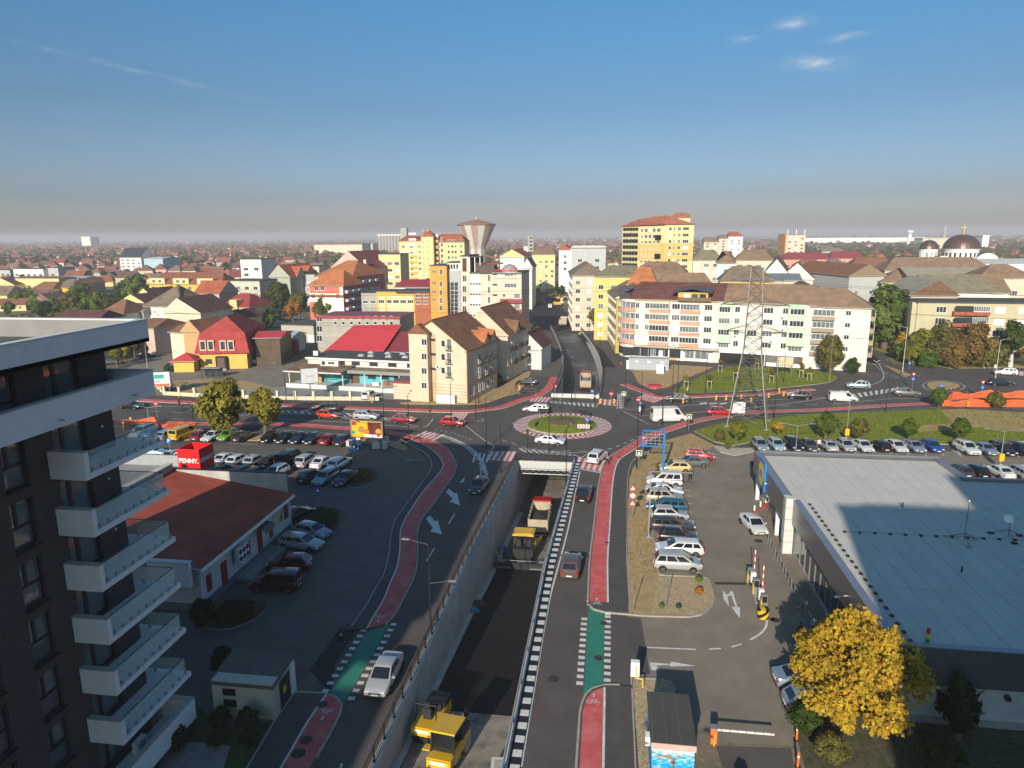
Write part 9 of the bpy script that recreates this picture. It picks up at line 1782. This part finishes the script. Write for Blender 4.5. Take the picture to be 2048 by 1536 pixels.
# ---- cabinets
for px,py,w_,h,d,l,m_ in ((1297,741,9.2,2.6,2.6,'long pale grey transformer container on the sandy plot',M('cabinet_blue',(.34,.37,.41),.5,.05)),(891,808,3.6,1.5,.6,'row of white utility cabinets before the cream corner building',wht),(1256,739,.8,2.,.6,'white utility box left of the grey container',wht),(1320,748,1.6,2.,.8,'white electrical cabinet right of the grey container',wht),(440,757,3.0,.01,.5,'',wht)):
 if not l: continue
 c=G(px,py); t=thing('utility_cabinet',l,'cabinet',(c[0],c[1],.1),R(-5)); MB().b(-w_/2,w_/2,0,d,0,h).build('casing',m_,t); MB().b(-w_/2-.05,w_/2+.05,-.05,d+.05,h,h+.1).build('lid',m_,t)
 n=max(1,int(w_/1.2)); [MB().b(-w_/2+.08+i*w_/n,-w_/2+(i+1)*w_/n-.08,-.03,-.001,.15,h-.15).build('cabinet_door',m_,t) for i in range(n)]
 if w_>8: [MB().b(-3.2+i*2.9,-2.4+i*2.9,-.05,-.031,h-.8,h-.5).build('label_plate',wht,t) for i in range(3)]
c=G(1269,1372); t=thing('gas_cabinet','white gas cabinet with a yellow pipe at the lower gravel bed','cabinet',(c[0],c[1],.1)); MB().b(-.3,.3,-.2,.2,.75,1.85).build('casing',wht,t); [MB().b(x-.03,x+.03,-.03,.03,0,.75).build('leg',grey_m,t) for x in (-.22,.22)]; mb=MB(); mb.tube([(.08,-.23,1.6),(.08,-.23,.7),(.55,-.23,.6),(.55,-.23,0)],.05,7); mb.build('gas_pipe',M('pipe_yellow',(.72,.5,.02),.5,0),t)
# ---- car park barriers
hz=diag('hazard_stripe',(.72,.42,.02),(.02,.02,.02),.5); rw=stripes('boom_stripe',(.70,.05,.04),(.75,.74,.72),.7,2,.5,.5)
poly('barrier_island',[(1497,1158),(1512,1158),(1536,1222),(1529,1238),(1517,1235)],.15,conc,0.)
for i,(px,py,pt) in enumerate(((1505,1170,1098),(1521,1205,1125))):
 c=G(px,py,.15); t=thing('boom_barrier',['car park entry barrier with raised red and white boom, farther one','car park exit barrier with raised red and white boom, nearer one'][i],'barrier',(c[0],c[1],.15)); MB().b(-.22,.22,-.25,.25,0,1.25).build('cabinet',wht,t); MB().b(-.24,.24,-.27,.27,0,.35).build('cabinet_base',plastic,t); MB().b(-.04,.04,-.3,-.26,1.0,1.0+TOPZ(*c,pt)-1.1).build('boom',rw,t)
for i,(px,py) in enumerate(((1511,1186),(1527,1218),(1500,1163))):
 c=G(px,py,.15); t=thing('ticket_machine',['dark ticket machine between the two booms','grey ticket machine at the striped island nose','pale ticket machine at the far end of the barrier island'][i],'ticket machine',(c[0],c[1],.15)); MB().b(-.25,.25,-.2,.2,0,1.35).build('casing',grey_m,t); MB().b(-.2,.2,-.23,-.2,.7,1.25).build('screen',dark,t); MB().b(-.3,-.24,-.25,.25,0,.9).build('guard',M('guard_yellow',(.7,.45,.03),.5,0),t)
c=G(1526,1234); t=thing('crash_drum','yellow and black striped half-round bumper at the barrier island','bumper',(c[0],c[1],.0)); mb=MB(); mb.lathe([(.48,0),(.48,.75),(.0,.8)],20); mb.build('drum',hz,t)
c=G(1426,1484); t=thing('boom_barrier','orange boom barrier with lowered white boom near the kiosk','barrier',(c[0],c[1],0)); MB().b(-.2,.2,-.2,.2,0,1.05).build('cabinet',orange_m,t); MB().b(-.22,.22,-.22,.22,1.05,1.12).build('cap',grey_m,t); mb=MB(); mb.b(.2,3.6,-.04,.04,.85,.95); mb.build('boom',stripes('boom_white',(.75,.74,.72),(.6,.3,.28),.5,0,.85),t); mb=MB(); mb.tube([(.0,-.35,0),(.0,-.35,.5),(.05,-.25,.75)],.05,6); mb.build('hose',M('guard_yellow',(.7,.45,.03),.5,0),t)
for i,(px,py,m_) in enumerate(((1508,1030,0),(1520,1022,0),(1531,1014,0))):
 c=G(px,py); t=thing('bollard',['first red and white bollard at the supermarket entrance','second red and white bollard at the supermarket entrance','third red and white bollard at the supermarket entrance'][i],'bollard',(c[0],c[1],0)); MB().cyl((0,0,0),(0,0,.55),.1,n=10).build('red_band',redp,t); MB().cyl((0,0,.55),(0,0,1.15),.1,n=10).build('white_band',wht,t)
for i in range(8):
 y=53.5+i*2.15; o=MB().tube([(-.0,-.5,0),(0,-.5,.85),(0,.5,.85),(0,.5,0)],.04,6).build('hoop_bollard',grey_m,None,(16.6,y+.9,0)); tag(o,f'steel hoop bollard along the glazed supermarket front, {od[i]} from the near end','bollard','hoop bollards')
for i,(px,py) in enumerate(((1564,1360),(1601,1332),(1593,1480),(1595,1535))): c=G(px,py); t=thing('flexible_post',['red flexible post at the green parking bay','red flexible post half behind the maple leaves','orange flexible post at the maple kerb','second orange post at the lower kerb'][i],'bollard',(c[0],c[1],0)); MB().cyl((0,0,0),(0,0,.06),.18,n=10).build('base',plastic,t); MB().cyl((0,0,.06),(0,0,1.05),.07,n=10).build('tube',orange_m,t); MB().cyl((0,0,.7),(0,0,.82),.075,n=10).build('reflector',wht,t)
c=G(1612,1222); t=thing('marker_lamp','short yellow and white marker post before the store glazing','bollard',(c[0],c[1],0)); MB().cyl((0,0,0),(0,0,.6),.05,n=8).build('post',M('guard_yellow',(.7,.45,.03),.5,0),t); MB().cyl((0,0,.6),(0,0,.85),.12,.1,n=10).build('cap',wht,t)
# ---- orange mesh fencing
def meshfence(line,h,label,seed):
 rn=random.Random(seed); t=thing('safety_fence',label,'fence'); ln=resample(GP(line),.8); n=len(ln); rows=4
 vs=[(p[0]+rn.uniform(-.1,.1),p[1]+rn.uniform(-.12,.12),.05+h*j/(rows)*(1+.25*math.sin(i*.7+seed))*rn.uniform(.92,1.05)) for i,p in enumerate(ln) for j in range(rows+1)]
 mb=MB(); mb.add(vs,[(i*(rows+1)+j,(i+1)*(rows+1)+j,(i+1)*(rows+1)+j+1,i*(rows+1)+j+1) for i in range(n-1) for j in range(rows)]); mb.build('mesh_sheet',M('mesh_orange',(.72,.13,.035),.7,.25,5.,alpha=.82),t)
 for p in ln[::4]: MB().b(p[0]-.03,p[0]+.03,p[1]-.03,p[1]+.03,0,h*1.15).build('stake',M('stake',(.35,.2,.1),.8,.1),t)
meshfence([(248,862),(262,850),(310,848),(316,858),(330,862),(390,852)],1.0,'orange mesh fence at the left street edge',1); meshfence([(1884,812),(1905,800),(1960,797),(2030,796),(2080,800)],1.3,'orange mesh fence along the upper edge of the bare patch',2); meshfence([(1884,813),(1940,814),(2048,815),(2090,812)],1.2,'orange mesh fence along the lower edge of the bare patch',3)
# ---- portable site fence and cones by the left of the ramp
t=thing('site_fence','thin portable steel fence panels across the old carriageway','fence');
for a,b in (((1005,786),(1035,788)),((1036,788),(1072,791))):
 A,B=G(*a),G(*b); mb=MB(); mb.tube([(*A,.1),(*A,1.3),(*B,1.3),(*B,.1)],.025,4); mb.tube([(*A,.7),(*B,.7)],.02,4); mb.build('panel',grey_m,t)
for i,(px,py) in enumerate(((1005,787),(1018,780),(1038,789),(1072,791),(1242,728),(1310,778),(1327,771),(1337,772))):
 c=G(px,py); t=thing('traffic_cone',f'small orange cone near the far crossings, {od[i]} from the left','cone',(c[0],c[1],.0),0,'small orange cones'); MB().b(-.18,.18,-.18,.18,0,.04).build('base',orange_m,t); MB().cyl((0,0,.04),(0,0,.5),.13,.03,10).build('cone',orange_m,t)
c=G(1309,773,.12); o=MB().lathe([(1.5,0),(1.3,.35),(.6,.5),(0,.45)],14).build('mesh_heap',M('mesh_red',(.45,.03,.06),.8,.3,5.),None,(c[0],c[1],.12)); tag(o,'heap of crumpled red mesh on the sandy plot','heap')
# tree guards on the upper lawn
for i,(px,py) in enumerate(((1372,778),(1418,778),(1470,760),(1513,740),(1543,766),(1602,755),(1618,761),(1440,745))):
 c=G(px,py,.13); t=thing('young_tree',f'staked sapling on the upper lawn, {od[i]} of eight','tree',(c[0],c[1],.13),0,'staked saplings'); [MB().b(x-.04,x+.04,-.04,.04,0,1.7).build('stake',M('stake_pale',(.5,.45,.33),.8,.1),t) for x in (-.4,.4)]; MB().b(-.44,.44,-.05,.05,1.55,1.65).build('stake_bar',M('stake_pale',(.5,.45,.33),.8,.1),t); MB().cyl((0,0,0),(0,0,2.2),.03,.02,6).build('trunk',bark,t); o=link('crown',CR['far'][i%3],t,(0,0,2.5),color=rn.choice((OL,BR,YG))); o.scale=(.7,.7,.9)
# ================================================================== PEOPLE
K0=(.012,.012,.015); JN=(.03,.045,.08); WB=(.02,.12,.45)
for px,py,z,rz,tp,lg,l,po in ((684,1306,0,R(20),K0,JN,'pedestrian in dark jacket with white shoes walking by the green crossing','walk'),(1214,930,.12,R(100),(.2,.2,.21),K0,'pedestrian in grey jacket at the zebra crossing','walk'),(1380,962,0,R(150),(.06,.08,.06),K0,'person in dark clothes walking behind the pale yellow car','walk'),(1505,944,0,R(30),(.03,.04,.07),(.12,.15,.2),'person in navy jacket by the supermarket corner','stand'),(1598,1286,0,R(200),K0,K0,'person in long black clothes near the maple','stand'),(1626,1272,0,0,(.4,.4,.42),JN,'person in grey top at the store front by the maple','stand'),(1299,1068,.1,R(90),WB,K0,'man in blue at the thin grey steel frame','stand'),(1374,790,.1,R(60),(.5,.48,.42),(.12,.04,.03),'person in pale top at the lawn edge','walk'),(536,806,.1,R(-80),K0,K0,'person in black with a white bag on the left pavement','walk'),(744,808,.1,R(80),(.45,.33,.2),(.4,.3,.2),'person in beige on the left pavement','walk'),(749,805,.1,R(80),K0,K0,'person in black beside the one in beige','walk'),(1637,900,0,0,(.65,.64,.62),K0,'person in white shirt among the lawn-side cars','stand'),(1159,675,0,0,(.45,.5,.05),JN,'worker in yellow vest at the far road works','stand')):
 c=G(px,py,z); person(c,z,rz,tp,lg,l,po)
for x,v,rz,tp,lg,l,po in ((-12.35,74.1,R(-60),WB,JN,'worker in blue at the left end of the paver screed','stand'),(-12.5,75.3,R(-90),(.4,.45,.05),JN,'worker in yellow vest at the left wall','stand'),(-11.9,76.9,R(-150),WB,K0,'worker in blue pointing beside the paver','reach'),(-6.5,74.,R(10),WB,(.42,.36,.25),'worker in blue with pale trousers at the right end of the screed','stand'),(-10.75,41.4,R(160),(.3,.02,.03),K0,'person in red and black jacket behind the yellow cab roof','stand'),(-10.15,41.7,R(185),(.10,.10,.05),(.08,.08,.05),'person in olive jacket between the rollers','stand'),(-9.45,42.4,R(120),K0,K0,'person in black with folded arms beside the rollers','cross')): person((x,v),FZ(v)+.03,rz,tp,lg,l,po)
# cyclist
c=G(360,812,.1); t=thing('bicycle','bicycle ridden along the left street cycle lane','bicycle',(c[0],c[1],.0),R(-5))
for x in (-.52,.52): mb=MB(); mb.lathe([(.31,-.02),(.34,-.02),(.34,.02),(.31,.02)],18); mb.v=[(a,c_,b_) for a,b_,c_ in mb.v]; mb.build('wheel',tyre_m,t,(x,0,.34))
mb=MB(); mb.tube([(-.52,0,.34),(-.15,0,.85),(.38,0,.88),(.05,0,.34),(-.52,0,.34)],.022,5); mb.tube([(.52,0,.34),(.38,0,1.02)],.022,5); mb.build('frame',redp,t); MB().b(.3,.45,-.27,.27,1.0,1.04).build('handlebar',black_m,t); MB().b(-.28,-.05,-.07,.07,.92,.98).build('saddle',black_m,t)
p=person((c[0]-.1,c[1]),.05,R(85),(.14,.04,.04),K0,'cyclist in dark red riding on the left street','reach')
# litter of the road works
for i,(x,v,m_,s_) in enumerate(((-12.7,62.5,M('tarp_teal',(.02,.25,.3),.6,.1),(.9,.7,.12)),(-12.5,64.,M('rubble',(.12,.1,.08),.95,.3,3.,.6),(1.,.9,.4)))): o=MB().box((0,0,s_[2]/2),s_).build(['tarp_bundle','rubble_heap'][i],m_,None,(x,v,FZ(v)+.06),.3); tag(o,['small turquoise bundle at the left underpass wall','dark rubble heap at the left underpass wall'][i],'debris')
c=(-6.3,37.6); t=thing('concrete_barrier','pale concrete block with a recess leaning at the right wall bottom','barrier',(c[0],c[1],FZ(37.6)+.02),.1); MB().b(-.5,.5,-.7,.7,0,.9).build('block',conc_l,t); MB().b(-.3,.3,-.4,.4,.901,.93).build('recess',conc,t)
# ================================================================== HAZE
hzb=MB(); hzb.b(-6000,6000,-400,6500,-9.,62.); ho=hzb.build('haze',[]); ho['kind']='stuff'; ho['label']='thin pale autumn haze over the whole town'
hm=bpy.data.materials.new('haze'); hm.use_nodes=True; n_=hm.node_tree.nodes; n_.clear(); o_=n_.new('ShaderNodeOutputMaterial'); v__=n_.new('ShaderNodeVolumePrincipled'); v__.inputs['Color'].default_value=(.86,.84,.90,1); v__.inputs['Density'].default_value=HAZE; v__.inputs['Anisotropy'].default_value=.0; hm.node_tree.links.new(v__.outputs[0],o_.inputs['Volume']); ho.data.materials.append(hm)
